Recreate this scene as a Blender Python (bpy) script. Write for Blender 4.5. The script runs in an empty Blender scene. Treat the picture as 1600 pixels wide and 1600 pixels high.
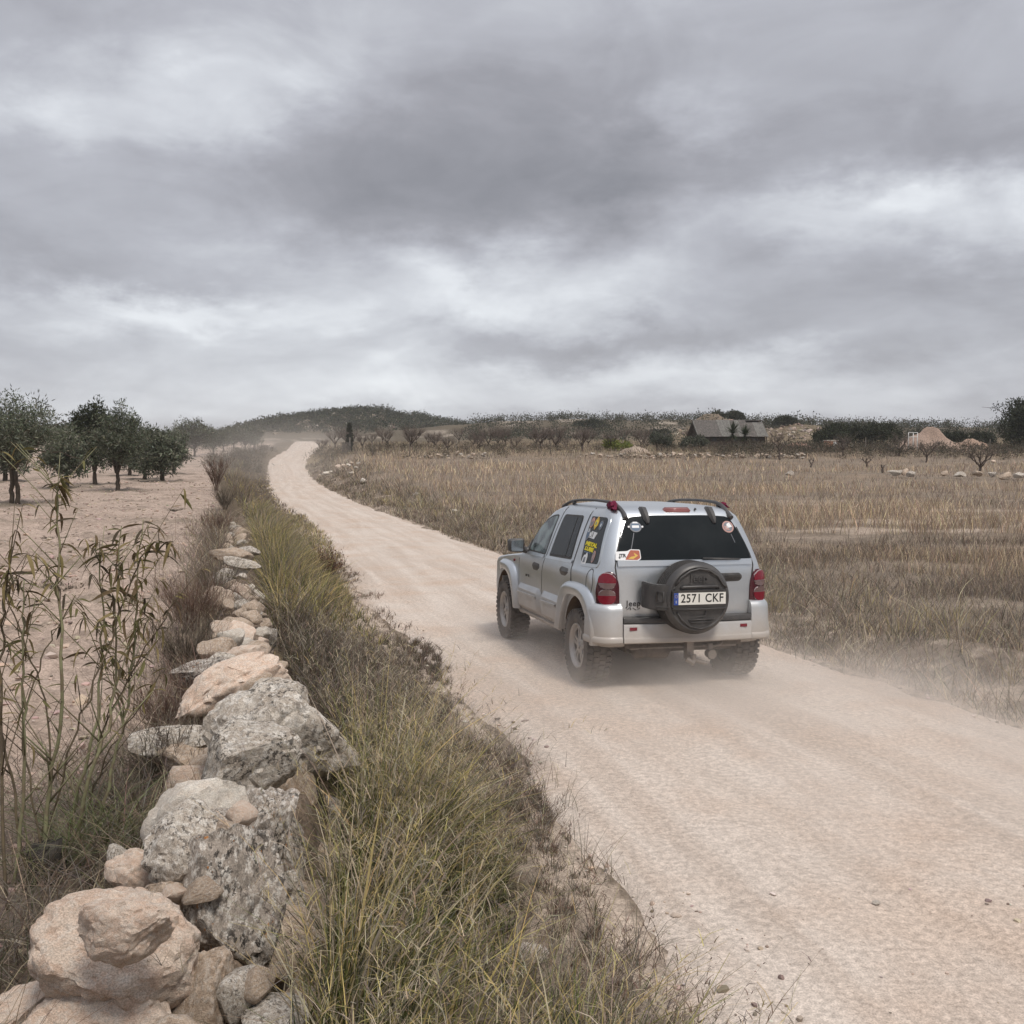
import bpy, bmesh, math, random
import numpy as np
from mathutils import Vector, Matrix, noise
from mathutils.bvhtree import BVHTree

rng = np.random.default_rng(7)
random.seed(7)
S = bpy.context.scene
C = S.collection
R = math.radians
CAM_Z = 2.32

# ------------------------------------------------------------------ camera
cam = bpy.data.cameras.new('camera')
cam.sensor_width = 36.0
cam.lens = 36.0
cam.clip_start = 0.05
cam.clip_end = 4000
camo = bpy.data.objects.new('camera', cam)
C.objects.link(camo)
PITCH = math.atan(100 / 1600)
camo.location = (0, 0, CAM_Z)
camo.rotation_euler = (R(90) - PITCH, 0, 0)
S.camera = camo

# ------------------------------------------------------------------ sun, exposure
SUN_EL, SUN_AZ = R(58), R(150)          # azimuth clockwise from +Y (behind the viewer, to the right)
sun = bpy.data.lights.new('sun', 'SUN')
sun.energy = 1.5
sun.angle = R(14)
sun.color = (1.0, 0.93, 0.85)
suno = bpy.data.objects.new('sun', sun)
C.objects.link(suno)
sd = Vector((math.sin(SUN_AZ) * math.cos(SUN_EL), math.cos(SUN_AZ) * math.cos(SUN_EL), math.sin(SUN_EL)))
suno.rotation_euler = sd.to_track_quat('Z', 'Y').to_euler()
S.view_settings.view_transform = 'Standard'
S.view_settings.look = 'None'
S.view_settings.gamma = 1
S.view_settings.use_curve_mapping = False
S.view_settings.exposure = 0.75
S.render.engine = 'CYCLES'
S.cycles.use_denoising = True
S.cycles.max_bounces = 6
S.cycles.diffuse_bounces = 2
S.cycles.glossy_bounces = 3
S.cycles.transmission_bounces = 4
S.cycles.volume_bounces = 1
S.cycles.transparent_max_bounces = 8
S.cycles.volume_step_rate = 2.0
S.cycles.volume_max_steps = 128


# ------------------------------------------------------------------ node helpers
class NT:
    """small helper to write node trees as expressions"""
    def __init__(self, tree):
        self.t = tree
        self.n = tree.nodes
        self.l = tree.links

    def new(self, typ, **kw):
        n = self.n.new(typ)
        for k, v in kw.items():
            setattr(n, k, v)
        return n

    def put(self, sock, v):
        if isinstance(v, bpy.types.NodeSocket):
            self.l.new(v, sock)
        elif v is not None:
            if hasattr(sock, 'default_value'):
                try:
                    sock.default_value = v
                except Exception:
                    sock.default_value = (*v, 1.0)[:4]

    def math(self, op, a, b=None, c=None, clamp=False):
        n = self.new('ShaderNodeMath', operation=op, use_clamp=clamp)
        self.put(n.inputs[0], a)
        if b is not None: self.put(n.inputs[1], b)
        if c is not None: self.put(n.inputs[2], c)
        return n.outputs[0]

    def mix(self, f, a, b, mode='MIX'):
        n = self.new('ShaderNodeMix', data_type='RGBA', blend_type=mode)
        n.clamp_factor = True
        self.put(n.inputs[0], f)
        self.put(n.inputs[6], a if isinstance(a, bpy.types.NodeSocket) else (*a, 1.0))
        self.put(n.inputs[7], b if isinstance(b, bpy.types.NodeSocket) else (*b, 1.0))
        return n.outputs[2]

    def noise(self, vec, scale, detail=4, rough=0.55, dist=0.0, dim='3D'):
        n = self.new('ShaderNodeTexNoise', noise_dimensions=dim)
        self.put(n.inputs['Vector'], vec)
        n.inputs['Scale'].default_value = scale
        n.inputs['Detail'].default_value = detail
        n.inputs['Roughness'].default_value = rough
        n.inputs['Distortion'].default_value = dist
        return n.outputs[0]

    def voro(self, vec, scale, feature='F1', out='Distance', rand=1.0):
        n = self.new('ShaderNodeTexVoronoi', feature=feature)
        self.put(n.inputs['Vector'], vec)
        n.inputs['Scale'].default_value = scale
        n.inputs['Randomness'].default_value = rand
        return n.outputs[out]

    def ramp(self, f, lo, hi, a=0.0, b=1.0):
        n = self.new('ShaderNodeMapRange', interpolation_type='SMOOTHSTEP')
        n.clamp = True
        self.put(n.inputs[0], f)
        n.inputs[1].default_value = lo
        n.inputs[2].default_value = hi
        n.inputs[3].default_value = a
        n.inputs[4].default_value = b
        return n.outputs[0]

    def scalevec(self, v, s):
        n = self.new('ShaderNodeVectorMath', operation='MULTIPLY')
        self.put(n.inputs[0], v)
        n.inputs[1].default_value = s
        return n.outputs[0]

    def addvec(self, v, s):
        n = self.new('ShaderNodeVectorMath', operation='ADD')
        self.put(n.inputs[0], v)
        self.put(n.inputs[1], s)
        return n.outputs[0]

    def bump(self, h, strength=0.5, dist=0.02):
        n = self.new('ShaderNodeBump')
        n.inputs['Strength'].default_value = strength
        n.inputs['Distance'].default_value = dist
        self.put(n.inputs['Height'], h)
        return n.outputs[0]


def material(name, fn=None, color=(.5, .5, .5), rough=0.8, metal=0.0, spec=0.3):
    m = bpy.data.materials.new(name)
    m.use_nodes = True
    T = NT(m.node_tree)
    b = m.node_tree.nodes['Principled BSDF']
    b.inputs['Base Color'].default_value = (*color, 1)
    b.inputs['Roughness'].default_value = rough
    b.inputs['Metallic'].default_value = metal
    b.inputs['Specular IOR Level'].default_value = spec
    if fn:
        fn(T, b)
    return m


def tex(T, what='Object'):
    return T.new('ShaderNodeTexCoord').outputs[what]


# ------------------------------------------------------------------ world: overcast sky
world = bpy.data.worlds.new('World')
S.world = world
world.use_nodes = True
WT = NT(world.node_tree)
bg = world.node_tree.nodes['Background']
sky = WT.new('ShaderNodeTexSky', sky_type='NISHITA')
sky.sun_disc = False
sky.sun_elevation = SUN_EL
sky.sun_rotation = SUN_AZ
SKY_STRENGTH = 0.1
gen = tex(WT, 'Generated')
sep = WT.new('ShaderNodeSeparateXYZ')
WT.l.new(gen, sep.inputs[0])
dx, dy, dz = sep.outputs
az = WT.math('ARCTAN2', dx, dy)
el = WT.math('ARCSINE', dz)
# cloud deck seen in perspective: direction divided by its height
den = WT.math('ADD', WT.math('MAXIMUM', dz, 0.0), 0.24)
cx = WT.math('DIVIDE', dx, den)
cy = WT.math('DIVIDE', dy, den)
cmb = WT.new('ShaderNodeCombineXYZ')
WT.l.new(cx, cmb.inputs[0]); WT.l.new(cy, cmb.inputs[1])
deck = cmb.outputs[0]
n_big = WT.noise(WT.addvec(deck, (3.1, 7.7, 0)), 1.15, 5, 0.55, 0.25, '2D')
n_mid = WT.noise(WT.addvec(deck, (13.4, 1.2, 0)), 3.8, 8, 0.58, 0.5, '2D')
cmb2 = WT.new('ShaderNodeCombineXYZ')
WT.l.new(az, cmb2.inputs[0]); WT.l.new(WT.math('MULTIPLY', el, 2.1), cmb2.inputs[1])
ang = cmb2.outputs[0]
w1 = WT.math('SUBTRACT', WT.noise(ang, 6.5, 7, 0.62, 0.0, '2D'), 0.5)
w2 = WT.math('SUBTRACT', WT.noise(WT.addvec(ang, (5.3, 9.1, 0)), 6.5, 7, 0.62, 0.0, '2D'), 0.5)
azw = WT.math('ADD', az, WT.math('MULTIPLY', w1, 0.20))
elw = WT.math('ADD', el, WT.math('MULTIPLY', w2, 0.10))


def px_dir(x, y):
    return math.atan((x - 800) / 1600), math.atan((800 - y) / 1600) - PITCH


# clouds of this sky: azimuth / elevation / size / brighter or darker
BLOBS = [
    (350, 175, 150, 75, .36), (95, 240, 90, 40, .26), (560, 60, 260, 70, .13), (1050, 175, 90, 35, .22),
    (760, 445, 300, 55, .40), (1300, 350, 330, 50, .34), (430, 520, 230, 45, .26), (180, 500, 190, 35, .26),
    (950, 600, 620, 36, .26), (300, 630, 700, 30, .16), (300, 400, 200, 40, .12), (1560, 330, 120, 60, .15),
    (650, 230, 300, 90, -.20), (860, 330, 420, 60, -.20), (880, 190, 180, 120, -.15), (1430, 255, 330, 45, -.22),
    (1450, 110, 300, 90, -.07), (130, 80, 260, 50, -.10), (950, 535, 270, 25, -.22), (270, 450, 280, 28, -.15),
    (1480, 470, 260, 50, -.15), (1160, 390, 70, 22, -.16), (1180, 130, 160, 60, -.05),
    (420, 275, 130, 45, -.10), (90, 410, 150, 40, -.08), 
]
acc = WT.math('MULTIPLY_ADD', WT.math('SUBTRACT', n_big, 0.5), 0.42, 0.0)
acc = WT.math('MULTIPLY_ADD', WT.math('SUBTRACT', n_mid, 0.5), 0.20, acc)
n_ang = WT.noise(WT.addvec(ang, (2.7, 4.4, 0)), 6.0, 9, 0.56, 0.6, '2D')
acc = WT.math('MULTIPLY_ADD', WT.math('SUBTRACT', n_ang, 0.5), 0.42, acc)
for (bx, by, rx, ry, v) in BLOBS:
    a0, e0 = px_dir(bx, by)
    u = WT.math('MULTIPLY', WT.math('SUBTRACT', azw, a0), 1600 / rx)
    w = WT.math('MULTIPLY', WT.math('SUBTRACT', elw, e0), 1600 / ry)
    r2 = WT.math('MULTIPLY_ADD', u, u, WT.math('MULTIPLY', w, w))
    g = WT.math('POWER', 2.718, WT.math('MULTIPLY', r2, -0.8))
    acc = WT.math('MULTIPLY_ADD', g, v * 1.06, acc)
t = WT.math('ADD', acc, 0.45, clamp=True)
cr = WT.new('ShaderNodeValToRGB')
WT.l.new(t, cr.inputs[0])
e = cr.color_ramp.elements
e[0].position = 0.0;  e[0].color = (.150, .152, .167, 1)
e[1].position = 1.0;  e[1].color = (.57, .59, .61, 1)
for pos, col in ((.25, (.215, .216, .236)), (.5, (.290, .295, .322)), (.75, (.40, .412, .438))):
    q = e.new(pos); q.color = (*col, 1)
cloud = WT.new('ShaderNodeMix', data_type='RGBA', blend_type='MULTIPLY')
cloud.inputs[0].default_value = 1.0
WT.l.new(cr.outputs[0], cloud.inputs[6])
CL = 1.0 / SKY_STRENGTH
cloud.inputs[7].default_value = (CL, CL, CL, 1)
# overcast brightens to the zenith; boosted further out of view to light the ground
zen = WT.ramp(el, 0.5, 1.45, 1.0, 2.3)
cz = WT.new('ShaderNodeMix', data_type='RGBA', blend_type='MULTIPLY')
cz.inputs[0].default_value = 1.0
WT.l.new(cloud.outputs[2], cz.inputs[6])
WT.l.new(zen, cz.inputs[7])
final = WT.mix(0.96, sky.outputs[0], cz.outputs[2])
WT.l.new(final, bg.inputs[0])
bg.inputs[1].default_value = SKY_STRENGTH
world.cycles.sampling_method = 'MANUAL'
world.cycles.sample_map_resolution = 512


# ------------------------------------------------------------------ object helpers
def tag(o, label=None, cat=None, group=None, kind=None):
    if label: o['label'] = label
    if cat: o['category'] = cat
    if group: o['group'] = group
    if kind: o['kind'] = kind
    return o


def empty(name, loc=(0, 0, 0), rz=0.0, label=None, cat=None, group=None):
    o = bpy.data.objects.new(name, None)
    o.empty_display_size = 0.2
    o.location = loc
    o.rotation_euler = (0, 0, rz)
    C.objects.link(o)
    return tag(o, label, cat, group)


def link_mesh(name, me, parent=None, mats=()):
    for m in mats:
        me.materials.append(m)
    o = bpy.data.objects.new(name, me)
    C.objects.link(o)
    if parent is not None:
        o.parent = parent
    return o


def np_mesh(name, V, F, col=None, smooth=False, sharp=None, matidx=None):
    """mesh from numpy arrays; F (M,k) or list of such arrays"""
    me = bpy.data.meshes.new(name)
    V = np.asarray(V, dtype=np.float32)
    Fs = F if isinstance(F, list) else [F]
    Fs = [np.asarray(f, dtype=np.int32) for f in Fs if len(f)]
    loops = np.concatenate([f.ravel() for f in Fs])
    tot = np.concatenate([np.full(len(f), f.shape[1], np.int32) for f in Fs])
    start = np.concatenate([[0], np.cumsum(tot)[:-1]]).astype(np.int32)
    me.vertices.add(len(V)); me.vertices.foreach_set('co', V.ravel())
    me.loops.add(len(loops)); me.loops.foreach_set('vertex_index', loops)
    me.polygons.add(len(tot)); me.polygons.foreach_set('loop_start', start)
    if matidx is not None:
        me.polygons.foreach_set('material_index', np.asarray(matidx, np.int32))
    me.polygons.foreach_set('use_smooth', np.full(len(tot), bool(smooth)))
    me.update(calc_edges=True)
    if sharp is not None:
        me.set_sharp_from_angle(angle=R(sharp))
    if col is not None:
        a = me.color_attributes.new('col', 'FLOAT_COLOR', 'POINT')
        c4 = np.ones((len(V), 4), np.float32)
        c4[:, :3] = col
        a.data.foreach_set('color', c4.ravel())
    return me


def copy_tree(o, parent=None, **kw):
    c = o.copy()
    C.objects.link(c)
    if parent is not None:
        c.parent = parent
    for ch in list(o.children):
        copy_tree(ch, c)
    return c


def hash2(ix, iy, seed):
    n = (ix.astype(np.int64) * 374761393 + iy.astype(np.int64) * 668265263 + seed * 1442695041) & 0xffffffff
    n = ((n ^ (n >> 13)) * 1274126177) & 0xffffffff
    n = n ^ (n >> 16)
    return (n & 0xffffff) / float(0xffffff)


def vnoise(x, y, seed=0):
    x = np.asarray(x, float); y = np.asarray(y, float)
    ix = np.floor(x); iy = np.floor(y)
    fx = x - ix; fy = y - iy
    fx = fx * fx * (3 - 2 * fx); fy = fy * fy * (3 - 2 * fy)
    a = hash2(ix, iy, seed); b = hash2(ix + 1, iy, seed)
    c = hash2(ix, iy + 1, seed); d = hash2(ix + 1, iy + 1, seed)
    return (a * (1 - fx) + b * fx) * (1 - fy) + (c * (1 - fx) + d * fx) * fy - 0.5


def fbm(x, y, seed=0, oct=4, gain=0.5):
    s = 0; a = 1.0
    for i in range(oct):
        s = s + a * vnoise(np.asarray(x) * 2 ** i, np.asarray(y) * 2 ** i, seed + i * 17)
        a *= gain
    return s


def sstep(a, b, x):
    t = np.clip((np.asarray(x, float) - a) / (b - a), 0, 1)
    return t * t * (3 - 2 * t)


class Tubes:
    """collects tapered tubes / ribbons / quads into one mesh"""
    def __init__(self):
        self.V = []; self.F3 = []; self.F4 = []; self.n = 0; self.col = []

    def add(self, V, F, col=None):
        V = np.asarray(V, np.float32); F = np.asarray(F, np.int64)
        (self.F3 if F.shape[1] == 3 else self.F4).append(F + self.n)
        self.V.append(V); self.n += len(V)
        self.col.append(np.broadcast_to(np.asarray((1, 1, 1) if col is None else col, np.float32), (len(V), 3)))

    def tube(self, pts, radii, n=6, col=None, cap=True):
        P = np.asarray(pts, float); r = np.asarray(radii, float)
        if r.ndim == 0: r = np.full(len(P), float(r))
        T = np.gradient(P, axis=0)
        T /= np.linalg.norm(T, axis=1)[:, None] + 1e-9
        ref = np.array([0, 0, 1.0]) if abs(T[0][2]) < 0.9 else np.array([1.0, 0, 0])
        a = np.cross(T, ref); a /= np.linalg.norm(a, axis=1)[:, None] + 1e-9
        b = np.cross(T, a)
        th = np.linspace(0, 2 * np.pi, n, endpoint=False)
        ring = P[:, None] + r[:, None, None] * (np.cos(th)[None, :, None] * a[:, None] + np.sin(th)[None, :, None] * b[:, None])
        k = len(P)
        V = np.concatenate([ring.reshape(-1, 3), P[:1], P[-1:]])
        i = np.arange(k - 1)[:, None] * n; j = np.arange(n)[None]
        jn = (j + 1) % n
        F = np.stack([i + j, i + jn, i + n + jn, i + n + j], -1).reshape(-1, 4)
        base = self.n
        self.add(V, F, col)
        if cap:
            idx = np.arange(n); nx = np.roll(idx, -1); o = (k - 1) * n
            self.F3.append(np.stack([nx, idx, np.full(n, k * n)], -1) + base)
            self.F3.append(np.stack([idx + o, nx + o, np.full(n, k * n + 1)], -1) + base)

    def box(self, lo, hi, col=None, M=None):
        lo = np.asarray(lo, float); hi = np.asarray(hi, float)
        V = np.array([[x, y, z] for x in (lo[0], hi[0]) for y in (lo[1], hi[1]) for z in (lo[2], hi[2])])
        if M is not None:
            V = V @ np.asarray(M.to_3x3()).T + np.asarray(M.translation)
        F = np.array([[0, 1, 3, 2], [4, 6, 7, 5], [0, 4, 5, 1], [2, 3, 7, 6], [0, 2, 6, 4], [1, 5, 7, 3]])
        self.add(V, F, col)

    def mesh(self, name, smooth=True, sharp=None):
        fs = []
        if self.F4: fs.append(np.concatenate(self.F4))
        if self.F3: fs.append(np.concatenate(self.F3))
        return np_mesh(name, np.concatenate(self.V), fs, np.concatenate(self.col), smooth, sharp)

    def build(self, name, mat, parent=None, smooth=True, sharp=None):
        return link_mesh(name, self.mesh(name, smooth, sharp), parent, [mat])


def ray(px, py, z):
    """the point at height z that the camera sees at photograph pixel (px, py)"""
    a = (px - 800) / 1600; b = (py - 800) / 1600
    c, s = math.cos(PITCH), math.sin(PITCH)
    d = np.array([a, c - b * s, -s - b * c])
    k = (z - CAM_Z) / d[2]
    return np.array([0, 0, CAM_Z]) + d * k


# ================================================================== terrain
RY = [-20, -5, 3.9, 8.4, 12, 20, 30, 40, 57, 75, 98, 107, 116, 125, 135, 160, 180, 230]
RX = [9.0, 5.2, 3.0, 1.97, .95, -1.05, -3.45, -5.9, -11.0, -15.8, -21.4, -23.6, -25.2, -26.3, -27.5, -32.0, -36, -47]
RZY = [-20, 0, 5, 10, 20, 30, 40, 60, 80, 92, 100, 108, 116, 126, 140, 160, 185, 230, 400]
RZZ = [.4, .20, .10, 0, -.25, -.48, -.64, -.62, -.52, -.40, -.10, .55, 1.15, 1.7, 2.35, 3.05, 3.5, 3.4, 3.6]
WY = [-8, 2, 3.2, 5.6, 8.7, 14.8, 25, 40, 60, 90, 110, 140, 200, 400]
WX = [-1.0, -1.02, -1.16, -1.30, -2.35, -4.05, -6.75, -10.9, -16.8, -26, -29.5, -33, -45, -90]
OZY = [-20, 0, 10, 20, 37, 60, 80, 100, 120, 145, 200, 300, 900]
OZZ = [.5, .44, .42, .38, .28, .28, .34, .75, 1.30, 2.1, 3.6, 5.0, 5.0]
FZY = [-20, 0, 8, 14, 22, 40, 60, 80, 92, 98, 101, 110, 130, 160, 200, 260, 400, 900]
FZZ = [.2, .05, -.05, -.15, -.28, -.30, -.02, .40, .75, .95, 1.75, 2.0, 2.3, 2.7, 3.6, 4.6, 5.0, 4.0]


def smooth_interp(y, X, Y):
    y = np.asarray(y, float)
    d = 0.03 * np.abs(y) + 0.6
    return sum(np.interp(y + k * d, X, Y) for k in (-1, -.5, 0, .5, 1)) / 5


def road_x(y): return smooth_interp(y, RY, RX)
def wall_x(y): return smooth_interp(y, WY, WX)
def road_half(y): return 2.2 - 0.12 * sstep(60, 110, y)


HILLS = [  # x, y, amplitude, sx, sy, power
    (-72, 430, 10.2, 40, 60, 2.6), (-30, 450, 5.2, 32, 50, 2.2), (20, 290, 4.9, 54, 40, 3), (30, 235, 2.0, 22, 22, 2.2),
    (40, 200, 3.6, 7.5, 10, 2.4), (58, 205, 2.6, 8, 10, 2.2), (-185, 420, 4.2, 40, 80, 2.4), (95, 260, 2.6, 55, 50, 3),
]


def ground_z(x, y, detail=True):
    x = np.asarray(x, float); y = np.asarray(y, float)
    zr = smooth_interp(y, RZY, RZZ)
    zo = smooth_interp(y, OZY, OZZ)
    zf = smooth_interp(y, FZY, FZZ)
    rx = road_x(y); wx = wall_x(y); hw = road_half(y)
    dl = rx - hw - x            # >0 left of the road
    dr = x - (rx + hw)          # >0 right of it
    # left: verge, then the step of the wall up to the orchard
    verge = zr - 0.012 + 0.14 * sstep(-.1, 1.7, dl)
    zl = verge + (zo - verge) * sstep(0.30, -0.30, x - wx)
    far = sstep(70, 100, y)
    zl_far = zr + (zo - zr) * sstep(0, 5, dl) + .5 * np.exp(-((dl - 2.2) / 1.5) ** 2) * sstep(85, 100, y) * sstep(150, 120, y)
    zl = zl * (1 - far) + zl_far * far
    # right: low bank, then the field
    bank = 0.30 * np.exp(-((dr - 1.75 - .25 * fbm(y * .5, y * 0 + 3.3, 5, 2)) / 0.55) ** 2) * sstep(15.5, 8.5, y) * (0.75 + .6 * fbm(x * .8, y * .8, 3, 3))
    zrt = zr - 0.010 + .03 * sstep(0, 1, dr) + (zf - zr) * sstep(0.2, 5.5, dr) + bank
    # spoil bank where the field meets the road further on
    zrt = zrt + .55 * np.exp(-((dr - 3.2) / 2.0) ** 2) * sstep(62, 80, y) * sstep(112, 98, y) * (.8 + .8 * fbm(x * .3, y * .3, 8, 3))
    z = np.where(dl > 0, zl, np.where(dr > 0, zrt, zr))
    for (hx, hy, a, sx, sy, p) in HILLS:
        z = z + a * np.exp(-(np.abs((x - hx) / sx) ** p + np.abs((y - hy) / sy) ** p))
    if detail:
        off = sstep(0, .6, np.maximum(dl, dr))
        z = z + off * 0.045 * fbm(x * 1.3, y * 1.3, 11, 3)
        orch = sstep(.4, 1.2, wx - x) * sstep(160, 90, y)
        # loose turned soil: clods and shallow furrows
        cl = np.maximum(fbm(x * 4.2, y * 4.2, 21, 3), -.12)
        z = z + orch * (0.15 * cl + 0.03 * np.sin((x + .33 * y) * 5.0 + 2.5 * fbm(x * .5, y * .5, 9, 2)))
        z = z + sstep(120, 240, y) * 1.1 * fbm(x * .06, y * .06, 31, 4)
    return z


def gz(x, y):
    return float(ground_z(np.array([x]), np.array([y]))[0])


# ------------------------------------------------------------------ materials of the land
def m_ground(T, b):
    a = T.new('ShaderNodeAttribute', attribute_name='col')
    o = tex(T)
    n1 = T.noise(o, 9.0, 6, 0.65)
    n2 = T.noise(o, 55.0, 3, 0.7)
    n3 = T.noise(o, 0.55, 4, 0.6)
    v = T.math('ADD', T.ramp(n1, .3, .7, .70, 1.20), T.ramp(n3, .35, .65, -.10, .10))
    v = T.math('MULTIPLY', v, T.ramp(n2, .3, .7, .70, 1.20))
    c = T.mix(1.0, a.outputs['Color'], T.mix(0, (1, 1, 1), (1, 1, 1)), 'MULTIPLY')
    g = T.new('ShaderNodeVectorMath', operation='SCALE')
    T.put(g.inputs[0], a.outputs['Color']); T.put(g.inputs['Scale'], v)
    T.l.new(g.outputs[0], b.inputs['Base Color'])
    h = T.math('MULTIPLY_ADD', n2, 0.35, n1)
    T.l.new(T.bump(h, 0.9, 0.032), b.inputs['Normal'])


def m_road(T, b):
    at = T.new('ShaderNodeAttribute', attribute_name='st')       # across (m), along (m)
    sx = T.new('ShaderNodeSeparateXYZ'); T.l.new(at.outputs['Vector'], sx.inputs[0])
    o = tex(T)
    # streaks of traffic run along the road
    lon = T.new('ShaderNodeCombineXYZ')
    T.l.new(T.math('MULTIPLY', sx.outputs[0], 2.6), lon.inputs[0]); T.l.new(T.math('MULTIPLY', sx.outputs[1], 0.16), lon.inputs[1])
    n_l = T.noise(lon.outputs[0], 1.0, 5, 0.6, 0.35, '2D')
    n_c = T.noise(o, 0.7, 4, 0.6)
    n_f = T.noise(o, 28.0, 5, 0.7)
    n_g = T.noise(o, 120.0, 2, 0.7)
    c = T.mix(T.ramp(n_l, .30, .70), (.52, .435, .365), (.62, .54, .468))
    c = T.mix(T.ramp(n_c, .44, .70, 0, .55), c, (.52, .385, .29))
    # two packed wheel tracks, paler
    ax = T.math('ABSOLUTE', T.math('ADD', sx.outputs[0], T.math('MULTIPLY', T.math('SUBTRACT', n_c, .5), .8)))
    tr = T.math('SUBTRACT', 1.0, T.math('ABSOLUTE', T.math('DIVIDE', T.math('SUBTRACT', ax, 0.85), 0.42)), clamp=True)
    c = T.mix(T.math('MULTIPLY', tr, .28), c, (.64, .57, .50))
    # fine grit
    sp = T.math('MULTIPLY', T.ramp(n_f, .30, .72, .72, 1.18), T.ramp(n_g, .3, .7, .78, 1.15))
    g = T.new('ShaderNodeVectorMath', operation='SCALE')
    T.put(g.inputs[0], c); T.put(g.inputs['Scale'], sp)
    v1 = T.voro(o, 17.0)
    dark = T.ramp(v1, .05, .13, .8, 0.0)
    keep = T.ramp(T.noise(o, 3.0, 3, .6), .44, .58)
    cc = T.mix(T.math('MULTIPLY', dark, keep), g.outputs[0], (.20, .15, .115))
    T.l.new(cc, b.inputs['Base Color'])
    h = T.math('MULTIPLY_ADD', n_g, .4, T.math('MULTIPLY_ADD', n_f, 1.0, T.math('MULTIPLY', n_l, .5)))
    T.l.new(T.bump(h, 0.8, 0.010), b.inputs['Normal'])


M_GROUND = material('ground_soil', m_ground, rough=0.95, spec=.1)
M_ROAD = material('road_dirt', m_road, rough=0.92, spec=.12)

SOIL = np.array([.42, .33, .27])         # pinkish turned earth of the orchard
SOIL2 = np.array([.33, .255, .20])
FIELD = np.array([.23, .185, .142])        # litter below the dry grass
VERGE = np.array([.135, .105, .072])
PALE = np.array([.46, .375, .30])
HILLC = np.array([.13, .108, .078])


def ground_sheet():
    ys = [-16]
    while ys[-1] < 1.0: ys.append(ys[-1] + max(.12, .10 * abs(ys[-1])))
    while ys[-1] < 1500: ys.append(ys[-1] + max(.05, .0115 * ys[-1]))
    ys = np.array(ys)
    nt = 330
    t = np.linspace(-1, 1, nt)
    t = np.sign(t) * (0.55 * np.abs(t) + 0.45 * np.abs(t) ** 2.2)
    half = 7 + 0.95 * np.abs(ys)
    Xg = t[None] * half[:, None] + smooth_interp(ys, [-20, 0, 60, 200, 1500], [0, 0, 0, 0, 0])[:, None]
    Yg = np.repeat(ys[:, None], nt, 1)
    x, y = Xg.ravel(), Yg.ravel()
    z = ground_z(x, y)
    rx, wx, hw = road_x(y), wall_x(y), road_half(y)
    dl, dr = rx - hw - x, x - rx - hw
    z = z - 0.10 * sstep(.15, -.35, np.maximum(dl, dr))     # bed of the road
    col = np.repeat(FIELD[None], len(x), 0)
    def blend(c, m):
        nonlocal col
        col = col * (1 - m[:, None]) + np.asarray(c)[None] * m[:, None]
    nz = fbm(x * .35, y * .35, 41, 4)
    blend(np.array([.26, .20, .145]), sstep(.0, .35, nz) * (dr > 0) * .8)
    nb = fbm(x * .22 + 9, y * .5, 43, 4)
    blend(PALE, sstep(.18, .42, nb) * (dr > 1) * sstep(60, 30, y) * .8)
    blend(np.array([.20, .16, .125]), (dr > 0) * sstep(5, 2, dr) * sstep(60, 30, y) * .8)
    blend(PALE, sstep(.06, .25, fbm(x * 2.6, y * 2.6, 47, 4)) * sstep(4.5, 1.0, dr) * (dr > 0) * .8)
    blend(VERGE, ((dl > 0)).astype(float))
    blend(PALE * .95, sstep(-.25, .12, fbm(x * 1.4, y * 1.4, 51, 3)) * sstep(1.2, .3, dl) * (dl > 0) * sstep(70, 30, y) * .9)
    blend(np.array([.50, .41, .33]), (dl > 0) * sstep(.42, .05, dl + .35 * fbm(x * 2.2, y * 2.2, 52, 3)) * sstep(70, 30, y))
    blend(np.array([.50, .41, .33]), (dr > 0) * sstep(.5, .05, dr + .5 * fbm(x * 2.2, y * 2.2, 54, 3)) * sstep(70, 30, y))
    orch = sstep(.25, .9, wx - x)
    blend(SOIL, orch)
    blend(SOIL2, orch * sstep(0.0, .5, fbm(x * .8, y * .8, 53, 4)) * .7)
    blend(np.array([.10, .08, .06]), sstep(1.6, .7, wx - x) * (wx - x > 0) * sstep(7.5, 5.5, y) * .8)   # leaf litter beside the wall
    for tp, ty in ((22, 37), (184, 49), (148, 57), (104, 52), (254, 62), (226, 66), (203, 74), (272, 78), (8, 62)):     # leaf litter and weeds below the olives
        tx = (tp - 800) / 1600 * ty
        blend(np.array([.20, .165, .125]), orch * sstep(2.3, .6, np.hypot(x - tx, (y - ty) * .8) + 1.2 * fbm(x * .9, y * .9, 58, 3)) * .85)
    blend(np.array([.24, .195, .15]), orch * sstep(.22, .40, fbm(x * .35, y * 1.1, 59, 4)) * .7)
    far = sstep(98, 112, y)
    blend(np.array([.22, .17, .11]), far * (dr > 0))
    blend(np.array([.30, .235, .15]), far * (dr > 0) * sstep(.0, .35, fbm(x * .08, y * .2, 57, 3)) * .7)
    blend(HILLC, sstep(170, 230, y))
    blend(np.array([.30, .255, .205]), sstep(170, 230, y) * sstep(.24, .42, fbm(x * .11, y * .11, 61, 4)))
    n = nt; m = len(ys)
    i = np.arange(m - 1)[:, None] * n + np.arange(n - 1)[None]
    F = np.stack([i, i + 1, i + n + 1, i + n], -1).reshape(-1, 4)
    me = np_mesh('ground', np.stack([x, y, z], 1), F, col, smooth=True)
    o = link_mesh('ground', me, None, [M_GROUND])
    tag(o, 'pinkish orchard soil and dry field ground either side of the road', 'ground', kind='structure')


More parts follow.
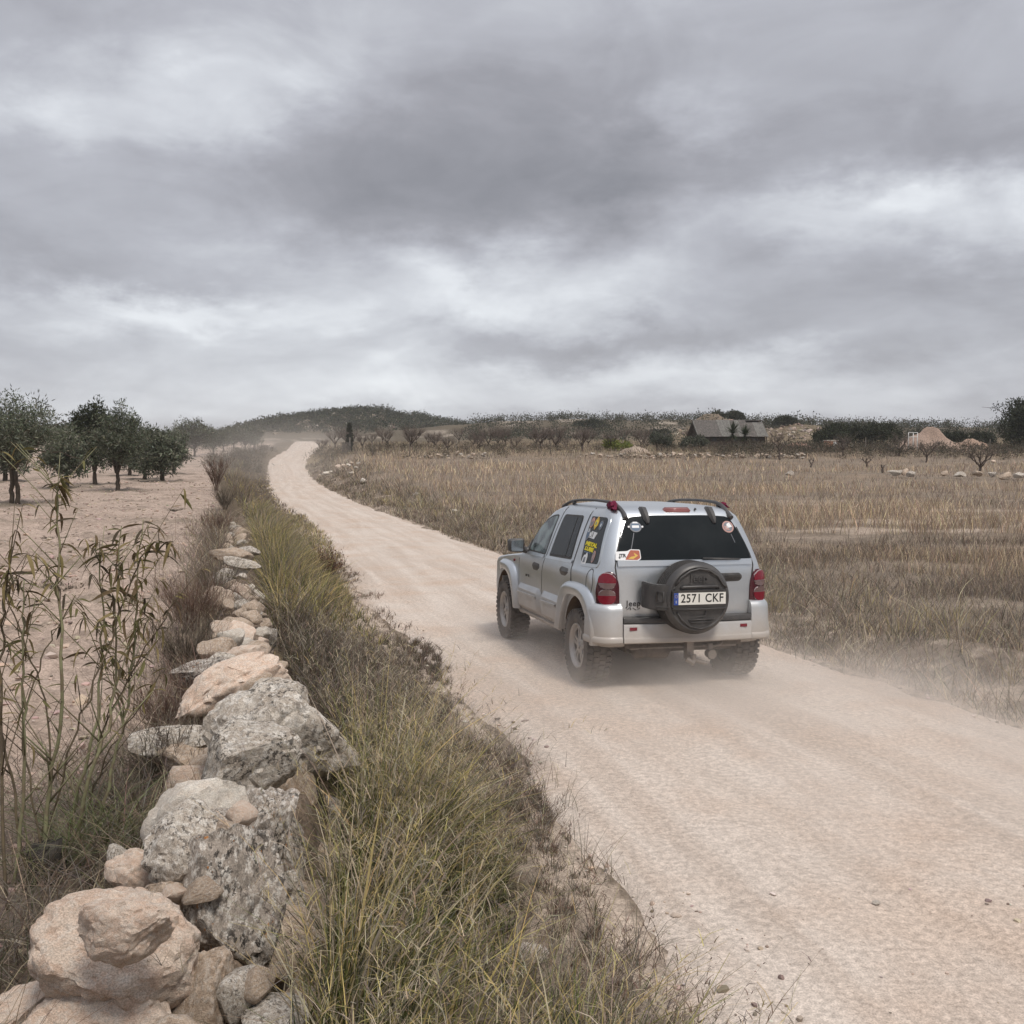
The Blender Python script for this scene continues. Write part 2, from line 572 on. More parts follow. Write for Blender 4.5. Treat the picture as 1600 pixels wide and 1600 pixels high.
def road_sheet():
    ys = [-12.0]
    while ys[-1] < 1: ys.append(ys[-1] + .25)
    while ys[-1] < 215: ys.append(ys[-1] + max(.06, .012 * ys[-1]))
    ys = np.array(ys)
    n = 90
    s = np.linspace(-1, 1, n)
    sx = np.sign(s) * (np.abs(s) ** .9)
    Y = np.repeat(ys[:, None], n, 1); Sx = np.repeat(sx[None], len(ys), 0)
    W = (road_half(Y) + .55)
    X = road_x(Y) + Sx * W
    across = Sx * W
    edge = W - np.abs(across)                       # 0 at the outer rim
    z = smooth_interp(Y, RZY, RZZ)
    near = sstep(60, 15, Y)
    trk = np.exp(-((np.abs(across) - .85) / .28) ** 2)
    z = z + .012 + .035 * np.cos(np.clip(across / 2.2, -1, 1) * np.pi / 2) - .016 * trk * near
    z = z + near * (.020 * fbm(X * 2.0, Y * 2.0, 71, 4) + .012 * fbm(across * 3, Y * .3, 73, 3))
    rag = .35 + .5 * fbm(X * .9, Y * .9, 75, 4)      # ragged edges sink under the verge
    z = z - .22 * sstep(rag + .45, rag - .15, edge)
    V = np.stack([X, Y, z], -1).reshape(-1, 3)
    m = len(ys)
    i = np.arange(m - 1)[:, None] * n + np.arange(n - 1)[None]
    F = np.stack([i, i + 1, i + n + 1, i + n], -1).reshape(-1, 4)
    me = np_mesh('dirt_road', V, F, None, smooth=True)
    a = me.attributes.new('st', 'FLOAT_VECTOR', 'POINT')
    st = np.zeros((len(V), 3), np.float32)
    st[:, 0] = across.ravel(); st[:, 1] = Y.ravel() * 1.03
    a.data.foreach_set('vector', st.ravel())
    o = link_mesh('dirt_road', me, None, [M_ROAD])
    tag(o, 'pale unpaved road curving away over the rise', 'road', kind='structure')
    return BVHTree.FromPolygons([tuple(v) for v in V[:n * 120]], [tuple(f) for f in F[F.max(1) < n * 120]])


ground_sheet()
ROAD_BVH = road_sheet()


def road_z(x, y):
    h = ROAD_BVH.ray_cast(Vector((x, y, 5)), Vector((0, 0, -1)))[0]
    return h.z if h else gz(x, y)


# ================================================================== the car
def m_paint(T, b):
    o = tex(T)
    sx = T.new('ShaderNodeSeparateXYZ'); T.l.new(o, sx.inputs[0])
    n1 = T.noise(o, 3.0, 5, .65)
    n2 = T.noise(o, 40.0, 3, .7)
    zz = T.math('ADD', sx.outputs[2], T.math('MULTIPLY', T.math('SUBTRACT', n1, .5), .35))
    low = T.ramp(zz, 1.02, .42, 0.0, .95)                      # road dust thrown over the lower panels
    film = T.math('MULTIPLY', T.ramp(n1, .35, .7, .05, .22), T.ramp(n2, .3, .7, .7, 1.1))
    dirt = T.math('MAXIMUM', low, film)
    c = T.mix(dirt, (.62, .66, .69), (.37, .325, .28))
    T.l.new(c, b.inputs['Base Color'])
    T.l.new(T.math('MULTIPLY', T.math('SUBTRACT', 1.0, dirt), .88), b.inputs['Metallic'])
    T.l.new(T.math('MULTIPLY_ADD', dirt, .45, .27), b.inputs['Roughness'])
    b.inputs['Coat Weight'].default_value = .25
    b.inputs['Coat Roughness'].default_value = .22


def m_dusty(base, dust, amount, rough):
    def f(T, b):
        o = tex(T)
        n = T.math('MULTIPLY_ADD', T.noise(o, 30.0, 3, .7), .35, T.noise(o, 5.0, 5, .65))
        c = T.mix(T.ramp(n, .45, .9, amount * .35, amount), base, dust)
        T.l.new(c, b.inputs['Base Color'])
        T.l.new(T.bump(T.noise(o, 160.0, 2, .6), .15, .004), b.inputs['Normal'])
        b.inputs['Roughness'].default_value = rough
    return f


PAINT = material('silver_paint', m_paint, spec=.5)
GLASS = material('tinted_glass', lambda T, b: T.l.new(T.mix(T.ramp(T.noise(tex(T), 2.2, 4, .6), .4, .75, .05, .25), (.010, .013, .015), (.055, .06, .06)), b.inputs['Base Color']), rough=.12, spec=.14)
GLASS2 = material('clear_side_glass', lambda T, b: T.l.new(T.mix(T.ramp(T.noise(tex(T), 4.5, 3, .5, .8), .40, .62), (.035, .045, .05), (.17, .215, .21)), b.inputs['Base Color']), rough=.08, spec=.5)
RUBBER = material('black_rubber', m_dusty((.016, .016, .017), (.10, .09, .08), .5, .55), spec=.4)
PLASTIC = material('black_plastic', m_dusty((.024, .024, .026), (.105, .098, .090), .6, .42), spec=.5)
TYRE = material('tyre_rubber', m_dusty((.030, .031, .033), (.20, .17, .145), .75, .85), spec=.3)
TYRE_DARK = material('spare_tyre_rubber', m_dusty((.020, .020, .021), (.075, .068, .062), .6, .7), spec=.4)
ALLOY = material('dusty_alloy', m_dusty((.42, .42, .42), (.36, .31, .265), .75, .42), metal=.45, spec=.5)
LINER = material('arch_liner', m_dusty((.055, .042, .034), (.22, .16, .115), .9, .95), spec=.1)
UNDER = material('underbody', m_dusty((.03, .028, .026), (.20, .165, .135), .8, .8), spec=.2)
STEEL = material('hitch_steel', m_dusty((.16, .15, .14), (.30, .25, .21), .8, .5), metal=.6)
REDLENS = material('red_lens', None, (.17, .008, .020), .16, 0, .5)
DARKLENS = material('dark_red_lens', None, (.060, .008, .014), .16, 0, .5)
CLEARLENS = material('clear_lens', None, (.17, .112, .108), .10, .2, .6)
RINGLENS = material('lens_rim', None, (.40, .33, .33), .15, .3, .5)
STOPLENS = material('stop_lens', None, (.26, .10, .095), .2, 0, .5)
WHITE = material('plate_white', None, (.70, .69, .64), .45)
INK = material('plate_black', None, (.018, .018, .018), .5)
EUBLUE = material('plate_blue', None, (.035, .075, .30), .45)
YELLOW = material('sticker_yellow', None, (.78, .66, .02), .5)
STICKW = material('sticker_white', None, (.75, .76, .76), .5)
STICKP = material('sticker_pink', None, (.46, .28, .25), .5)
STICKO = material('sticker_orange', None, (.38, .11, .06), .5)
STICKG = material('sticker_grey', None, (.19, .20, .22), .5)
STICKB = material('sticker_blue', None, (.10, .15, .22), .5)
GOLD = material('sticker_gold', None, (.60, .40, .08), .5)
BADGE = material('badge_grey', None, (.06, .06, .062), .35, .4)
MIRROR = material('mirror_glass', None, (.42, .45, .46), .12, .9, .5)

car = empty('car', (0, 0, 0), 0,
            'dusty silver five-door off-road car driving away with a black-covered spare wheel', 'car')
car.matrix_world = Matrix(((.96402, -.26573, .00659, 1.4817), (.26553, .96383, .02283, 10.2606), (-.01241, -.02026, .99972, -.0038), (0, 0, 0, 1)))

# ---- body shell: rounded plan slices stacked over the height
ZS = [.42, .44, .50, .60, .72, .84, .92, .97, 1.00, 1.03, 1.06, 1.09, 1.115, 1.14, 1.17, 1.22, 1.28, 1.34, 1.40, 1.46, 1.52, 1.57, 1.61, 1.645, 1.675, 1.70, 1.72, 1.738, 1.750, 1.760, 1.766, 1.769]
_t = dict(
    w=([.42, .44, .50, .60, .95, 1.08, 1.115, 1.15, 1.25, 1.40, 1.50, 1.60, 1.65, 1.68, 1.70, 1.72, 1.738, 1.75, 1.76, 1.766, 1.769],
       [.80, .835, .858, .868, .874, .866, .855, .838, .808, .762, .728, .690, .668, .650, .632, .602, .555, .49, .38, .22, .03]),
    yr=([.42, .44, .50, .70, 1.20, 1.26, 1.40, 1.60, 1.66, 1.70, 1.72, 1.738, 1.75, 1.76, 1.766, 1.769],
        [-.50, -.56, -.58, -.60, -.60, -.585, -.53, -.435, -.405, -.37, -.33, -.26, -.17, 0, .2, .55]),
    yf=([.42, .44, .50, .60, .92, .97, 1.00, 1.03, 1.06, 1.09, 1.115, 1.14, 1.17, 1.22, 1.34, 1.46, 1.55, 1.61, 1.645, 1.68, 1.70, 1.72, 1.738, 1.75, 1.76, 1.766, 1.769],
        [3.30, 3.38, 3.42, 3.44, 3.40, 3.33, 3.22, 2.98, 2.70, 2.42, 2.26, 2.20, 2.15, 2.08, 1.95, 1.80, 1.68, 1.57, 1.49, 1.38, 1.30, 1.20, 1.12, 1.05, .95, .80, .56]),
    rr=([.42, .50, 1.2, 1.65, 1.72, 1.75, 1.769], [.10, .13, .13, .12, .13, .2, .02]),
    rf=([.42, .50, .95, 1.06, 1.12, 1.65, 1.72, 1.75, 1.769], [.2, .28, .28, .22, .26, .22, .22, .2, .02]))


def tv(k, z): return float(np.interp(z, *_t[k]))


def body_mesh():
    bm = bmesh.new()
    rings = []
    for z in ZS:
        w, yr, yf = tv('w', z), tv('yr', z), tv('yf', z)
        rr, rf = min(tv('rr', z), w * .9), min(tv('rf', z), w * .9)
        P = []
        nside, ncor, nend = 56, 9, 22
        for k in range(nside): P.append((-w, yr + rr + (yf - rf - yr - rr) * k / nside))
        for k in range(ncor):
            a = math.pi / 2 * k / ncor; P.append((-w + rf - rf * math.cos(a), yf - rf + rf * math.sin(a)))
        for k in range(nend): P.append((-w + rf + 2 * (w - rf) * k / nend, yf))
        for k in range(ncor):
            a = math.pi / 2 * k / ncor; P.append((w - rf + rf * math.sin(a), yf - rf + rf * math.cos(a)))
        for k in range(nside): P.append((w, yf - rf - (yf - rf - yr - rr) * k / nside))
        for k in range(ncor):
            a = math.pi / 2 * k / ncor; P.append((w - rr + rr * math.cos(a), yr + rr - rr * math.sin(a)))
        for k in range(nend): P.append((w - rr - 2 * (w - rr) * k / nend, yr))
        for k in range(ncor):
            a = math.pi / 2 * k / ncor; P.append((-w + rr - rr * math.sin(a), yr + rr - rr * math.cos(a)))
        # windscreen and tail are gently bowed in plan
        q = []
        for (x, y) in P:
            bow = (1 - (x / max(w, .05)) ** 2)
            if y > yf - rf - .01 and z > .6: y += .09 * bow * min(1, w / .5)
            if y < yr + rr + .01: y -= .035 * bow * min(1, w / .5)
            q.append(bm.verts.new((x, y, z)))
        rings.append(q)
    n = len(rings[0])
    for a, b in zip(rings, rings[1:]):
        for i in range(n):
            bm.faces.new((a[i], a[(i + 1) % n], b[(i + 1) % n], b[i]))
    bm.faces.new(rings[0]); bm.faces.new(list(reversed(rings[-1])))
    bmesh.ops.recalc_face_normals(bm, faces=bm.faces)
    return bm


bm = body_mesh()
BODY = BVHTree.FromBMesh(bm)
me = bpy.data.meshes.new('body'); bm.to_mesh(me); bm.free()
me.materials.append(PAINT); me.materials.append(LINER)
tmp = bpy.data.objects.new('tmp', me); C.objects.link(tmp)
REAR_Y, FRONT_Y = -.055, 2.69
for wy in (REAR_Y, FRONT_Y):
    for sgn in (-1, 1):
        cb = bmesh.new()
        g = bmesh.ops.create_cone(cb, cap_ends=True, segments=36, radius1=.43, radius2=.43, depth=.62,
                                  matrix=Matrix.Translation((sgn * .80, wy + .03, .43)) @ Matrix.Rotation(R(90), 4, 'Y'))
        cm = bpy.data.meshes.new('cut'); cb.to_mesh(cm); cb.free()
        cm.materials.append(PAINT); cm.materials.append(LINER)
        for p in cm.polygons: p.material_index = 1
        co = bpy.data.objects.new('cut', cm); C.objects.link(co)
        md = tmp.modifiers.new('b', 'BOOLEAN'); md.object = co; md.operation = 'DIFFERENCE'; md.solver = 'EXACT'
dg = bpy.context.evaluated_depsgraph_get()
bme = bpy.data.meshes.new_from_object(tmp.evaluated_get(dg))
for o in [o for o in C.objects if o.name.startswith(('cut', 'tmp'))]:
    bpy.data.objects.remove(o)
bme.name = 'body'
for p in bme.polygons: p.use_smooth = True
bme.set_sharp_from_angle(angle=R(38))
link_mesh('body', bme, car)

V3 = Vector
FR_L = (V3((-2.5, 0, 0)), V3((0, 1, 0)), V3((0, 0, 1)), V3((1, 0, 0)))
FR_R = (V3((2.5, 0, 0)), V3((0, 1, 0)), V3((0, 0, 1)), V3((-1, 0, 0)))
FR_B = (V3((0, -3, 0)), V3((1, 0, 0)), V3((0, 0, 1)), V3((0, 1, 0)))


def rounded(pts, r, seg=5):
    out = []
    n = len(pts)
    for i in range(n):
        p0, p, p1 = [V3((*pts[k % n], 0)) for k in (i - 1, i, i + 1)]
        ri = r[i] if isinstance(r, (list, tuple)) else r
        a = (p0 - p); b = (p1 - p)
        d = min(ri, a.length * .48, b.length * .48)
        if d < 1e-4:
            out.append((p.x, p.y)); continue
        A = p + a.normalized() * d; B = p + b.normalized() * d
        for k in range(seg + 1):
            t = k / seg
            q = A * (1 - t) ** 2 + p * 2 * t * (1 - t) + B * t * t
            out.append((q.x, q.y))
    return out


def circle(cx, cy, r, ry=None, n=24):
    return [(cx + r * math.cos(2 * math.pi * k / n), cy + (ry or r) * math.sin(2 * math.pi * k / n)) for k in range(n)]


def patch(name, outline, frame, mat, parent, off=.003, thick=.012, step=.07, bevel=0.0, bev_in=0.0, surf=None, holes=()):
    """a panel whose outline is drawn in a plane and laid onto the body surface, with a real thickness"""
    O, U, Vv, D = frame
    surf = surf or BODY
    bm = bmesh.new()
    f = bm.faces.new([bm.verts.new((p[0], p[1], 0)) for p in outline])
    inner = set()
    if bevel > 0:
        bmesh.ops.inset_region(bm, faces=[f], thickness=bevel, use_even_offset=True)
    us = [p[0] for p in outline]; vs = [p[1] for p in outline]
    for ax, lo, hi in ((0, min(us), max(us)), (1, min(vs), max(vs))):
        k = int((hi - lo) / step)
        for i in range(1, k + 1):
            c = [0, 0, 0]; c[ax] = lo + (hi - lo) * i / (k + 1)
            nrm = [0, 0, 0]; nrm[ax] = 1
            bmesh.ops.bisect_plane(bm, geom=bm.verts[:] + bm.edges[:] + bm.faces[:], plane_co=c, plane_no=nrm, dist=1e-5)
    bound = set()
    for e in bm.edges:
        if e.is_boundary: bound.update(e.verts)
    N = {}
    for v in bm.verts:
        p = O + U * v.co.x + Vv * v.co.y
        h, nn, _, _ = surf.ray_cast(p, D)
        if h is None:
            h, nn, _, _ = surf.find_nearest(p + D * (1.6 if abs(D.x) > .5 else 2.4))
        if nn.dot(D) > 0: nn = -nn
        N[v] = nn
        o2 = off
        if bevel > 0 and v in bound: o2 = off - bev_in
        v.co = h + nn * o2
    be = [e for e in bm.edges if e.is_boundary]
    ex = bmesh.ops.extrude_edge_only(bm, edges=be)
    newv = [g for g in ex['geom'] if isinstance(g, bmesh.types.BMVert)]
    for v in newv:
        src = [e.other_vert(v) for e in v.link_edges if e.other_vert(v) in N]
        nn = N[src[0]] if src else -D
        v.co = v.co - nn * thick
    bmesh.ops.recalc_face_normals(bm, faces=bm.faces)
    # make sure the face looks outwards
    fl = max(bm.faces, key=lambda q: q.calc_area())
    if fl.normal.dot(D) > 0:
        bmesh.ops.reverse_faces(bm, faces=bm.faces)
    me = bpy.data.meshes.new(name); bm.to_mesh(me); bm.free()
    for p in me.polygons: p.use_smooth = True
    me.set_sharp_from_angle(angle=R(32))
    return link_mesh(name, me, parent, [mat])


def ribbon(path, frame, width, off, mat, name, parent, closed=False, step=.03, surf=None, thick=.004):
    """a thin moulding that follows the surface along a drawn line"""
    O, U, Vv, D = frame
    surf = surf or BODY
    P = [np.array(p, float) for p in path]
    if closed: P.append(P[0])
    pts = []
    for a, b in zip(P, P[1:]):
        k = max(1, int(np.linalg.norm(b - a) / step))
        for i in range(k): pts.append(a + (b - a) * i / k)
    pts.append(P[-1])
    pts = np.array(pts)
    T = np.gradient(pts, axis=0)
    if closed: T[0] = T[-1] = (pts[1] - pts[-2])
    T /= np.linalg.norm(T, axis=1)[:, None] + 1e-9
    N2 = np.stack([-T[:, 1], T[:, 0]], 1)
    tb = Tubes()
    rows = []
    for s, o2 in ((-1, -thick), (-1, off), (1, off), (1, -thick)):
        row = []
        for q in pts + N2 * s * width / 2:
            p = O + U * q[0] + Vv * q[1]
            h, nn, _, _ = surf.ray_cast(p, D)
            if h is None: h, nn, _, _ = surf.find_nearest(p + D * 1.6)
            if nn.dot(D) > 0: nn = -nn
            row.append(h + nn * o2)
        rows.append(row)
    k = len(pts)
    V = np.array([list(v) for r_ in rows for v in r_])
    F = []
    for r_ in range(3):
        for i in range(k - 1):
            F.append([r_ * k + i, r_ * k + i + 1, (r_ + 1) * k + i + 1, (r_ + 1) * k + i])
    me = np_mesh(name, V, np.array(F), None, True, 40)
    return link_mesh(name, me, parent, [mat])


def text_data(body, size, shear=0.0, extrude=.001, bold=0.0, spacing=1.0, condense=1.0):
    cu = bpy.data.curves.new('txt', 'FONT')
    cu.body = body; cu.size = size; cu.shear = shear; cu.extrude = extrude; cu.offset = bold
    cu.space_character = spacing
    cu.align_x = 'CENTER'; cu.align_y = 'CENTER'
    cu.resolution_u = 4
    o = bpy.data.objects.new('txt', cu); C.objects.link(o)
    d = bpy.context.evaluated_depsgraph_get()
    me = bpy.data.meshes.new_from_object(o.evaluated_get(d))
    bpy.data.objects.remove(o)
    V = np.zeros(len(me.vertices) * 3, np.float32); me.vertices.foreach_get('co', V)
    V = V.reshape(-1, 3); V[:, 0] *= condense
    F = [list(p.vertices) for p in me.polygons]
    bpy.data.meshes.remove(me)
    return V, F


def poly_data(outline, t=.0015):
    n = len(outline)
    V = np.array([(x, y, -t) for x, y in outline] + [(x, y, t) for x, y in outline])
    F = [list(range(n))[::-1], list(range(n, 2 * n))] + [[i, (i + 1) % n, n + (i + 1) % n, n + i] for i in range(n)]
    return V, F


def flat_group(name, items, M, parent):
    """items: (V, F, material) drawn in a local xy plane (+z outwards), joined into one flat marking"""
    V = []; F = []; mi = []; mats = []; n = 0
    for v, f, m in items:
        if m not in mats: mats.append(m)
        V.append(v); F += [[i + n for i in q] for q in f]; mi += [mats.index(m)] * len(f); n += len(v)
    me = bpy.data.meshes.new(name)
    VV = [M @ V3(p) for p in np.concatenate(V)]
    me.from_pydata([tuple(p) for p in VV], [], F)
    for p, k in zip(me.polygons, mi): p.material_index = k
    return link_mesh(name, me, parent, mats)


def on_surface(frame, u, v, off=.004, surf=None, roll=0.0):
    """matrix of a small flat marking that lies on the surface at (u, v) of the drawn plane"""
    O, U, Vv, D = frame
    h, nn, _, _ = (surf or BODY).ray_cast(O + U * u + Vv * v, D)
    if nn.dot(D) > 0: nn = -nn
    up = (Vv - nn * Vv.dot(nn)).normalized()
    rt = up.cross(nn)
    m = Matrix((rt, up, nn)).transposed().to_4x4()
    m.translation = h + nn * off
    return m @ Matrix.Rotation(roll, 4, 'Z')


def sh(V, dz): 
    V = V.copy(); V[:, 2] += dz; return V


# ---- flanks: doors, windows, cladding, flares, on both sides
for sgn, FR in ((-1, FR_L), (1, FR_R)):
    left = sgn < 0
    fd = rounded([(1.205, .60), (1.205, .98), (1.16, 1.14), (1.03, 1.665), (1.36, 1.648), (1.60, 1.575), (1.78, 1.42), (2.02, 1.13), (2.10, 1.05), (2.10, .60)], [.02, .02, .03, .03, .1, .1, .1, .04, .04, .05])
    door = patch('door', fd, FR, PAINT, car, off=.004, thick=.02)
    rd = rounded([(.205, .90), (.215, 1.00), (.255, 1.16), (.205, 1.668), (1.005, 1.667), (1.135, 1.15), (1.185, .98), (1.185, .60), (.50, .60), (.42, .80)], [.08, .05, .03, .03, .03, .03, .02, .02, .03, .1])
    rdoor = patch('door', rd, FR, PAINT, car, off=.004, thick=.02)
    # black strips laid in the panel gaps to stand for their shade
    for path in ([(1.195, .56), (1.195, .98), (1.148, 1.145), (1.018, 1.668), (1.0, 1.70)], [(.19, .89), (.205, 1.0), (.245, 1.16), (.195, 1.67), (.18, 1.715)], [(2.11, .60), (2.11, 1.06)]):
        ribbon(path, FR, .011, .0035, RUBBER, 'shut_line_shade', car)
    fwp = rounded([(1.185, 1.165), (1.125, 1.612), (1.30, 1.603), (1.50, 1.545), (1.66, 1.455), (1.76, 1.34), (1.86, 1.20), (1.875, 1.165)], [.02, .05, .15, .15, .15, .1, .02, .02])
    patch('window', fwp, FR, RUBBER, door, off=.006, thick=.012)
    fwg = rounded([(1.20, 1.18), (1.145, 1.594), (1.295, 1.585), (1.48, 1.528), (1.635, 1.44), (1.73, 1.325), (1.775, 1.22), (1.775, 1.18)], [.02, .04, .15, .15, .15, .1, .02, .02])
    patch('glass', fwg, FR, GLASS2, door, off=.009, thick=.006)
    rwp = rounded([(.318, 1.185), (.345, 1.632), (.955, 1.622), (1.045, 1.165)], [.03, .06, .06, .03])
    patch('window', rwp, FR, RUBBER, rdoor, off=.006, thick=.012)
    patch('glass', rounded([(.518, 1.205), (.52, 1.612), (.93, 1.604), (1.015, 1.190)], [.01, .015, .05, .02]), FR, GLASS, rdoor, off=.009, thick=.006)
    patch('glass', rounded([(.338, 1.208), (.362, 1.614), (.49, 1.613), (.488, 1.205)], [.02, .045, .01, .01]), FR, GLASS, rdoor, off=.009, thick=.006)
    qw = patch('window', rounded([(-.455, 1.205), (-.325, 1.640), (.115, 1.635), (.035, 1.185)], [.07, .06, .03, .05]), FR, GLASS, car, off=.004, thick=.006)
    ribbon(rounded([(-.475, 1.185), (-.345, 1.655), (.132, 1.650), (.052, 1.165)], [.08, .07, .04, .06]), FR, .030, .007, PAINT, 'window_surround', car, closed=True)
    # ledge below the side glass
    ribbon([(2.05, 1.135), (1.2, 1.145)], FR, .030, .012, PAINT, 'waist_ledge', door)
    ribbon([(1.125, 1.145), (.27, 1.165)], FR, .030, .012, PAINT, 'waist_ledge', rdoor)
    # door handles
    for (hy, hz, dd) in ((1.43, 1.020, door), (.445, 1.060, rdoor)):
        h = patch('door_handle', rounded([(hy - .145, hz - .005), (hy - .13, hz + .036), (hy + .09, hz + .042), (hy + .155, hz + .004), (hy + .09, hz - .045), (hy - .06, hz - .045)], .03), FR, PLASTIC, dd, off=.016, thick=.03, bevel=.018, bev_in=.012)
    # lower door cladding with a bevelled upper edge and a bright strip
    for (a, b_, dd) in ((1.215, 2.11, door), (.50, 1.175, rdoor)):
        lo = .47
        pts = [(a, lo), (a, .785), (b_, .775), (b_, lo)] if dd is door else [(a - .02, lo), (a - .10, .785), (b_, .785), (b_, lo)]
        patch('cladding', rounded(pts, .015), FR, PAINT, dd, off=.042, thick=.05, bevel=.060, bev_in=.040)
        ribbon([(a + .08, .685), (b_ - .07, .672)], FR, .022, .056, PAINT, 'trim_strip', dd)
    # sill below the doors
    ribbon([(2.14, .425), (.52, .425)], FR, .085, .03, PAINT, 'sill', car)
    # fuel door on the left quarter only
    if left:
        patch('fuel_door', circle(-.33, 1.03, .085, .115), FR, PAINT, car, off=.006, thick=.02, bevel=.012, bev_in=.006)
        ribbon(circle(-.33, 1.03, .093, .123), FR, .008, .002, RUBBER, 'shut_line_shade', car, closed=True)
    patch('side_marker', circle(2.32, 1.015, .020, .016, 12), FR, REDLENS, car, off=.010, thick=.02)
    # arch flares: a crested strip between an outer and an inner outline
    rear_o = [(.62, .46), (.585, .62), (.50, .86), (.40, .945), (.24, .985), (.0, .99), (-.20, .985), (-.36, .955), (-.50, .87), (-.575, .70), (-.60, .56), (-.59, .455)]
    rear_i = [(.44, .46), (.405, .60), (.31, .77), (.24, .835), (.14, .862), (.0, .866), (-.12, .86), (-.22, .83), (-.33, .74), (-.435, .60), (-.475, .52), (-.49, .455)]
    fr_o = [(2.05, .46), (2.12, .62), (2.18, .84), (2.29, .955), (2.45, .99), (2.70, 1.0), (2.90, .985), (3.06, .925), (3.20, .80), (3.27, .66), (3.30, .52), (3.30, .455)]
    fr_i = [(2.22, .46), (2.26, .58), (2.34, .72), (2.44, .83), (2.56, .87), (2.70, .88), (2.82, .872), (2.92, .83), (3.02, .74), (3.09, .63), (3.13, .53), (3.14, .455)]
    for po, pi_ in ((rear_o, rear_i), (fr_o, fr_i)):
        def dens(p):
            p = np.array(p); t = np.linspace(0, len(p) - 1, 60)
            q = np.stack([np.interp(t, range(len(p)), p[:, k]) for k in (0, 1)], 1)
            for _ in range(6): q[1:-1] = .25 * q[:-2] + .5 * q[1:-1] + .25 * q[2:]
            return q
        A, B = dens(po), dens(pi_)
        prof = [(0, .868), (.02, .884), (.10, .902), (.24, .924), (.36, .934), (.48, .934), (.75, .930), (.96, .924), (1.0, .914), (1.0, .86), (1.02, .76)]
        k = len(A)
        V = []
        for s, x in prof:
            q = A * (1 - s) + B * s
            dxx = np.zeros(k)
            if po is fr_o: dxx = -.16 * sstep(2.75, 3.30, q[:, 0])
            V.append(np.stack([sgn * (x + dxx), q[:, 0], q[:, 1]], 1))
        V = np.concatenate(V)
        F = [[r_ * k + i, r_ * k + i + 1, (r_ + 1) * k + i + 1, (r_ + 1) * k + i] for r_ in range(len(prof) - 1) for i in range(k - 1)]
        me = np_mesh('wheel_arch_flare', V, np.array(F), None, True, 40)
        link_mesh('wheel_arch_flare', me, car, [PAINT])
    # wing mirror
    mx = sgn
    tb = Tubes()
    bm = bmesh.new()
    bmesh.ops.create_cube(bm, size=1.0)
    for v in bm.verts:
        v.co = V3((sgn * (.972 + v.co.x * sgn * .185 * 1.0), 1.90 + v.co.y * .10 + (.02 if v.co.x * sgn > 0 else 0), 1.222 + v.co.z * (.165 if v.co.x * sgn < 0 else .145)))
    bmesh.ops.bevel(bm, geom=bm.edges[:], offset=.028, segments=3, affect='EDGES', profile=.5)
    me = bpy.data.meshes.new('wing_mirror'); bm.to_mesh(me); bm.free()
    for p in me.polygons: p.use_smooth = True
    wm = link_mesh('wing_mirror', me, car, [PLASTIC])
    q = poly_data(rounded([(-.072, -.062), (-.072, .060), (.066, .066), (.070, -.066)], .02), .002)
    flat_group('mirror_glass', [(q[0], q[1], MIRROR)], Matrix.Translation((sgn * .972, 1.846, 1.222)) @ Matrix.Rotation(R(90), 4, 'X'), wm)
    tb.tube([(sgn * .90, 1.90, 1.175), (sgn * .85, 1.88, 1.165), (sgn * .82, 1.87, 1.16)], [.035, .04, .05], 8)
    tb.build('mirror_arm', PLASTIC, wm)
    patch('mirror_sail', rounded([(1.80, 1.155), (1.80, 1.30), (1.93, 1.155)], .015), FR, PLASTIC, car, off=.012, thick=.02)
    # roof rail
    tb = Tubes()
    rp = [(sgn * .60, 1.27, 1.69), (sgn * .59, 1.17, 1.735), (sgn * .58, 1.02, 1.765), (sgn * .575, .70, 1.785), (sgn * .57, .30, 1.792), (sgn * .565, -.05, 1.785), (sgn * .56, -.20, 1.765), (sgn * .553, -.31, 1.728), (sgn * .548, -.40, 1.675), (sgn * .552, -.455, 1.640)]
    P = np.array(rp); t = np.linspace(0, len(P) - 1, 46)
    Q = np.stack([np.interp(t, range(len(P)), P[:, k]) for k in range(3)], 1)
    for _ in range(3): Q[1:-1] = .25 * Q[:-2] + .5 * Q[1:-1] + .25 * Q[2:]
    tb.tube(Q, np.interp(t, [0, 1, 4, 6, 9], [.026, .016, .014, .020, .026]), 8)
    tb.tube([(sgn * .58, .98, 1.70), (sgn * .58, .96, 1.77)], .022, 8)
    tb.tube([(sgn * .565, -.16, 1.70), (sgn * .565, -.15, 1.775)], .024, 8)
    tb.build('roof_rail', PLASTIC, car)

# ---- stickers on the left rear quarter window
QS = FR_L
def sticker(items, y, z, parent=qw, roll=0.0, frame=QS):
    flat_group('sticker', items, on_surface(frame, y, z, .0065, roll=roll), parent)
# (the loop above ended on the right side: fetch the left quarter window)
qwl = [o for o in car.children if o.name.startswith('window') and 'surround' not in o.name][0]
def disc(r, ry, m, dz=0.0, cx=0, cy=0, n=20):
    v, f = poly_data(circle(cx, cy, r, ry, n)); return (sh(v, dz), f, m)
def shape(pts, m, dz=0.0):
    v, f = poly_data(pts); return (sh(v, dz), f, m)
ROLL = R(-14)
sticker([disc(.048, .055, STICKP), disc(.036, .042, STICKG, .001), shape([(-.02, .0), (.035, .02), (.02, .045), (-.02, .04)], STICKP, .002)], .045, 1.575, qwl)
sticker([shape([(0, -.068), (.052, -.02), (.05, .025), (0, .075), (-.05, .025), (-.052, -.02)], GOLD), disc(.030, .034, YELLOW, .001), disc(.017, .02, STICKG, .002)], -.075, 1.572, qwl)
sticker([disc(.045, .048, STICKG), disc(.033, .035, STICKB, .001), disc(.012, .018, STICKW, .002)], -.215, 1.56, qwl)
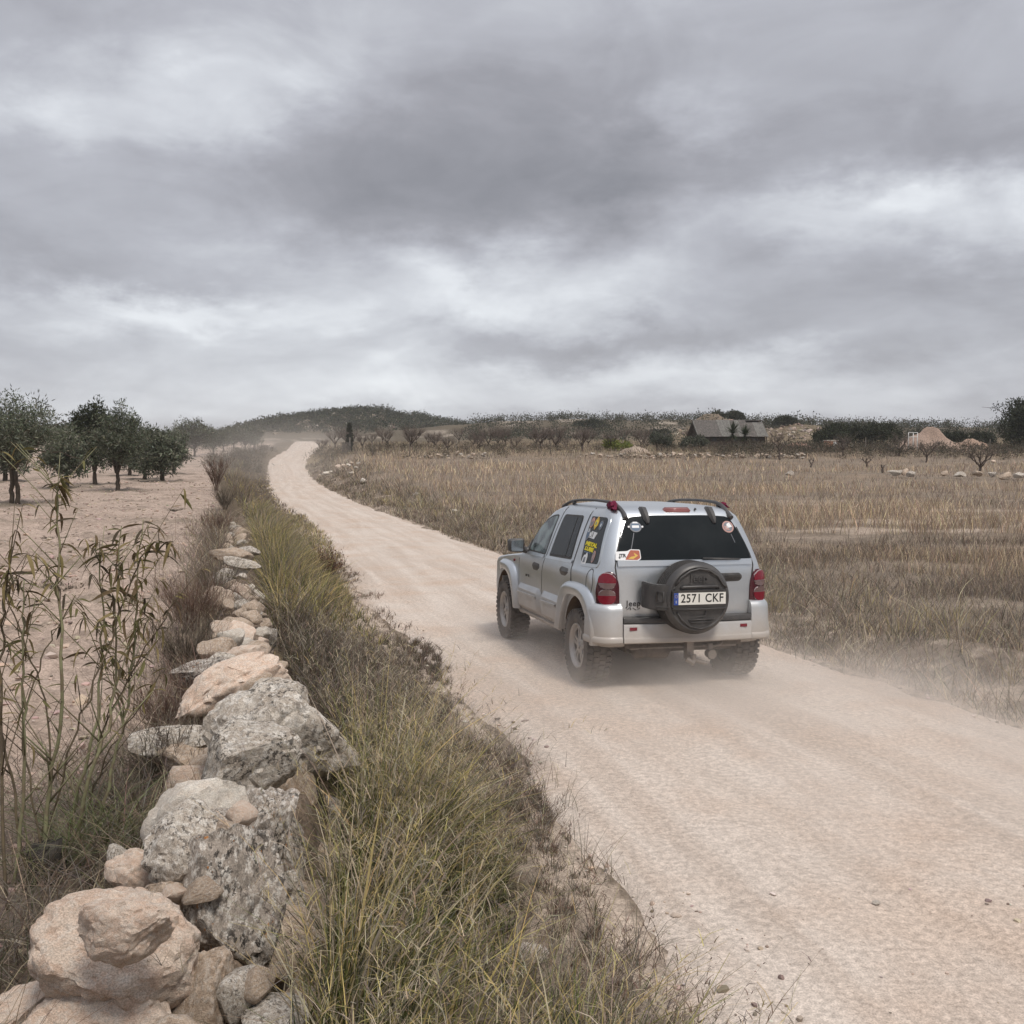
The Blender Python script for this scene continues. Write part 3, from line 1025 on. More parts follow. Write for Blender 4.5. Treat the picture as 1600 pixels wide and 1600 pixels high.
sticker([disc(.043, .065, STICKG), disc(.030, .045, STICKB, .001), shape([(-.012, .02), (.012, .02), (.0, .06)], STICKW, .002)], .05, 1.46, qwl)
v1, f1 = text_data('1', .075, .12, .0006, .003)
sticker([shape([(-.10, -.034), (.06, -.034), (.105, .036), (-.06, .036)], STICKW), disc(.034, .030, INK, .001, -.062, 0), disc(.027, .024, STICKW, .002, -.062, 0), (sh(v1, .003), f1, INK)], -.09, 1.458, qwl, R(-3))
v1, f1 = text_data('METAL', .052, .10, .0006, .0035, 1.0, 2.05); v2, f2 = text_data('LUBE', .052, .10, .0006, .0035, 1.0, 2.05)
v1 = v1.copy(); v1[:, 1] += .025; v1[:, 0] += .012
v2 = v2.copy(); v2[:, 1] -= .025; v2[:, 0] -= .012
sticker([(v1, f1, YELLOW), (v2, f2, YELLOW), shape([(-.12, -.066), (.06, -.062), (.05, -.054), (-.125, -.054)], STICKB)], -.115, 1.345, qwl, R(-2))
sticker([shape([(-.06, -.06), (.055, -.06), (.06, .02), (.03, .065), (.0, .035), (-.035, .03), (-.055, -.01)], STICKW), shape([(-.03, -.045), (.03, -.04), (.022, .012), (-.02, .005)], STICKG, .001)], -.055, 1.232, qwl)
sticker([disc(.036, .060, STICKP), disc(.026, .045, STICKG, .001), disc(.014, .02, STICKP, .002)], -.275, 1.262, qwl)

# ---- tailgate
tgp = rounded([(-.655, .705), (-.668, .95), (-.700, 1.19), (-.690, 1.232), (.690, 1.232), (.700, 1.19), (.668, .95), (.655, .705)], .02)
tail = patch('tailgate', tgp, FR_B, PAINT, car, off=.010, thick=.03, bevel=.012, bev_in=.008)
ribbon([(-.668, .70), (-.680, .95), (-.712, 1.19), (-.69, 1.30), (-.60, 1.55)], FR_B, .012, .0035, RUBBER, 'shut_line_shade', car)  # dark strips put in for the shade of the tailgate gaps
ribbon([(.668, .70), (.680, .95), (.712, 1.19), (.69, 1.30), (.60, 1.55)], FR_B, .012, .0035, RUBBER, 'shut_line_shade', car)
ribbon([(-.69, 1.222), (.69, 1.222)], FR_B, .050, .022, PAINT, 'window_ledge', tail)
ribbon([(-.655, .705), (.655, .705)], FR_B, .012, .006, RUBBER, 'shut_line_shade', car)
rw = patch('rear_window', rounded([(-.690, 1.246), (-.655, 1.40), (-.535, 1.645), (-.30, 1.662), (.30, 1.662), (.535, 1.645), (.655, 1.40), (.690, 1.246)], [.03, .2, .06, .2, .2, .06, .2, .03]), FR_B, GLASS, car, off=.010, thick=.016, step=.03)
def back_mark(name, items, x, z, parent, off=.012, roll=0.0):
    return flat_group(name, items, on_surface(FR_B, x, z, off, roll=roll), parent)
back_mark('sticker', [disc(.060, .055, STICKG), disc(.047, .043, STICKB, .001), shape([(-.035, -.012), (.035, -.012), (.035, .014), (-.035, .014)], STICKW, .002), disc(.010, .010, STICKW, .002, -.068), disc(.010, .010, STICKW, .002, .068), shape([(-.03, .035), (.03, .035), (.02, .05), (-.02, .05)], STICKW, .002)], -.465, 1.555, rw, .0135)
back_mark('sticker', [disc(.062, .062, STICKP), disc(.048, .048, STICKG, .001), shape([(-.02, -.02), (.045, .0), (.02, .045), (-.01, .03)], STICKW, .002), shape([(-.035, -.03), (.01, -.035), (.0, .0), (-.04, .01)], STICKP, .002)], .50, 1.548, rw, .0135)
vt, ft = text_data('.JTR', .048, 0, .0005, .002, .9)
vt = vt.copy(); vt[:, 0] -= .055; vt[:, 1] -= .002
back_mark('sticker', [shape(rounded([(-.125, -.045), (-.115, .040), (0.0, .045), (.03, .062), (.125, .058), (.128, -.03), (.10, -.05)], .012), STICKW), shape(rounded([(-.03, -.040), (.02, .04), (.03, .054), (.118, .050), (.12, -.025), (.09, -.044)], .01), STICKO, .001),
          shape([(.0, -.03), (.05, -.035), (.10, .0), (.06, .03), (.07, -.005), (.03, -.012)], GOLD, .002), (sh(vt, .002), ft, INK)], -.585, 1.292, rw, .0135)
ribbon([(-.49, 1.50), (-.545, 1.34)], FR_B, .006, .0115, STICKG, 'heating_wire', rw)
ribbon([(.52, 1.48), (.545, 1.40)], FR_B, .005, .0115, STICKG, 'heating_wire', rw)
# hinges of the glass
for x in (-.345, .352):
    tb = Tubes()
    tb.tube([(x, -.315, 1.722), (x, -.385, 1.712), (x, -.432, 1.672), (x + .004, -.462, 1.630), (x + .008, -.488, 1.592)], [.03, .040, .038, .032, .014], 6)
    tb.build('window_hinge', PLASTIC, car, sharp=40)
bmx = bmesh.new()
bmesh.ops.create_cube(bmx, size=1, matrix=Matrix.Translation((.005, -.375, 1.708)) @ Matrix.Rotation(R(24), 4, 'X') @ Matrix.Diagonal((.275, .075, .055, 1)))
bmesh.ops.bevel(bmx, geom=bmx.edges[:], offset=.014, segments=3, affect='EDGES')
mex = bpy.data.meshes.new('brake_lamp'); bmx.to_mesh(mex); bmx.free()
for p in mex.polygons: p.use_smooth = True
link_mesh('brake_lamp', mex, car, [STOPLENS])
tb = Tubes(); tb.tube([(.20, -.37, 1.715), (.20, -.385, 1.728), (.20, -.395, 1.722)], .010, 6); tb.build('washer_jet', PLASTIC, car)
# wiper parked along the foot of the glass, gate handle, badges
tb = Tubes(); tb.tube([(.16, -.655, 1.262), (.40, -.650, 1.256), (.56, -.640, 1.252)], [.012, .010, .007], 6); tb.build('wiper', PLASTIC, rw)
patch('gate_handle', rounded([(.33, 1.035), (.33, 1.118), (.56, 1.118), (.592, 1.08), (.56, 1.038)], .03), FR_B, PLASTIC, tail, off=.030, thick=.03, bevel=.022, bev_in=.018)
patch('handle_grip', rounded([(.40, 1.075), (.40, 1.098), (.555, 1.098), (.555, 1.075)], .01), FR_B, RUBBER, tail, off=.040, thick=.012, bevel=.006, bev_in=.004)
v1, f1 = text_data('Jeep', .078, 0, .0015, .0008, 1.08)
back_mark('badge', [(v1, f1, BADGE)], -.537, .848, tail, .014)
back_mark('badge', [shape([(-.07, -.010), (-.035, .012), (-.03, -.008), (-.022, -.008), (-.028, .018), (-.04, .016)], BADGE), shape([(-.012, .012), (.0, .012), (.03, -.008), (.022, -.012)], BADGE), shape([(.035, -.008), (.065, .012), (.06, .0)], BADGE)], -.537, .797, tail, .014)
v1, f1 = text_data('JEEP', .030, 0, .0012, .001, 1.3)
flat_group('lettering', [(sh(v1, .0), f1, BADGE), shape([(.075, -.012), (.10, -.012), (.10, .016), (.075, .016)], BADGE)], on_surface(FR_L, 1.78, .885, .007), [o for o in car.children if o.name.startswith('door')][0])

# ---- tail lamps
for sgn in (-1, 1):
    D = V3((-sgn * .42, .907, 0)); U = V3((.907, sgn * .42, 0))
    O = V3((sgn * .77, -.58, 0)) - D * 2
    fr = (O, U, V3((0, 0, 1)), D)
    s = sgn
    tl = patch('tail_lamp', rounded([(-.100 * s, .825), (-.100 * s, 1.04), (-.055 * s, 1.142), (.020 * s, 1.152), (.085 * s, 1.09), (.118 * s, .98), (.105 * s, .825)], [.01, .05, .07, .06, .06, .08, .02]), fr, DARKLENS, car, off=.020, thick=.04, step=.03, bevel=.016, bev_in=.012)
    for zc, up in ((1.058, 1), (.912, 0)):
        ring = circle(.008 * s, zc, .082, .080, 26)
        patch('lens_ring', ring, fr, RINGLENS, tl, off=.024, thick=.012, step=.03, bevel=.008, bev_in=.006)
        cut = zc - .018 if up else zc + .018
        top = [p for p in circle(.008 * s, zc, .073, .071, 60) if p[1] >= cut]; bot = [p for p in circle(.008 * s, zc, .073, .071, 60) if p[1] <= cut]
        top = sorted(top, key=lambda p: math.atan2(p[1] - cut - .02, p[0])); bot = sorted(bot, key=lambda p: math.atan2(p[1] - cut + .02, p[0] - .008 * s))
        top = sorted(top, key=lambda p: math.atan2(p[1] - cut - .02, p[0] - .008 * s))
        patch('lens', top, fr, REDLENS if up else CLEARLENS, tl, off=.030, thick=.012, step=.03)
        patch('lens', bot, fr, CLEARLENS if up else REDLENS, tl, off=.030, thick=.012, step=.03)

# ---- rear bumper: two corner pieces and the middle, lofted along a plan path
def loft(name, plan, prof, mat, parent, ends=True):
    """plan: (x, y, nx, ny); prof: (outward offset, z)"""
    V = []
    for (x, y, nx, ny) in plan:
        for (o, z) in prof:
            V.append((x + nx * o, y + ny * o, z))
    n = len(prof); F = []
    for i in range(len(plan) - 1):
        for j in range(n - 1):
            F.append([i * n + j, i * n + j + 1, (i + 1) * n + j + 1, (i + 1) * n + j])
    bm = bmesh.new()
    vs = [bm.verts.new(v) for v in V]
    for f in F: bm.faces.new([vs[i] for i in f])
    if ends:
        bm.faces.new([vs[i] for i in range(n)]); bm.faces.new([vs[(len(plan) - 1) * n + i] for i in range(n)])
    bmesh.ops.recalc_face_normals(bm, faces=bm.faces)
    me = bpy.data.meshes.new(name); bm.to_mesh(me); bm.free()
    for p in me.polygons: p.use_smooth = True
    me.set_sharp_from_angle(angle=R(35))
    return link_mesh(name, me, parent, [mat])


bump = Tubes(); bump.box((-.66, -.62, .50), (.66, -.45, .70)); bumper = bump.build('rear_bumper', UNDER, car, smooth=False)
plan = []
for k in range(15):
    x = -.656 + 1.312 * k / 14
    plan.append((x, -.62 - .03 * (1 - (x / .656) ** 2), 0, -1))
loft('bumper_bar', plan, [(-.05, .668), (.06, .668), (.078, .660), (.085, .640), (.085, .545), (.090, .535), (.094, .525), (.094, .492), (.085, .482), (-.05, .478)], PAINT, bumper)
loft('step_pad', plan, [(-.05, .728), (.055, .728), (.074, .720), (.080, .705), (.080, .676), (.066, .668), (-.05, .668)], PLASTIC, bumper)
for sgn in (-1, 1):
    plan = []
    r = .16
    pts = [(.664, -.62, 0, -1), (.70, -.62, 0, -1), (.735, -.618, 0, -1)]
    cxx, cyy = .735, -.62 + r
    for k in range(1, 9):
        a = R(90) * k / 8
        pts.append((cxx + r * math.sin(a) * .80, cyy - r * math.cos(a), math.sin(a), -math.cos(a)))
    pts += [(cxx + r * .80, -.42, 1, 0), (cxx + r * .80, -.38, 1, 0)]
    plan = [(sgn * x, y, sgn * nx, ny) for x, y, nx, ny in pts]
    loft('bumper_corner', plan, [(-.06, .855), (.0, .853), (.035, .842), (.058, .815), (.066, .780), (.072, .545), (.080, .535), (.086, .522), (.084, .492), (.070, .476), (-.06, .470)], PAINT, bumper)
    tb = Tubes(); tb.box((sgn * .566 - .036, -.718, .607), (sgn * .566 + .036, -.700, .636)); tb.build('reflector', REDLENS, bumper, smooth=False)

# ---- spare wheel on the tailgate
spare = empty('spare_wheel', (0, 0, 0)); spare.parent = car
SX, SZ, SRAD = -.02, .920, .338


def lathe(prof, n, M, name, mat, parent, sharp=30):
    """prof: (axial, radius) closed around the x axis then placed by M"""
    P = np.array(prof); th = np.linspace(0, 2 * np.pi, n, endpoint=False)
    V = np.stack([np.repeat(P[:, 0][None], n, 0), P[:, 1][None] * np.cos(th)[:, None], P[:, 1][None] * np.sin(th)[:, None]], -1).reshape(-1, 3)
    k = len(P); F = []
    for i in range(n):
        for j in range(k - 1):
            a = i * k + j; b = ((i + 1) % n) * k + j
            F.append([a, a + 1, b + 1, b])
    V = [M @ V3(v) for v in V]
    bm = bmesh.new(); vs = [bm.verts.new(v) for v in V]
    for f in F: bm.faces.new([vs[i] for i in f])
    bmesh.ops.recalc_face_normals(bm, faces=bm.faces)
    me = bpy.data.meshes.new(name); bm.to_mesh(me); bm.free()
    for p in me.polygons: p.use_smooth = True
    me.set_sharp_from_angle(angle=R(sharp))
    return link_mesh(name, me, parent, [mat])


MS = Matrix.Translation((SX, -.790, SZ)) @ Matrix.Rotation(R(-90), 4, 'Z')     # axle now points to -y
tp = [(-.105, .20), (-.115, .26), (-.115, .30), (-.105, .325)]
for a in (-.085, -.048, -.012, .024, .060):
    tp += [(a - .002, .338), (a + .022, .3385), (a + .0225, .327), (a + .034, .327), (a + .0345, .338)]
tp += [(.100, .335), (.112, .318), (.118, .29), (.11, .22), (.10, .20)]
lathe(tp, 72, MS, 'tyre', TYRE_DARK, spare, 25)
# hard cover: dished disc with a clasp arm that reaches round to the hinge side
cover = lathe([(.095, .334), (.112, .330), (.135, .318), (.152, .302), (.158, .290), (.156, .282), (.150, .276), (.150, .20), (.153, .10), (.154, .001)], 72, MS, 'spare_cover', PLASTIC, spare, 25)
CY = -.790 - .150
tb = Tubes()
def slab(pts, y0, y1):
    n = len(pts)
    V = [(x, y0, z) for x, z in pts] + [(x, y1, z) for x, z in pts]
    bm = bmesh.new(); vs = [bm.verts.new(v) for v in V]
    bm.faces.new(vs[:n]); bm.faces.new(vs[n:])
    for i in range(n): bm.faces.new((vs[i], vs[(i + 1) % n], vs[n + (i + 1) % n], vs[n + i]))
    bmesh.ops.recalc_face_normals(bm, faces=bm.faces)
    return bm
def bm_obj(bm, name, mat, parent, bev=0.0, sharp=35):
    if bev: bmesh.ops.bevel(bm, geom=bm.edges[:], offset=bev, segments=2, affect='EDGES', clamp_overlap=True)
    me = bpy.data.meshes.new(name); bm.to_mesh(me); bm.free()
    for p in me.polygons: p.use_smooth = True
    me.set_sharp_from_angle(angle=R(sharp))
    return link_mesh(name, me, parent, [mat])
# clasp arm in bent plates
P = []
for (x, y, z0, z1) in ((-.245, -.945, .815, 1.055), (-.345, -.925, .812, 1.052), (-.40, -.895, .815, 1.050), (-.445, -.855, .818, 1.052), (-.480, -.80, .822, 1.062), (-.490, -.70, .825, 1.066)):
    P.append((x, y, z0, z1))
loft_plan = []
V = []; F = []
for (x, y, z0, z1) in P:
    V += [(x, y, z0), (x, y, z1), (x + .05, y + .05, z1), (x + .05, y + .05, z0)]
for i in range(len(P) - 1):
    for j in range(4):
        a = i * 4 + j; b = i * 4 + (j + 1) % 4
        F.append([a, b, b + 4, a + 4])
F += [[0, 1, 2, 3], [(len(P) - 1) * 4 + k for k in (3, 2, 1, 0)]]
bm = bmesh.new(); vs = [bm.verts.new(v) for v in V]
for f in F: bm.faces.new([vs[i] for i in f])
bmesh.ops.recalc_face_normals(bm, faces=bm.faces)
bm_obj(bm, 'cover_clasp', PLASTIC, spare, .010)
def frame_bar(path, r, name='cover_rib', parent=spare, mat=PLASTIC):
    tb = Tubes(); tb.tube(path, r, 6); return tb.build(name, mat, parent)
def ring_path(pts): return pts + [pts[0]]
frame_bar(ring_path([(-.415, -.892, .895), (-.415, -.892, .985), (-.36, -.927, .985), (-.36, -.927, .890)]), .007)
frame_bar([(-.250, -.950, 1.03), (-.285, -.947, 1.015), (-.285, -.947, .865), (-.32, -.938, .845), (-.42, -.885, .845)], .006)
# raised rim lines of the cover and recess of the number plate
frame_bar([(-.25, CY - .006, 1.05), (-.20, CY - .010, 1.115), (-.11, CY - .012, 1.175), (-.02, CY - .012, 1.195), (.08, CY - .012, 1.180), (.17, CY - .010, 1.125), (.225, CY - .010, 1.045), (.265, CY - .006, 1.02)], .010)
frame_bar([(-.20, CY - .008, 1.015), (-.18, CY - .014, 1.030), (.16, CY - .014, 1.032), (.18, CY - .008, 1.015)], .014)
rec = slab(rounded([(-.292, .838), (-.292, 1.000), (.248, 1.000), (.248, .838)], .012), CY - .030, CY + .05)
bm_obj(rec, 'plate_holder', PLASTIC, spare, .006)
frame_bar([(-.285, CY - .034, .832), (-.05, CY - .036, .826), (.24, CY - .034, .832)], .008)
inn = slab([(-.280, .848), (-.280, .994), (.238, .994), (.238, .848)], CY - .033, CY - .02)
bm_obj(inn, 'plate_recess', RUBBER, spare)
frame_bar([(.05, CY - .010, .800), (.05, CY - .010, .765), (.03, CY - .010, .755), (-.05, CY - .010, .755)], .005)
frame_bar([(-.12, CY - .010, .725), (.14, CY - .010, .728)], .006)
frame_bar([(-.10, CY - .010, .700), (.12, CY - .010, .703)], .006)
frame_bar([(-.235, CY - .006, .80), (-.19, CY - .010, .73), (-.11, CY - .012, .665), (0, CY - .012, .640), (.10, CY - .012, .662)], .008)
# number plate with its characters
pit = [shape([(-.26, -.055), (.26, -.055), (.26, .055), (-.26, .055)], WHITE), shape([(-.26, -.055), (-.215, -.055), (-.215, .055), (-.26, .055)], EUBLUE, .001)]
v1, f1 = text_data('2571 CKF', .118, 0, .0006, .0018, 1.08, .80)
v1 = v1.copy(); v1[:, 1] *= .93
w_ = v1[:, 0].max() - v1[:, 0].min(); v1[:, 0] = (v1[:, 0] - v1[:, 0].mean()) * (.425 / w_)
v1[:, 0] += .0225 - (v1[:, 0].max() + v1[:, 0].min()) / 2
pit.append((sh(v1, .002), f1, INK))
v1, f1 = text_data('E', .030, 0, .0005, .001); v1 = v1.copy(); v1[:, 0] -= .2375; v1[:, 1] -= .028
pit.append((sh(v1, .002), f1, WHITE))
for k in range(12):
    a = 2 * math.pi * k / 12
    pit.append(disc(.0022, .0022, GOLD, .002, -.2375 + .013 * math.cos(a), .024 + .013 * math.sin(a), 6))
flat_group('number_plate', pit, Matrix.Translation((-.022, CY - .037, .925)) @ Matrix.Rotation(R(90), 4, 'X'), spare)
v1, f1 = text_data('Jeep', .105, 0, .004, .001)
flat_group('embossed_badge', [(v1, f1, PLASTIC)], Matrix.Translation((-.02, CY - .008, 1.105)) @ Matrix.Rotation(R(90), 4, 'X'), spare)

# ---- road wheels
def wheel_tyre():
    tb = Tubes()
    Rr = .362; n = 38
    prof = [(-.105, .222), (-.122, .245), (-.128, .285), (-.122, .325), (-.108, .345), (-.06, .350), (0, .351), (.06, .350), (.108, .345), (.122, .325), (.128, .285), (.122, .245), (.105, .222)]
    th = np.linspace(0, 2 * np.pi, 60, endpoint=False); P = np.array(prof); k = len(P)
    V = np.stack([np.repeat(P[:, 0][None], 60, 0), P[:, 1][None] * np.cos(th)[:, None], P[:, 1][None] * np.sin(th)[:, None]], -1).reshape(-1, 3)
    F = np.array([[i * k + j, i * k + j + 1, ((i + 1) % 60) * k + j + 1, ((i + 1) % 60) * k + j] for i in range(60) for j in range(k - 1)])
    tb.add(V, F)
    # tread blocks: two shoulder rows and two centre rows of chunky lugs
    for i in range(n):
        for (a0, a1, ph, r0, r1, span) in ((.072, .124, 0, .335, .366, .60), (-.124, -.072, .5, .335, .366, .60), (.006, .062, .45, .345, .366, .62), (-.062, -.006, .95, .345, .366, .62)):
            t0 = 2 * math.pi * (i + ph) / n; t1 = t0 + 2 * math.pi * span / n
            V = []
            for tt in (t0, t1):
                sk = .010 if tt == t1 else 0
                for (a, r) in ((a0 + sk * .5, r0), (a0 + sk * .5, r1), (a1, r1 - (.006 if a1 > .1 else 0)), (a1, r0 - (.02 if abs(a1) > .1 else 0))):
                    V.append((a, r * math.cos(tt), r * math.sin(tt)))
            F = [[0, 1, 2, 3], [7, 6, 5, 4], [1, 5, 6, 2], [0, 4, 5, 1], [2, 6, 7, 3]]
            tb.add(V, F)
    return tb.mesh('tyre', True, 30)


def wheel_rim():
    """alloy seen from outside (+x is outwards)"""
    bm = bmesh.new()
    def ring(prof, n=48):
        rows = [[bm.verts.new((a, r * math.cos(2 * math.pi * i / n), r * math.sin(2 * math.pi * i / n))) for a, r in prof] for i in range(n)]
        for i in range(n):
            for j in range(len(prof) - 1):
                bm.faces.new((rows[i][j], rows[i][j + 1], rows[(i + 1) % n][j + 1], rows[(i + 1) % n][j]))
    ring([(-.09, .215), (-.085, .195), (.04, .190), (.085, .198), (.105, .222), (.112, .222), (.114, .212), (.104, .200), (.086, .190)])
    ring([(.086, .192), (.084, .172), (.074, .168)])
    ring([(.070, .080), (.082, .072), (.084, .035), (.098, .032), (.100, .0)])
    # five broad spokes, split by a slot
    for k in range(5):
        a = 2 * math.pi * k / 5 + .3
        for off in (-1, 1):
            def pt(r, w, x):
                t = off * w
                return bm.verts.new((x, r * math.cos(a) - t * math.sin(a), r * math.sin(a) + t * math.cos(a)))
            sec = []
            for (r, w0, w1, x) in ((.055, .002, .036, .080), (.11, .007, .040, .082), (.150, .010, .050, .080), (.178, .012, .070, .079)):
                sec.append([pt(r, w0, x), pt(r, w1, x), pt(r, w1, x - .035), pt(r, w0, x - .035)])
            for s0, s1 in zip(sec, sec[1:]):
                for j in range(4):
                    bm.faces.new((s0[j], s0[(j + 1) % 4], s1[(j + 1) % 4], s1[j]))
        for i in range(5):
            b = 2 * math.pi * i / 5
    bmesh.ops.recalc_face_normals(bm, faces=bm.faces)
    me = bpy.data.meshes.new('rim'); bm.to_mesh(me); bm.free()
    for p in me.polygons: p.use_smooth = True
    me.set_sharp_from_angle(angle=R(30))
    me.materials.append(ALLOY)
    return me


ty = wheel_tyre(); ty.materials.append(TYRE)
ri = wheel_rim()
bk = Tubes(); bk.tube([(.0, 0, 0), (.045, 0, 0)], .19, 32); bkm = bk.mesh('brake_disc', True, 30); bkm.materials.append(UNDER)
first = None
for sgn in (-1, 1):
    for wy in (REAR_Y, FRONT_Y):
        w = empty('wheel', (0, 0, 0)); w.parent = car
        w.location = (sgn * .785, wy, .372)
        w.rotation_euler = (R(17 * wy), 0, R(180) if sgn < 0 else 0)
        for nm, m in (('tyre', ty), ('rim', ri), ('brake_disc', bkm)):
            o = bpy.data.objects.new(nm, m); C.objects.link(o); o.parent = w

# ---- underside, exhaust and tow hitch
tb = Tubes()
tb.box((-.55, -.50, .36), (.55, 3.1, .47))
tb.tube([(-.70, REAR_Y, .37), (.70, REAR_Y, .37)], .045, 10); tb.tube([(-.02, REAR_Y - .10, .36), (-.02, REAR_Y + .12, .36)], .10, 12)
tb.tube([(-.70, FRONT_Y, .37), (.70, FRONT_Y, .37)], .04, 10)
tb.box((-.60, -.60, .42), (.60, -.40, .50))
tb.build('underbody', UNDER, car, smooth=True, sharp=30)
tb = Tubes(); tb.tube([(-.48, -.50, .40), (-.46, -.52, .39), (-.16, -.52, .385), (-.14, -.50, .39)], [.05, .085, .085, .05], 14); tb.build('muffler', UNDER, car)
tb = Tubes()
tb.box((-.55, -.60, .405), (.55, -.53, .475))
tb.box((.005, -.66, .30), (.075, -.58, .47)); tb.tube([(.02, -.66, .36), (.10, -.68, .29), (.20, -.68, .265)], .02, 8)
tb.tube([(-.02, -.70, .32), (.04, -.72, .28), (.06, -.72, .31)], .03, 8)
tb.tube([(.045, -.72, .30), (.045, -.72, .36)], .025, 10)
tb.build('tow_hitch', STEEL, car, sharp=35)
tb = Tubes(); tb.tube([(.26, -.62, .44), (.26, -.63, .33)], .03, 8); tb.tube([(.26, -.68, .345), (.26, -.60, .345)], .045, 14)
tb.tube([(.18, -.62, .425), (.30, -.63, .415), (.37, -.62, .43), (.40, -.60, .45)], .012, 6); tb.build('trailer_socket', STEEL, car, sharp=35)

# ---- windscreen and front, out of sight from here but part of the car
FR_F = (V3((0, 6, 0)), V3((-1, 0, 0)), V3((0, 0, 1)), V3((0, -1, 0)))
patch('windscreen', rounded([(-.70, 1.16), (-.56, 1.62), (.56, 1.62), (.70, 1.16)], .05), FR_F, GLASS2, car, off=.005, thick=.01)
for s in (-1, 1):
    patch('headlamp', circle(s * .56, .88, .095, .095), FR_F, CLEARLENS, car, off=.02, thick=.03)
patch('grille', rounded([(-.40, .78), (-.40, .97), (.40, .97), (.40, .78)], .03), FR_F, RUBBER, car, off=.012, thick=.02)
patch('front_bumper', rounded([(-.70, .48), (-.70, .72), (.70, .72), (.70, .48)], .04), FR_F, PAINT, car, off=.09, thick=.12, bevel=.03, bev_in=.03)

# ---- red rags tied to the rails (separate from the car)
RAG = material('magenta_cloth', lambda T, b: T.l.new(T.mix(T.noise(tex(T), 25, 3), (.085, .004, .022), (.17, .012, .045)), b.inputs['Base Color']), rough=.8)
for sx, lbl in ((-1, 'crumpled magenta rag tied round the near left roof rail of the silver car'), (1, 'magenta rag tied round the far right roof rail of the silver car')):
    bm = bmesh.new(); bmesh.ops.create_icosphere(bm, subdivisions=3, radius=1)
    for v in bm.verts:
        n = noise.noise(v.co * 2.1 + V3((sx * 3, 1, 0)))
        v.co = V3((v.co.x * .042, v.co.y * .125, v.co.z * .036)) * ((1 if sx < 0 else .6) * (1 + .9 * n))
        v.co = V3((v.co.x + sx * .02, v.co.y, v.co.z - .25 * abs(v.co.y)))
    me = bpy.data.meshes.new('rag'); bm.to_mesh(me); bm.free()
    for p in me.polygons: p.use_smooth = True
    o = link_mesh('rag', me, None, [RAG])
    o.matrix_world = car.matrix_world @ Matrix.Translation((sx * .568, -.20, 1.765)) @ Matrix.Rotation(R(sx * 15), 4, 'Z')
    tag(o, lbl, 'rag')


# ================================================================== dry-stone wall
def m_stone(base, alt, lichen, dark, orange=0.0, bumpd=.02):
    def f(T, b):
        oi = T.new('ShaderNodeObjectInfo')
        o = T.addvec(tex(T), T.scalevec(oi.outputs['Location'], (3.1, 2.3, 1.7)))
        n1 = T.noise(o, 3.2, 6, .68)
        n2 = T.noise(o, 7.0, 7, .74)
        n3 = T.noise(o, 45.0, 3, .7)
        c = T.mix(T.ramp(n1, .40, .60), base, alt)
        c = T.mix(T.ramp(n2, .50, .565, 0, lichen), c, (.64, .60, .54))
        n4 = T.noise(T.addvec(o, (7, 3, 1)), 9.0, 7, .74)
        big = T.ramp(T.noise(T.addvec(o, (2, 5, 8)), 1.6, 3, .6), .38, .62, .35, 1.0)
        c = T.mix(T.math('MULTIPLY', T.ramp(n4, .515, .56, 0, dark), big), c, (.045, .040, .036))
        if orange:
            n5 = T.noise(T.addvec(o, (1, 9, 4)), 7.0, 3, .6)
            c = T.mix(T.ramp(n5, .66, .70, 0, orange), c, (.42, .17, .04))
        g = T.new('ShaderNodeVectorMath', operation='SCALE')
        T.put(g.inputs[0], c)
        T.put(g.inputs['Scale'], T.math('MULTIPLY', T.ramp(n3, .3, .7, .66, 1.22), T.math('MULTIPLY_ADD', oi.outputs['Random'], .22, .88)))
        T.l.new(g.outputs[0], b.inputs['Base Color'])
        h = T.math('MULTIPLY_ADD', n3, .25, T.math('MULTIPLY_ADD', n2, .8, n1))
        T.l.new(T.bump(h, 0.7, bumpd * .75), b.inputs['Normal'])
    return f


ST_PINK = material('pink_limestone', m_stone((.56, .42, .325), (.62, .51, .415), .35, .12), rough=.92, spec=.15)
ST_PALE = material('pale_limestone', m_stone((.58, .51, .43), (.66, .61, .53), .5, .2), rough=.92, spec=.15)
ST_GREY = material('lichen_limestone', m_stone((.40, .345, .285), (.50, .45, .385), .9, .85), rough=.95, spec=.1)
ST_DARK = material('dark_lichen_limestone', m_stone((.31, .268, .225), (.42, .365, .31), .9, 1.0, .8), rough=.95, spec=.1)
ST_BROWN = material('brown_limestone', m_stone((.40, .305, .225), (.50, .40, .31), .35, .4), rough=.95, spec=.1)
STONES = dict(p=ST_PINK, w=ST_PALE, g=ST_GREY, d=ST_DARK, b=ST_BROWN)


def ico(sub):
    bm = bmesh.new(); bmesh.ops.create_icosphere(bm, subdivisions=sub, radius=1)
    bm.verts.ensure_lookup_table()
    V = np.array([v.co[:] for v in bm.verts]); F = np.array([[v.index for v in f.verts] for f in bm.faces]); bm.free()
    return V, F


ICO = {s: ico(s) for s in (1, 2, 3, 4, 5)}


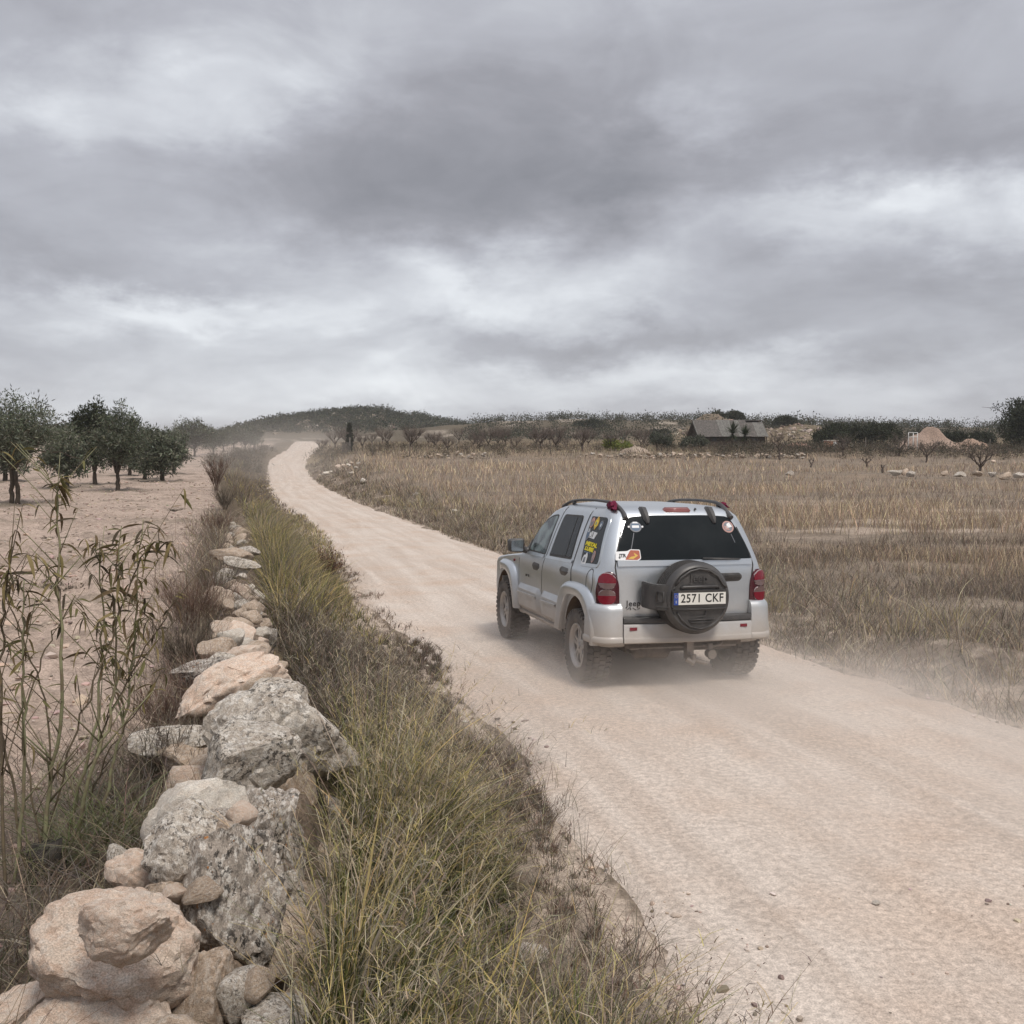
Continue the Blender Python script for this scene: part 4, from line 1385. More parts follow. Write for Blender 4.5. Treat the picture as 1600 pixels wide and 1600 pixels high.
def rock_mesh(seed, sub=4, planes=14, lo=.58, hi=.95, rough=.05, name='stone', chips=26):
    """a broken block: a ball cut flat by hard planes, edges knocked off, surface pitted and cracked"""
    r = np.random.default_rng(seed)
    V, F = ICO[sub]; V = V * 1.2
    for k in range(planes + chips):
        n = r.normal(size=3); n /= np.linalg.norm(n)
        if k >= planes:       # small chips take off whatever sticks out furthest that way
            d = (V @ n).max() - r.uniform(.02, .10)
        else:
            d = r.uniform(lo, hi)
        over = V @ n - d
        V = V - np.maximum(over, 0)[:, None] * n
    off = Vector(r.uniform(-50, 50, 3))
    nrm = V / np.linalg.norm(V, axis=1)[:, None]
    dd = np.empty(len(V))
    for i, v in enumerate(V):
        q = Vector(v) + off
        dd[i] = rough * 1.3 * noise.fractal(q * 1.4, 1.0, 2.0, 4)
        if sub > 3:
            ds = noise.voronoi(q * 2.3)[0]
            dd[i] -= .055 * max(0.0, .16 - (ds[1] - ds[0])) / .16
            dd[i] += .030 * noise.fractal(q * 7.0, .8, 2.1, 3)
    V = V + nrm * dd[:, None]
    V -= (V.max(0) + V.min(0)) / 2
    V /= (V.max(0) - V.min(0)) / 2
    me = np_mesh(name, V, F, None, True)
    me.set_sharp_from_angle(angle=R(34))
    return me


BIG = [rock_mesh(100 + i, 5) for i in range(12)]
ROUND = [rock_mesh(160 + i, 5, planes=9, lo=.80, hi=1.0, rough=.10, chips=46) for i in range(3)]
FLATS = [rock_mesh(140 + i, 4, planes=10) for i in range(6)]
SMALL = [rock_mesh(200 + i, 3, planes=12) for i in range(14)]
for m in BIG + ROUND + FLATS + SMALL:
    m.materials.append(ST_GREY)


def put_stone(me, loc, dim, rot, mat, parent, name='stone'):
    o = bpy.data.objects.new(name, me); C.objects.link(o)
    o.parent = parent
    o.location = loc; o.scale = [d / 2 for d in dim]; o.rotation_euler = rot
    o.material_slots[0].link = 'OBJECT'; o.material_slots[0].material = mat
    return o


wall = empty('dry_stone_wall', (float(wall_x(6)), 6, gz(float(wall_x(6)), 6)), 0, 'tumbledown dry-stone wall of pink and lichen-grey limestone between orchard and grass verge', 'stone wall')
WL = Vector(wall.location)


def wstone(px, py, w, h, z, mat, me, rot=0.0, dep=1.0, yaw=0.0, dy=0.0):
    """a stone of the wall seen at photograph pixel (px, py), its middle z metres above the road"""
    p = ray(px, py, z); dist = float(np.linalg.norm(p - np.array([0, 0, CAM_Z])))
    W, H = w * dist / 1600, h * dist / 1600
    pitch = math.asin((CAM_Z - z) / dist)
    # what shows is mostly the top: apparent height mixes depth and thickness
    D = W * dep
    T = math.sqrt(max((.5 * H) ** 2, H * H - (.85 * D * math.sin(pitch)) ** 2)) / math.cos(pitch)
    T = min(T, 1.15 * H)
    loc = Vector(p) - WL + Vector((0, dy, 0))
    return put_stone(me, loc, (W * 1.08, D * 1.08, T * 1.12), (0, R(-rot), R(yaw)), STONES[mat], wall)


near = [  # px, py, w, h, z, material, mesh, roll, depth, yaw
    (182, 1490, 205, 150, .76, 'p', ROUND[0], -4, .80, 10), (198, 1452, 136, 84, .98, 'p', ROUND[1], 16, .55, -12),
    (262, 1436, 80, 105, .70, 'b', BIG[1], 0, 1.1, 0), (165, 1580, 190, 110, .62, 'p', BIG[2], 6, .8, 4), (70, 1580, 140, 90, .52, 'p', BIG[3], 12, .9, 0),
    (20, 1610, 120, 70, .45, 'p', BIG[4], 0, .9, 20), (110, 1545, 80, 60, .55, 'p', SMALL[0], 10, .9, 0),
    (308, 1560, 112, 110, .60, 'b', BIG[5], 0, .9, 20), (374, 1562, 62, 72, .60, 'g', SMALL[1], 0, .9, 0), (405, 1535, 46, 46, .66, 'b', SMALL[2], 0, .9, 30), (428, 1596, 90, 60, .55, 'g', SMALL[3], 0, .9, 0),
    (356, 1418, 150, 215, .70, 'd', BIG[6], -12, 1.0, 12), (398, 1318, 95, 150, .74, 'd', BIG[7], -10, 1.3, 20),
    (292, 1325, 114, 116, .92, 'g', ROUND[2], 8, .85, 0), (300, 1268, 150, 88, .92, 'w', FLATS[1], 18, .75, -8),
    (207, 1368, 70, 68, .78, 'p', BIG[9], -6, .9, 0), (190, 1350, 34, 50, .76, 'g', SMALL[4], 0, .8, 0), (262, 1378, 54, 56, .72, 'g', SMALL[5], 0, .9, 0),
    (378, 1273, 42, 38, .98, 'p', SMALL[6], 20, .9, 30), (353, 1305, 44, 44, .96, 'b', SMALL[7], 30, .9, 10), (340, 1280, 48, 26, .94, 'd', SMALL[8], 0, .8, 0),
    (315, 1388, 62, 34, .84, 'b', SMALL[9], 18, .8, 0), (272, 1398, 36, 26, .82, 'p', SMALL[10], 0, .8, 0),
    (384, 1200, 150, 116, .80, 'g', BIG[10], 6, .95, -14), (444, 1150, 200, 150, .82, 'g', BIG[11], -22, .85, -24), (418, 1100, 110, 70, .86, 'g', FLATS[2], 28, .8, 0),
    (280, 1152, 120, 46, .66, 'g', FLATS[3], 10, .7, 0), (288, 1184, 110, 40, .58, 'b', FLATS[4], -4, .7, 0), (300, 1222, 70, 48, .54, 'p', SMALL[11], 0, .9, 0), (330, 1195, 60, 50, .60, 'b', SMALL[12], 0, .9, 0),
    (358, 1078, 155, 84, .82, 'p', BIG[0], 24, .9, 30), (402, 1084, 66, 44, .90, 'b', FLATS[5], 38, .7, 0),
    (318, 1056, 88, 44, .70, 'd', FLATS[0], 10, .8, 0), (380, 1022, 66, 28, .80, 'p', FLATS[1], 6, .8, 0), (334, 1018, 48, 38, .72, 'b', SMALL[0], 0, .9, 0), (362, 1002, 36, 34, .70, 'w', SMALL[1], 0, .9, 0), (402, 1034, 34, 24, .74, 'w', SMALL[3], 0, .9, 0), (348, 1030, 46, 22, .80, 'g', SMALL[2], 0, .8, 0),
    (440, 1345, 70, 150, .50, 'd', BIG[1], 10, .8, 0), (448, 1405, 66, 70, .48, 'g', BIG[2], 0, .9, 0), (455, 1250, 70, 110, .52, 'b', BIG[3], 0, .9, 0),
    (430, 1465, 110, 80, .40, 'b', BIG[4], -8, .9, 0), (455, 1520, 110, 110, .34, 'b', BIG[5], -8, .9, 0), (410, 1500, 90, 70, .48, 'b', SMALL[4], 0, 1, 0), (480, 1590, 110, 90, .26, 'b', BIG[8], 0, .9, 0), (340, 1500, 60, 60, .45, 'd', SMALL[5], 0, 1, 0),
    (475, 1450, 60, 120, .32, 'b', BIG[9], 6, .7, 0), (468, 1330, 44, 110, .34, 'p', BIG[0], 4, .7, 0), (480, 1245, 50, 60, .38, 'b', SMALL[6], 0, .9, 0),
    (362, 866, 62, 20, .76, 'b', FLATS[2], -4, .6, 0), (380, 880, 52, 18, .70, 'g', FLATS[3], -6, .6, 0), (388, 862, 34, 16, .78, 'd', SMALL[7], 0, .8, 0),
]
for (px_, py_, w, h, z, m, me, rt, dep, yw) in near:
    wstone(px_, py_, w, h, z, m, me, rt, dep, yw)
r = np.random.default_rng(5)
# the rest of the run: courses on both faces, hearting and cope stones, thinning out with distance
for y in np.arange(8.3, 26, .42):
    x0 = float(wall_x(y))
    base = float(ground_z(np.array([x0 + .55]), np.array([y]))[0])
    top = .66 - .014 * (y - 8)
    fade = .8 if y < 13 else .5
    for (ox, zz, s) in ((.30, base + .12, .30), (.26, base + .34, .26), (-.22, top - .22, .24), (.10, top - .02, .27), (-.12, top + .02, .24), (.22, top - .12, .2)):
        if r.random() > fade: continue
        k = r.uniform(.55, 1.15) * s * .9; ox *= .8
        m = r.choice(list('pwgbbbg'))
        put_stone(SMALL[r.integers(14)] if r.random() < .6 else FLATS[r.integers(6)], Vector((x0 + ox + r.normal(0, .05), y + r.normal(0, .08), zz + r.normal(0, .03))) - WL,
                  (k * r.uniform(.8, 1.5), k * r.uniform(.8, 1.3), k * r.uniform(.55, 1.0)), (r.normal(0, .35), r.normal(0, .35), r.uniform(0, 6)), STONES[m], wall)
for k in range(36):       # small packing stones between and on top of the big ones
    y = r.uniform(2.3, 8.4); u = r.uniform(-.42, .42)
    s = r.uniform(.07, .19)
    z = .52 + .20 * (1 - abs(u) / .45) * r.random() - .25 * (abs(u) > .32)
    put_stone(SMALL[r.integers(14)], Vector((float(wall_x(y)) + u, y, z)) - WL, (s * r.uniform(.9, 1.6), s, s * r.uniform(.6, .95)), (r.normal(0, .4), r.normal(0, .4), r.uniform(0, 6)), STONES[r.choice(list('ppwbgb'))], wall)
for y in np.arange(1.2, 8.3, .5):     # inner and back stones of the near run
    x0 = float(wall_x(y))
    for (ox, zz, s) in ((.30, .22, .34), (0, .36, .40), (.05, .58, .30)):
        k = r.uniform(.75, 1.1) * s
        put_stone(SMALL[r.integers(14)], Vector((x0 + ox + r.normal(0, .05), y + r.normal(0, .08), zz)) - WL, (k * 1.3, k * 1.2, k * .8), (r.normal(0, .2), r.normal(0, .2), r.uniform(0, 6)), STONES[r.choice(list('bbpg'))], wall)
# earth and rubble heart of the wall
ys = np.arange(.5, 30, .12); us = np.linspace(-.48, .44, 14)
Yg, Ug = np.meshgrid(ys, us, indexing='ij')
Xg = wall_x(Yg) + Ug
hh = .56 - .01 * np.maximum(Yg - 6, 0)
Zg = .0 + hh * sstep(.46, .22, np.abs(Ug)) + .07 * fbm(Xg * 4, Yg * 4, 91, 3)
V = np.stack([Xg - WL.x, Yg - WL.y, Zg - WL.z], -1).reshape(-1, 3)
i = np.arange(len(ys) - 1)[:, None] * 14 + np.arange(13)[None]
F = np.stack([i, i + 1, i + 15, i + 14], -1).reshape(-1, 4)
HEART = material('wall_earth', m_stone((.16, .12, .09), (.23, .175, .13), .1, .5), rough=1, spec=.05)
link_mesh('rubble_heart', np_mesh('rubble_heart', V, F, None, True), wall, [HEART])


# ================================================================== grasses
def m_blade(T, b):
    a = T.new('ShaderNodeAttribute', attribute_name='col')
    T.l.new(a.outputs['Color'], b.inputs['Base Color'])
    b.inputs['Roughness'].default_value = .75
    b.inputs['Specular IOR Level'].default_value = .15
    # thin leaf: some light passes through
    tr = T.new('ShaderNodeBsdfTranslucent'); T.l.new(a.outputs['Color'], tr.inputs[0])
    mx = T.new('ShaderNodeMixShader'); mx.inputs[0].default_value = .22
    T.l.new(b.outputs[0], mx.inputs[1]); T.l.new(tr.outputs[0], mx.inputs[2])
    out = [n for n in T.n if n.type == 'OUTPUT_MATERIAL'][0]
    T.l.new(mx.outputs[0], out.inputs[0])


M_BLADE = material('grass_blade', m_blade)
M_LEAF = material('leaf', m_blade)
GRN = np.array([.155, .165, .058]); YEL = np.array([.47, .385, .165]); STRAW = np.array([.47, .40, .285]); GREY = np.array([.20, .172, .145])
BRN = np.array([.175, .130, .095]); RED = np.array([.17, .105, .080]); DKG = np.array([.058, .064, .030]); OCH = np.array([.275, .225, .158])


def blades(P, h, w, az, lean, curl, col, segs=3, tipw=.15, rs=None):
    """ribbons; returns vertices, quads, colours, tip positions"""
    P = np.asarray(P, float); n = len(P)
    h = np.broadcast_to(h, n); w = np.broadcast_to(w, n)
    t = np.linspace(0, 1, segs + 1)
    d = np.stack([np.cos(az), np.sin(az), np.zeros(n)], 1)
    g = rs if rs is not None else rng
    sa = az + np.pi / 2 + g.normal(0, .9, n)
    sd_ = np.stack([np.cos(sa), np.sin(sa), g.normal(0, .15, n)], 1)
    off = h[:, None] * (lean[:, None] * t + curl[:, None] * t ** 2.2)
    up = h[:, None] * (t * np.sqrt(np.clip(1 - .6 * np.minimum(lean, 1)[:, None] ** 2, .2, 1)) - .38 * np.abs(curl)[:, None] * t ** 3)
    c = P[:, None] + off[..., None] * d[:, None] + up[..., None] * np.array([0, 0, 1.0])
    ww = w[:, None] * (1 - (1 - tipw) * t ** 1.5)
    L = c - sd_[:, None] * ww[..., None] / 2; Rr = c + sd_[:, None] * ww[..., None] / 2
    V = np.stack([L, Rr], 2).reshape(n, -1, 3)
    k = 2 * (segs + 1)
    base = np.arange(n)[:, None] * k
    j = np.arange(segs) * 2
    F = np.stack([base + j, base + j + 1, base + j + 3, base + j + 2], -1).reshape(-1, 4)
    col = np.repeat(np.broadcast_to(col, (n, 3))[:, None], k, 1).reshape(-1, 3)
    return V.reshape(-1, 3), F, col, c[:, -1], c


class Mass:
    def __init__(self): self.V = []; self.F = []; self.c = []; self.n = 0
    def add(self, V, F, c):
        self.V.append(V); self.F.append(F + self.n); self.c.append(c); self.n += len(V)
    def build(self, name, mat, parent=None, label=None, cat=None, kind='stuff', origin=None):
        V = np.concatenate(self.V)
        if origin is not None: V = V - np.asarray(origin)
        me = np_mesh(name, V, np.concatenate(self.F), np.concatenate(self.c), False)
        o = link_mesh(name, me, parent, [mat])
        if origin is not None and parent is None: o.location = origin
        return tag(o, label, cat, None, kind)


def pick(n, cols, p, jit=.18, g=rng):
    i = g.choice(len(cols), n, p=np.array(p) / sum(p))
    c = np.array(cols)[i] * (1 + g.normal(0, jit, (n, 1))) * (1 + g.normal(0, .05, (n, 3)))
    return np.clip(c, .01, .8)


def left_verge(n, y0, y1, inner=.50, outer=.25, power=1.0):
    y = y0 + (y1 - y0) * rng.random(n) ** power
    a = wall_x(y) + inner
    b = road_x(y) - road_half(y) + outer - .42 * sstep(11, 7.5, y) + .15 * sstep(4.5, 3, y) + .30 * fbm(y * 1.1, y * 0 + 2.0, 95, 3)
    u = rng.random(n)
    x = a + (b - a) * u
    return x, y, u


vg = Mass()
# near, lush: tall blades and flowering stems
def tuft_field(n, y0, y1, cols, p, hlo, hhi, w, segs, umax=1.0, umin=0.0, power=1.0, clump=.55, lean=.25, curl=.35):
    x, y, u = left_verge(int(n * 2.2), y0, y1, power=power)
    d = fbm(x * 1.9, y * 1.9, 97, 3)
    keep = (u <= umax) & (u >= umin) & (rng.random(len(x)) < np.clip(.55 + clump * d * 2.2, .05, 1))
    x, y, u = x[keep][:n], y[keep][:n], u[keep][:n]
    n = len(x)
    # pull towards clump centres
    cx_ = np.round(x * 5 + .4 * np.sin(y * 9)) / 5; cy_ = np.round(y * 4) / 4
    x = x + (cx_ - x) * .45; y = y + (cy_ - y) * .45
    z = ground_z(x, y) - .01
    h = rng.uniform(hlo, hhi, n) * (1 - (.76 - .2 * sstep(4.8, 3.8, y)) * sstep(.16 + .22 * sstep(4.8, 3.8, y), .64 + .28 * sstep(4.8, 3.8, y), u)) * (.75 + .7 * np.clip(d[keep][:n] + .4, 0, 1))
    az = np.arctan2(y - cy_, x - cx_) + rng.normal(0, .6, n)
    az = np.where(rng.random(n) < .35, rng.normal(-.2, .8, n), az)
    V, F, c, tip, cc = blades(np.stack([x, y, z], 1), h, w * rng.uniform(.6, 1.3, n), az, np.abs(rng.normal(lean, .16, n)), np.abs(rng.normal(curl, .25, n)), pick(n, cols, p), segs)
    vg.add(V, F, c)
    return tip, cc, h, az, u


def heads(tip, cc, az, n_each, length, cols, p, w=.0022, part=None):
    """loose flower heads along the last third of a stem"""
    idx = np.arange(len(tip))
    if part: idx = idx[rng.random(len(idx)) < part]
    k = len(idx) * n_each
    s = rng.uniform(.62, 1.0, k); ii = np.repeat(idx, n_each)
    m = cc.shape[1] - 1
    f = s * m; lo = np.minimum(f.astype(int), m - 1); fr = (f - lo)[:, None]
    P = cc[ii, lo] * (1 - fr) + cc[ii, lo + 1] * fr
    V, F, c, _, _ = blades(P, rng.uniform(.5, 1.2, k) * length, w, rng.uniform(0, 6.28, k), np.abs(rng.normal(.55, .2, k)), np.abs(rng.normal(.5, .2, k)), pick(k, cols, p), 2, .5)
    vg.add(V, F, c)


t_ = tuft_field(13000, 1.7, 6.2, [GRN, DKG, YEL, GREY, OCH], [3.6, 4.0, 1.8, 1.8, .8], .30, .64, .0070, 4, umax=.62)
t_ = tuft_field(10000, 1.7, 6.5, [BRN, GREY, RED, STRAW, DKG], [3, 3, 1.2, 1.6, 1.4], .12, .40, .0042, 4, umin=.25)
t_ = tuft_field(3000, 1.6, 6.6, [YEL, STRAW, OCH, GRN], [3, 3, 2, 2], .55, .92, .0048, 5, umax=.55, lean=.2, curl=.2)
heads(t_[0], t_[1], t_[3], 14, .055, [STRAW, OCH, YEL, GREY], [3, 3, 2, 2], .0026, .8)
t_ = tuft_field(700, 1.7, 7.5, [BRN, GREY, OCH], [3, 3, 2], .45, .80, .0032, 4, umin=.6, lean=.3, curl=.1)
heads(t_[0], t_[1], t_[3], 7, .030, [BRN, RED, GREY], [3, 2, 2], .0040, .9)
t_ = tuft_field(420, 1.7, 6.0, [STRAW, YEL], [3, 2], .5, .9, .012, 5, umax=.6, lean=.25, curl=.25)
# middle: brownish dry grass then the bright yellow-green stand
t_ = tuft_field(20000, 6.0, 12.5, [BRN * .72, GREY * .72, OCH * .8, DKG, RED * .75], [4, 4, .9, .9, 1.6], .16, .44, .0055, 3)
t_ = tuft_field(3600, 6.0, 12.5, [GREY * .8, BRN * .8, STRAW, DKG], [3, 2, 1.4, 2], .35, .68, .0055, 4, umax=.8)
heads(t_[0], t_[1], t_[3], 5, .06, [GREY, BRN, STRAW], [3, 2, 1.5], .004, .6)
t_ = tuft_field(15000, 12.0, 24, [YEL, GRN, OCH, GREY, DKG], [3.4, 1.6, 2.4, 2, 1.2], .45, .95, .010, 3, umax=.72)
t_ = tuft_field(6000, 12.0, 24, [BRN, GREY, RED, OCH], [3, 3, 1, 1.4], .18, .45, .009, 3, umin=.3)
t_ = tuft_field(9000, 23, 45, [YEL, OCH, GREY, GRN, STRAW], [2, 2.4, 2.4, 1.6, 1.4], .45, .85, .018, 3, power=.9)
t_ = tuft_field(6000, 42, 100, [GREY, OCH, BRN, YEL], [3, 2, 2.4, 1], .4, .8, .034, 2, power=.9)
# orchard side of the wall: sparse dry weeds
n = 13000
y = 2.5 + 26 * rng.random(n) ** 1.1
x = wall_x(y) + .26 * sstep(8, 10, y) - .12 - np.abs(rng.normal(0, .45, n))
keep = rng.random(n) < np.clip(.6 + 1.4 * fbm(x * 1.3, y * 1.3, 99, 3), 0, 1); x, y = x[keep], y[keep]; n = len(x)
V, F, c, tip, cc = blades(np.stack([x, y, ground_z(x, y) - .01], 1), rng.uniform(.12, .46, n) * (1 + .5 * sstep(7, 11, y)), .0035 + .0003 * y, rng.uniform(0, 6.3, n), np.abs(rng.normal(.4, .25, n)), np.abs(rng.normal(.4, .3, n)), pick(n, [GREY, BRN, OCH, STRAW], [3, 3, 1.5, 1.2]), 3)
vg.add(V, F, c)
# loose low growth breaking up the near road edge
n = 13000
x, y, u = left_verge(n, 1.9, 8.5, outer=.42)
d = fbm(x * 2.1, y * 2.1, 113, 4)
keep = (u > .38) & (rng.random(n) < np.clip(.60 + 1.7 * d - .55 * sstep(.72, 1.0, u), .03, 1))
x, y = x[keep], y[keep]; n = len(x)
V, F, c, tip, cc = blades(np.stack([x, y, ground_z(x, y) - .01], 1), rng.uniform(.07, .30, n) * (1 + .6 * np.clip(d[keep], -.5, 1)), .0034, rng.uniform(0, 6.3, n), np.abs(rng.normal(.45, .25, n)), np.abs(rng.normal(.4, .3, n)), pick(n, [BRN, GREY, OCH, DKG, STRAW, RED], [3.4, 3.4, 1.2, 1.6, 1.2, 1.2]), 3)
vg.add(V, F, c)
vg.build('verge_grass', M_BLADE, None, 'tall green, yellow and brown grass filling the strip between wall and road', 'grass')

# dead leaves and straw lying behind the wall, lower left
lt = Mass()
n = 5200
y = rng.uniform(2.2, 6.2, n); x = wall_x(y) - .42 - np.abs(rng.normal(0, .55, n))
V, F, c, tip, cc = blades(np.stack([x, y, ground_z(x, y) + rng.uniform(0, .09, n)], 1), rng.uniform(.06, .26, n), rng.uniform(.002, .006, n), rng.uniform(0, 6.3, n), rng.uniform(.85, 1.0, n), rng.normal(.1, .3, n), pick(n, [GREY, BRN, STRAW, DKG], [3, 3.5, 1, 1.5]) * .8, 2)
lt.add(V, F, c)
lt.build('straw_litter', M_BLADE, None, 'dark straw and dead stalks lying behind the near end of the wall', 'litter')

# right verge and bank: short bleached grass
rg = Mass()
n = 52000
y = 3.5 + 105 * rng.random(n) ** 2.3
dr = np.abs(rng.normal(0, 1.0, n)) * 1.7 + rng.uniform(-.25, .35, n)
x = road_x(y) + road_half(y) + dr
d = fbm(x * 1.1, y * 1.1, 101, 4)
keep = rng.random(n) < np.clip(.25 + 1.9 * d + .35 * sstep(1.2, 3.0, dr), .04, 1) * .75
x, y, dr = x[keep], y[keep], dr[keep]; n = len(x)
h = rng.uniform(.10, .36, n) * (1 + 1.0 * sstep(1.0, 3.0, dr)) * (1 + .3 * sstep(15, 40, y))
V, F, c, tip, cc = blades(np.stack([x, y, ground_z(x, y) - .01], 1), h, .004 + .00042 * y, rng.uniform(0, 6.3, n), np.abs(rng.normal(.4, .22, n)), np.abs(rng.normal(.35, .25, n)), pick(n, [GREY, OCH, STRAW, BRN, DKG], [3.4, 1.9, 1.5, 2.6, .7]), 3)
rg.add(V, F, c)
n = 5200          # paler taller tussocks
k = 150
ty_ = 6 + 55 * rng.random(k) ** 1.5; tdr = rng.uniform(.9, 4.0, k); tx = road_x(ty_) + road_half(ty_) + tdr
n = 3400; i = rng.integers(0, k, n * 2)
x = tx[i] + rng.normal(0, .15, n * 2); y = ty_[i] + rng.normal(0, .15, n * 2)
az = np.arctan2(y - ty_[i], x - tx[i])
V, F, c, tip, cc = blades(np.stack([x, y, ground_z(x, y) - .01], 1), rng.uniform(.22, .50, n * 2), .0036 + .00036 * y, az, np.abs(rng.normal(.32, .15, n * 2)), np.abs(rng.normal(.2, .15, n * 2)), pick(n * 2, [STRAW, OCH, YEL, GREY], [3, 3, 1.4, 2]), 3)
rg.add(V, F, c)
n = 46000        # low fine mat that hides most of the soil
y = 4.5 + 42 * rng.random(n) ** 1.7
dr = .1 + 7.5 * rng.random(n) ** 1.6
x = road_x(y) + road_half(y) + dr
d = fbm(x * 1.3, y * 1.3, 107, 4)
keep = rng.random(n) < np.clip(.78 + 1.5 * d + .5 * sstep(.7, 1.4, dr) * sstep(3.4, 2.4, dr), .05, 1)
x, y = x[keep], y[keep]; n = len(x)
tone = fbm(x * .45, y * .45, 109, 3)
V, F, c, tip, cc = blades(np.stack([x, y, ground_z(x, y) - .01], 1), rng.uniform(.08, .27, n) * (1 + .8 * np.clip(tone, 0, 1)), .0034 + .00040 * y, rng.uniform(0, 6.3, n), np.abs(rng.normal(.5, .25, n)), np.abs(rng.normal(.35, .25, n)), pick(n, [GREY, OCH, STRAW, BRN, DKG], [4, 2, 1.6, 3, 1.0]) * (1 + .8 * tone[:, None]), 2)
rg.add(V, F, c)
rg.build('roadside_grass', M_BLADE, None, 'short bleached grass along the far right edge of the road', 'grass')

# the field of tall dry grass
fg = Mass()
n = 290000
inv = rng.random(n); ylo, yhi = 7.5, 99.0
y = 1 / (1 / yhi + (1 / ylo - 1 / yhi) * inv ** 1.25)
xl = road_x(y) + road_half(y) + 2.2; xr = .60 * y + 5
x = xl + (xr - xl) * rng.random(n)
d = fbm(x * .32, y * .5, 103, 4); d2 = fbm(x * .09, y * .22, 105, 3)
nearf = sstep(34, 20, y)
p_ = np.clip(.52 + 1.1 * d + .7 * d2, .06, 1) * (1 - nearf) + nearf * np.clip(.26 + 2.0 * d + .6 * d2, .01, 1)
dr = x - xl
p_ = p_ * np.clip(.35 + dr / 5, 0, 1)
p_ = p_ * (1 - .85 * sstep(.12, .30, fbm(x * .22 + 9, y * .5, 43, 4)) * sstep(60, 35, y))
keep = rng.random(n) < p_
x, y, d2, d = x[keep], y[keep], d2[keep], d[keep]; n = len(x)
h = rng.uniform(.22, .54, n) * (1 + .45 * np.clip(d2 * 2.5, -1, 1)) * (.55 + .45 * sstep(12, 40, y))
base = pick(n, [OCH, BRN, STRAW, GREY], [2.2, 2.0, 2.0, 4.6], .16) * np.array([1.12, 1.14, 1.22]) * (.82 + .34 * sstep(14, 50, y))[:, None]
tone = np.clip(.5 + 3.2 * d2 + 1.2 * d, 0, 1)[:, None]
base = base * (.74 + .50 * tone) * np.where(tone > .5, 1, 1) * (np.array([1.02, .97, .94]) * (1 - tone) + np.array([1.08, 1.0, .88]) * tone)
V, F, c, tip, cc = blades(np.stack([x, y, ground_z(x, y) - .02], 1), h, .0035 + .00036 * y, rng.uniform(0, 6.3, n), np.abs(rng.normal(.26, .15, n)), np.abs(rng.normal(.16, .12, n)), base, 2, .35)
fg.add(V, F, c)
fg.build('field_grass', M_BLADE, None, 'wide field of tall dry straw-brown grass right of the road', 'grass')

# ================================================================== gravel and clods
def pebble_mass(name, x, y, z, s, cols, label, cat, mat):
    V0, F0 = ICO[1]
    n = len(x)
    sc = s[:, None] * rng.uniform(.55, 1.35, (n, 3)) * np.array([1, 1, .6])
    a = rng.uniform(0, 6.28, n)
    jit = 1 + rng.normal(0, .16, (n, len(V0), 1))
    Vl = V0[None] * jit * sc[:, None]
    X = Vl[..., 0] * np.cos(a)[:, None] - Vl[..., 1] * np.sin(a)[:, None]
    Y = Vl[..., 0] * np.sin(a)[:, None] + Vl[..., 1] * np.cos(a)[:, None]
    V = np.stack([X + x[:, None], Y + y[:, None], Vl[..., 2] + z[:, None]], -1).reshape(-1, 3)
    F = (np.arange(n)[:, None, None] * len(V0) + F0[None]).reshape(-1, 3)
    c = np.repeat(cols, len(V0), 0)
    me = np_mesh(name, V, F, c, True, 40)
    return tag(link_mesh(name, me, None, [mat]), label, cat, None, 'stuff')


def m_col(T, b):
    a = T.new('ShaderNodeAttribute', attribute_name='col'); T.l.new(a.outputs['Color'], b.inputs['Base Color'])


M_PEB = material('pebble', m_col, rough=.95, spec=.1)
n = 9500
y = 3.4 + 20 * rng.random(n) ** 1.8
x = road_x(y) + rng.uniform(-1, 1, n) * (road_half(y) + .2)
acr = np.abs(x - road_x(y))
keep = rng.random(n) < np.clip(.35 + 1.6 * fbm(x * .8, y * .8, 111, 3) + .5 * sstep(1.3, 2.1, acr), .03, 1)
x, y = x[keep], y[keep]; n = len(x)
z = np.array([road_z(a, b) for a, b in zip(x, y)])
s = np.clip(rng.lognormal(-4.85, .55, n), .003, .026)
pebble_mass('gravel', x, y, z + s * .3, s, pick(n, [(.42, .34, .28), (.56, .50, .44), (.20, .16, .13)], [3, 2, 3], .12) * np.where(s > .010, 1.1, 1)[:, None] , 'small stones scattered over the pale road', 'gravel', M_PEB)
n = 10500
y = 3 + 60 * rng.random(n) ** 1.7
x = wall_x(y) - .6 - (.30 * y + 3.5) * rng.random(n)
s = np.clip(rng.lognormal(-3.95, .5, n), .010, .075) * (.8 + .012 * y)
pebble_mass('soil_clods', x, y, ground_z(x, y) + s * .12, s, pick(n, [SOIL, SOIL * .62, SOIL * 1.12], [4, 3, 2], .06), 'clods of pink turned soil across the orchard floor', 'soil', M_PEB)

ROADSTONE = material('road_stone', m_stone((.50, .44, .37), (.56, .51, .45), .2, 0), rough=.9)
# single stones that stand out on the road
for k, (px_, py_, w, lbl) in enumerate(((1369, 1418, 13, 'pale rounded stone lying alone on the near right of the road'), (1192, 1282, 13, 'flat whitish stone on the road below the car'),
                                       (1226, 1346, 9, 'small dark-edged stone on the road beside the flat whitish stone'), (830, 1478, 60, 'pale stone half buried in the verge grass at the road edge'))):
    p = ray(px_, py_, .12 if k < 3 else .20)
    z0 = road_z(p[0], p[1]) if k < 3 else gz(p[0], p[1])
    wd = w * float(np.linalg.norm(p)) / 1600
    o = put_stone(SMALL[k], (p[0], p[1], z0 + wd * .22), (wd, wd * .8, wd * .6), (0, 0, k), ROADSTONE, None, 'road_stone' if k < 3 else 'verge_stone')
    tag(o, lbl, 'stone')


# ================================================================== trees and shrubs
def X_(px, Y): return (px - 800) / 1600 * Y


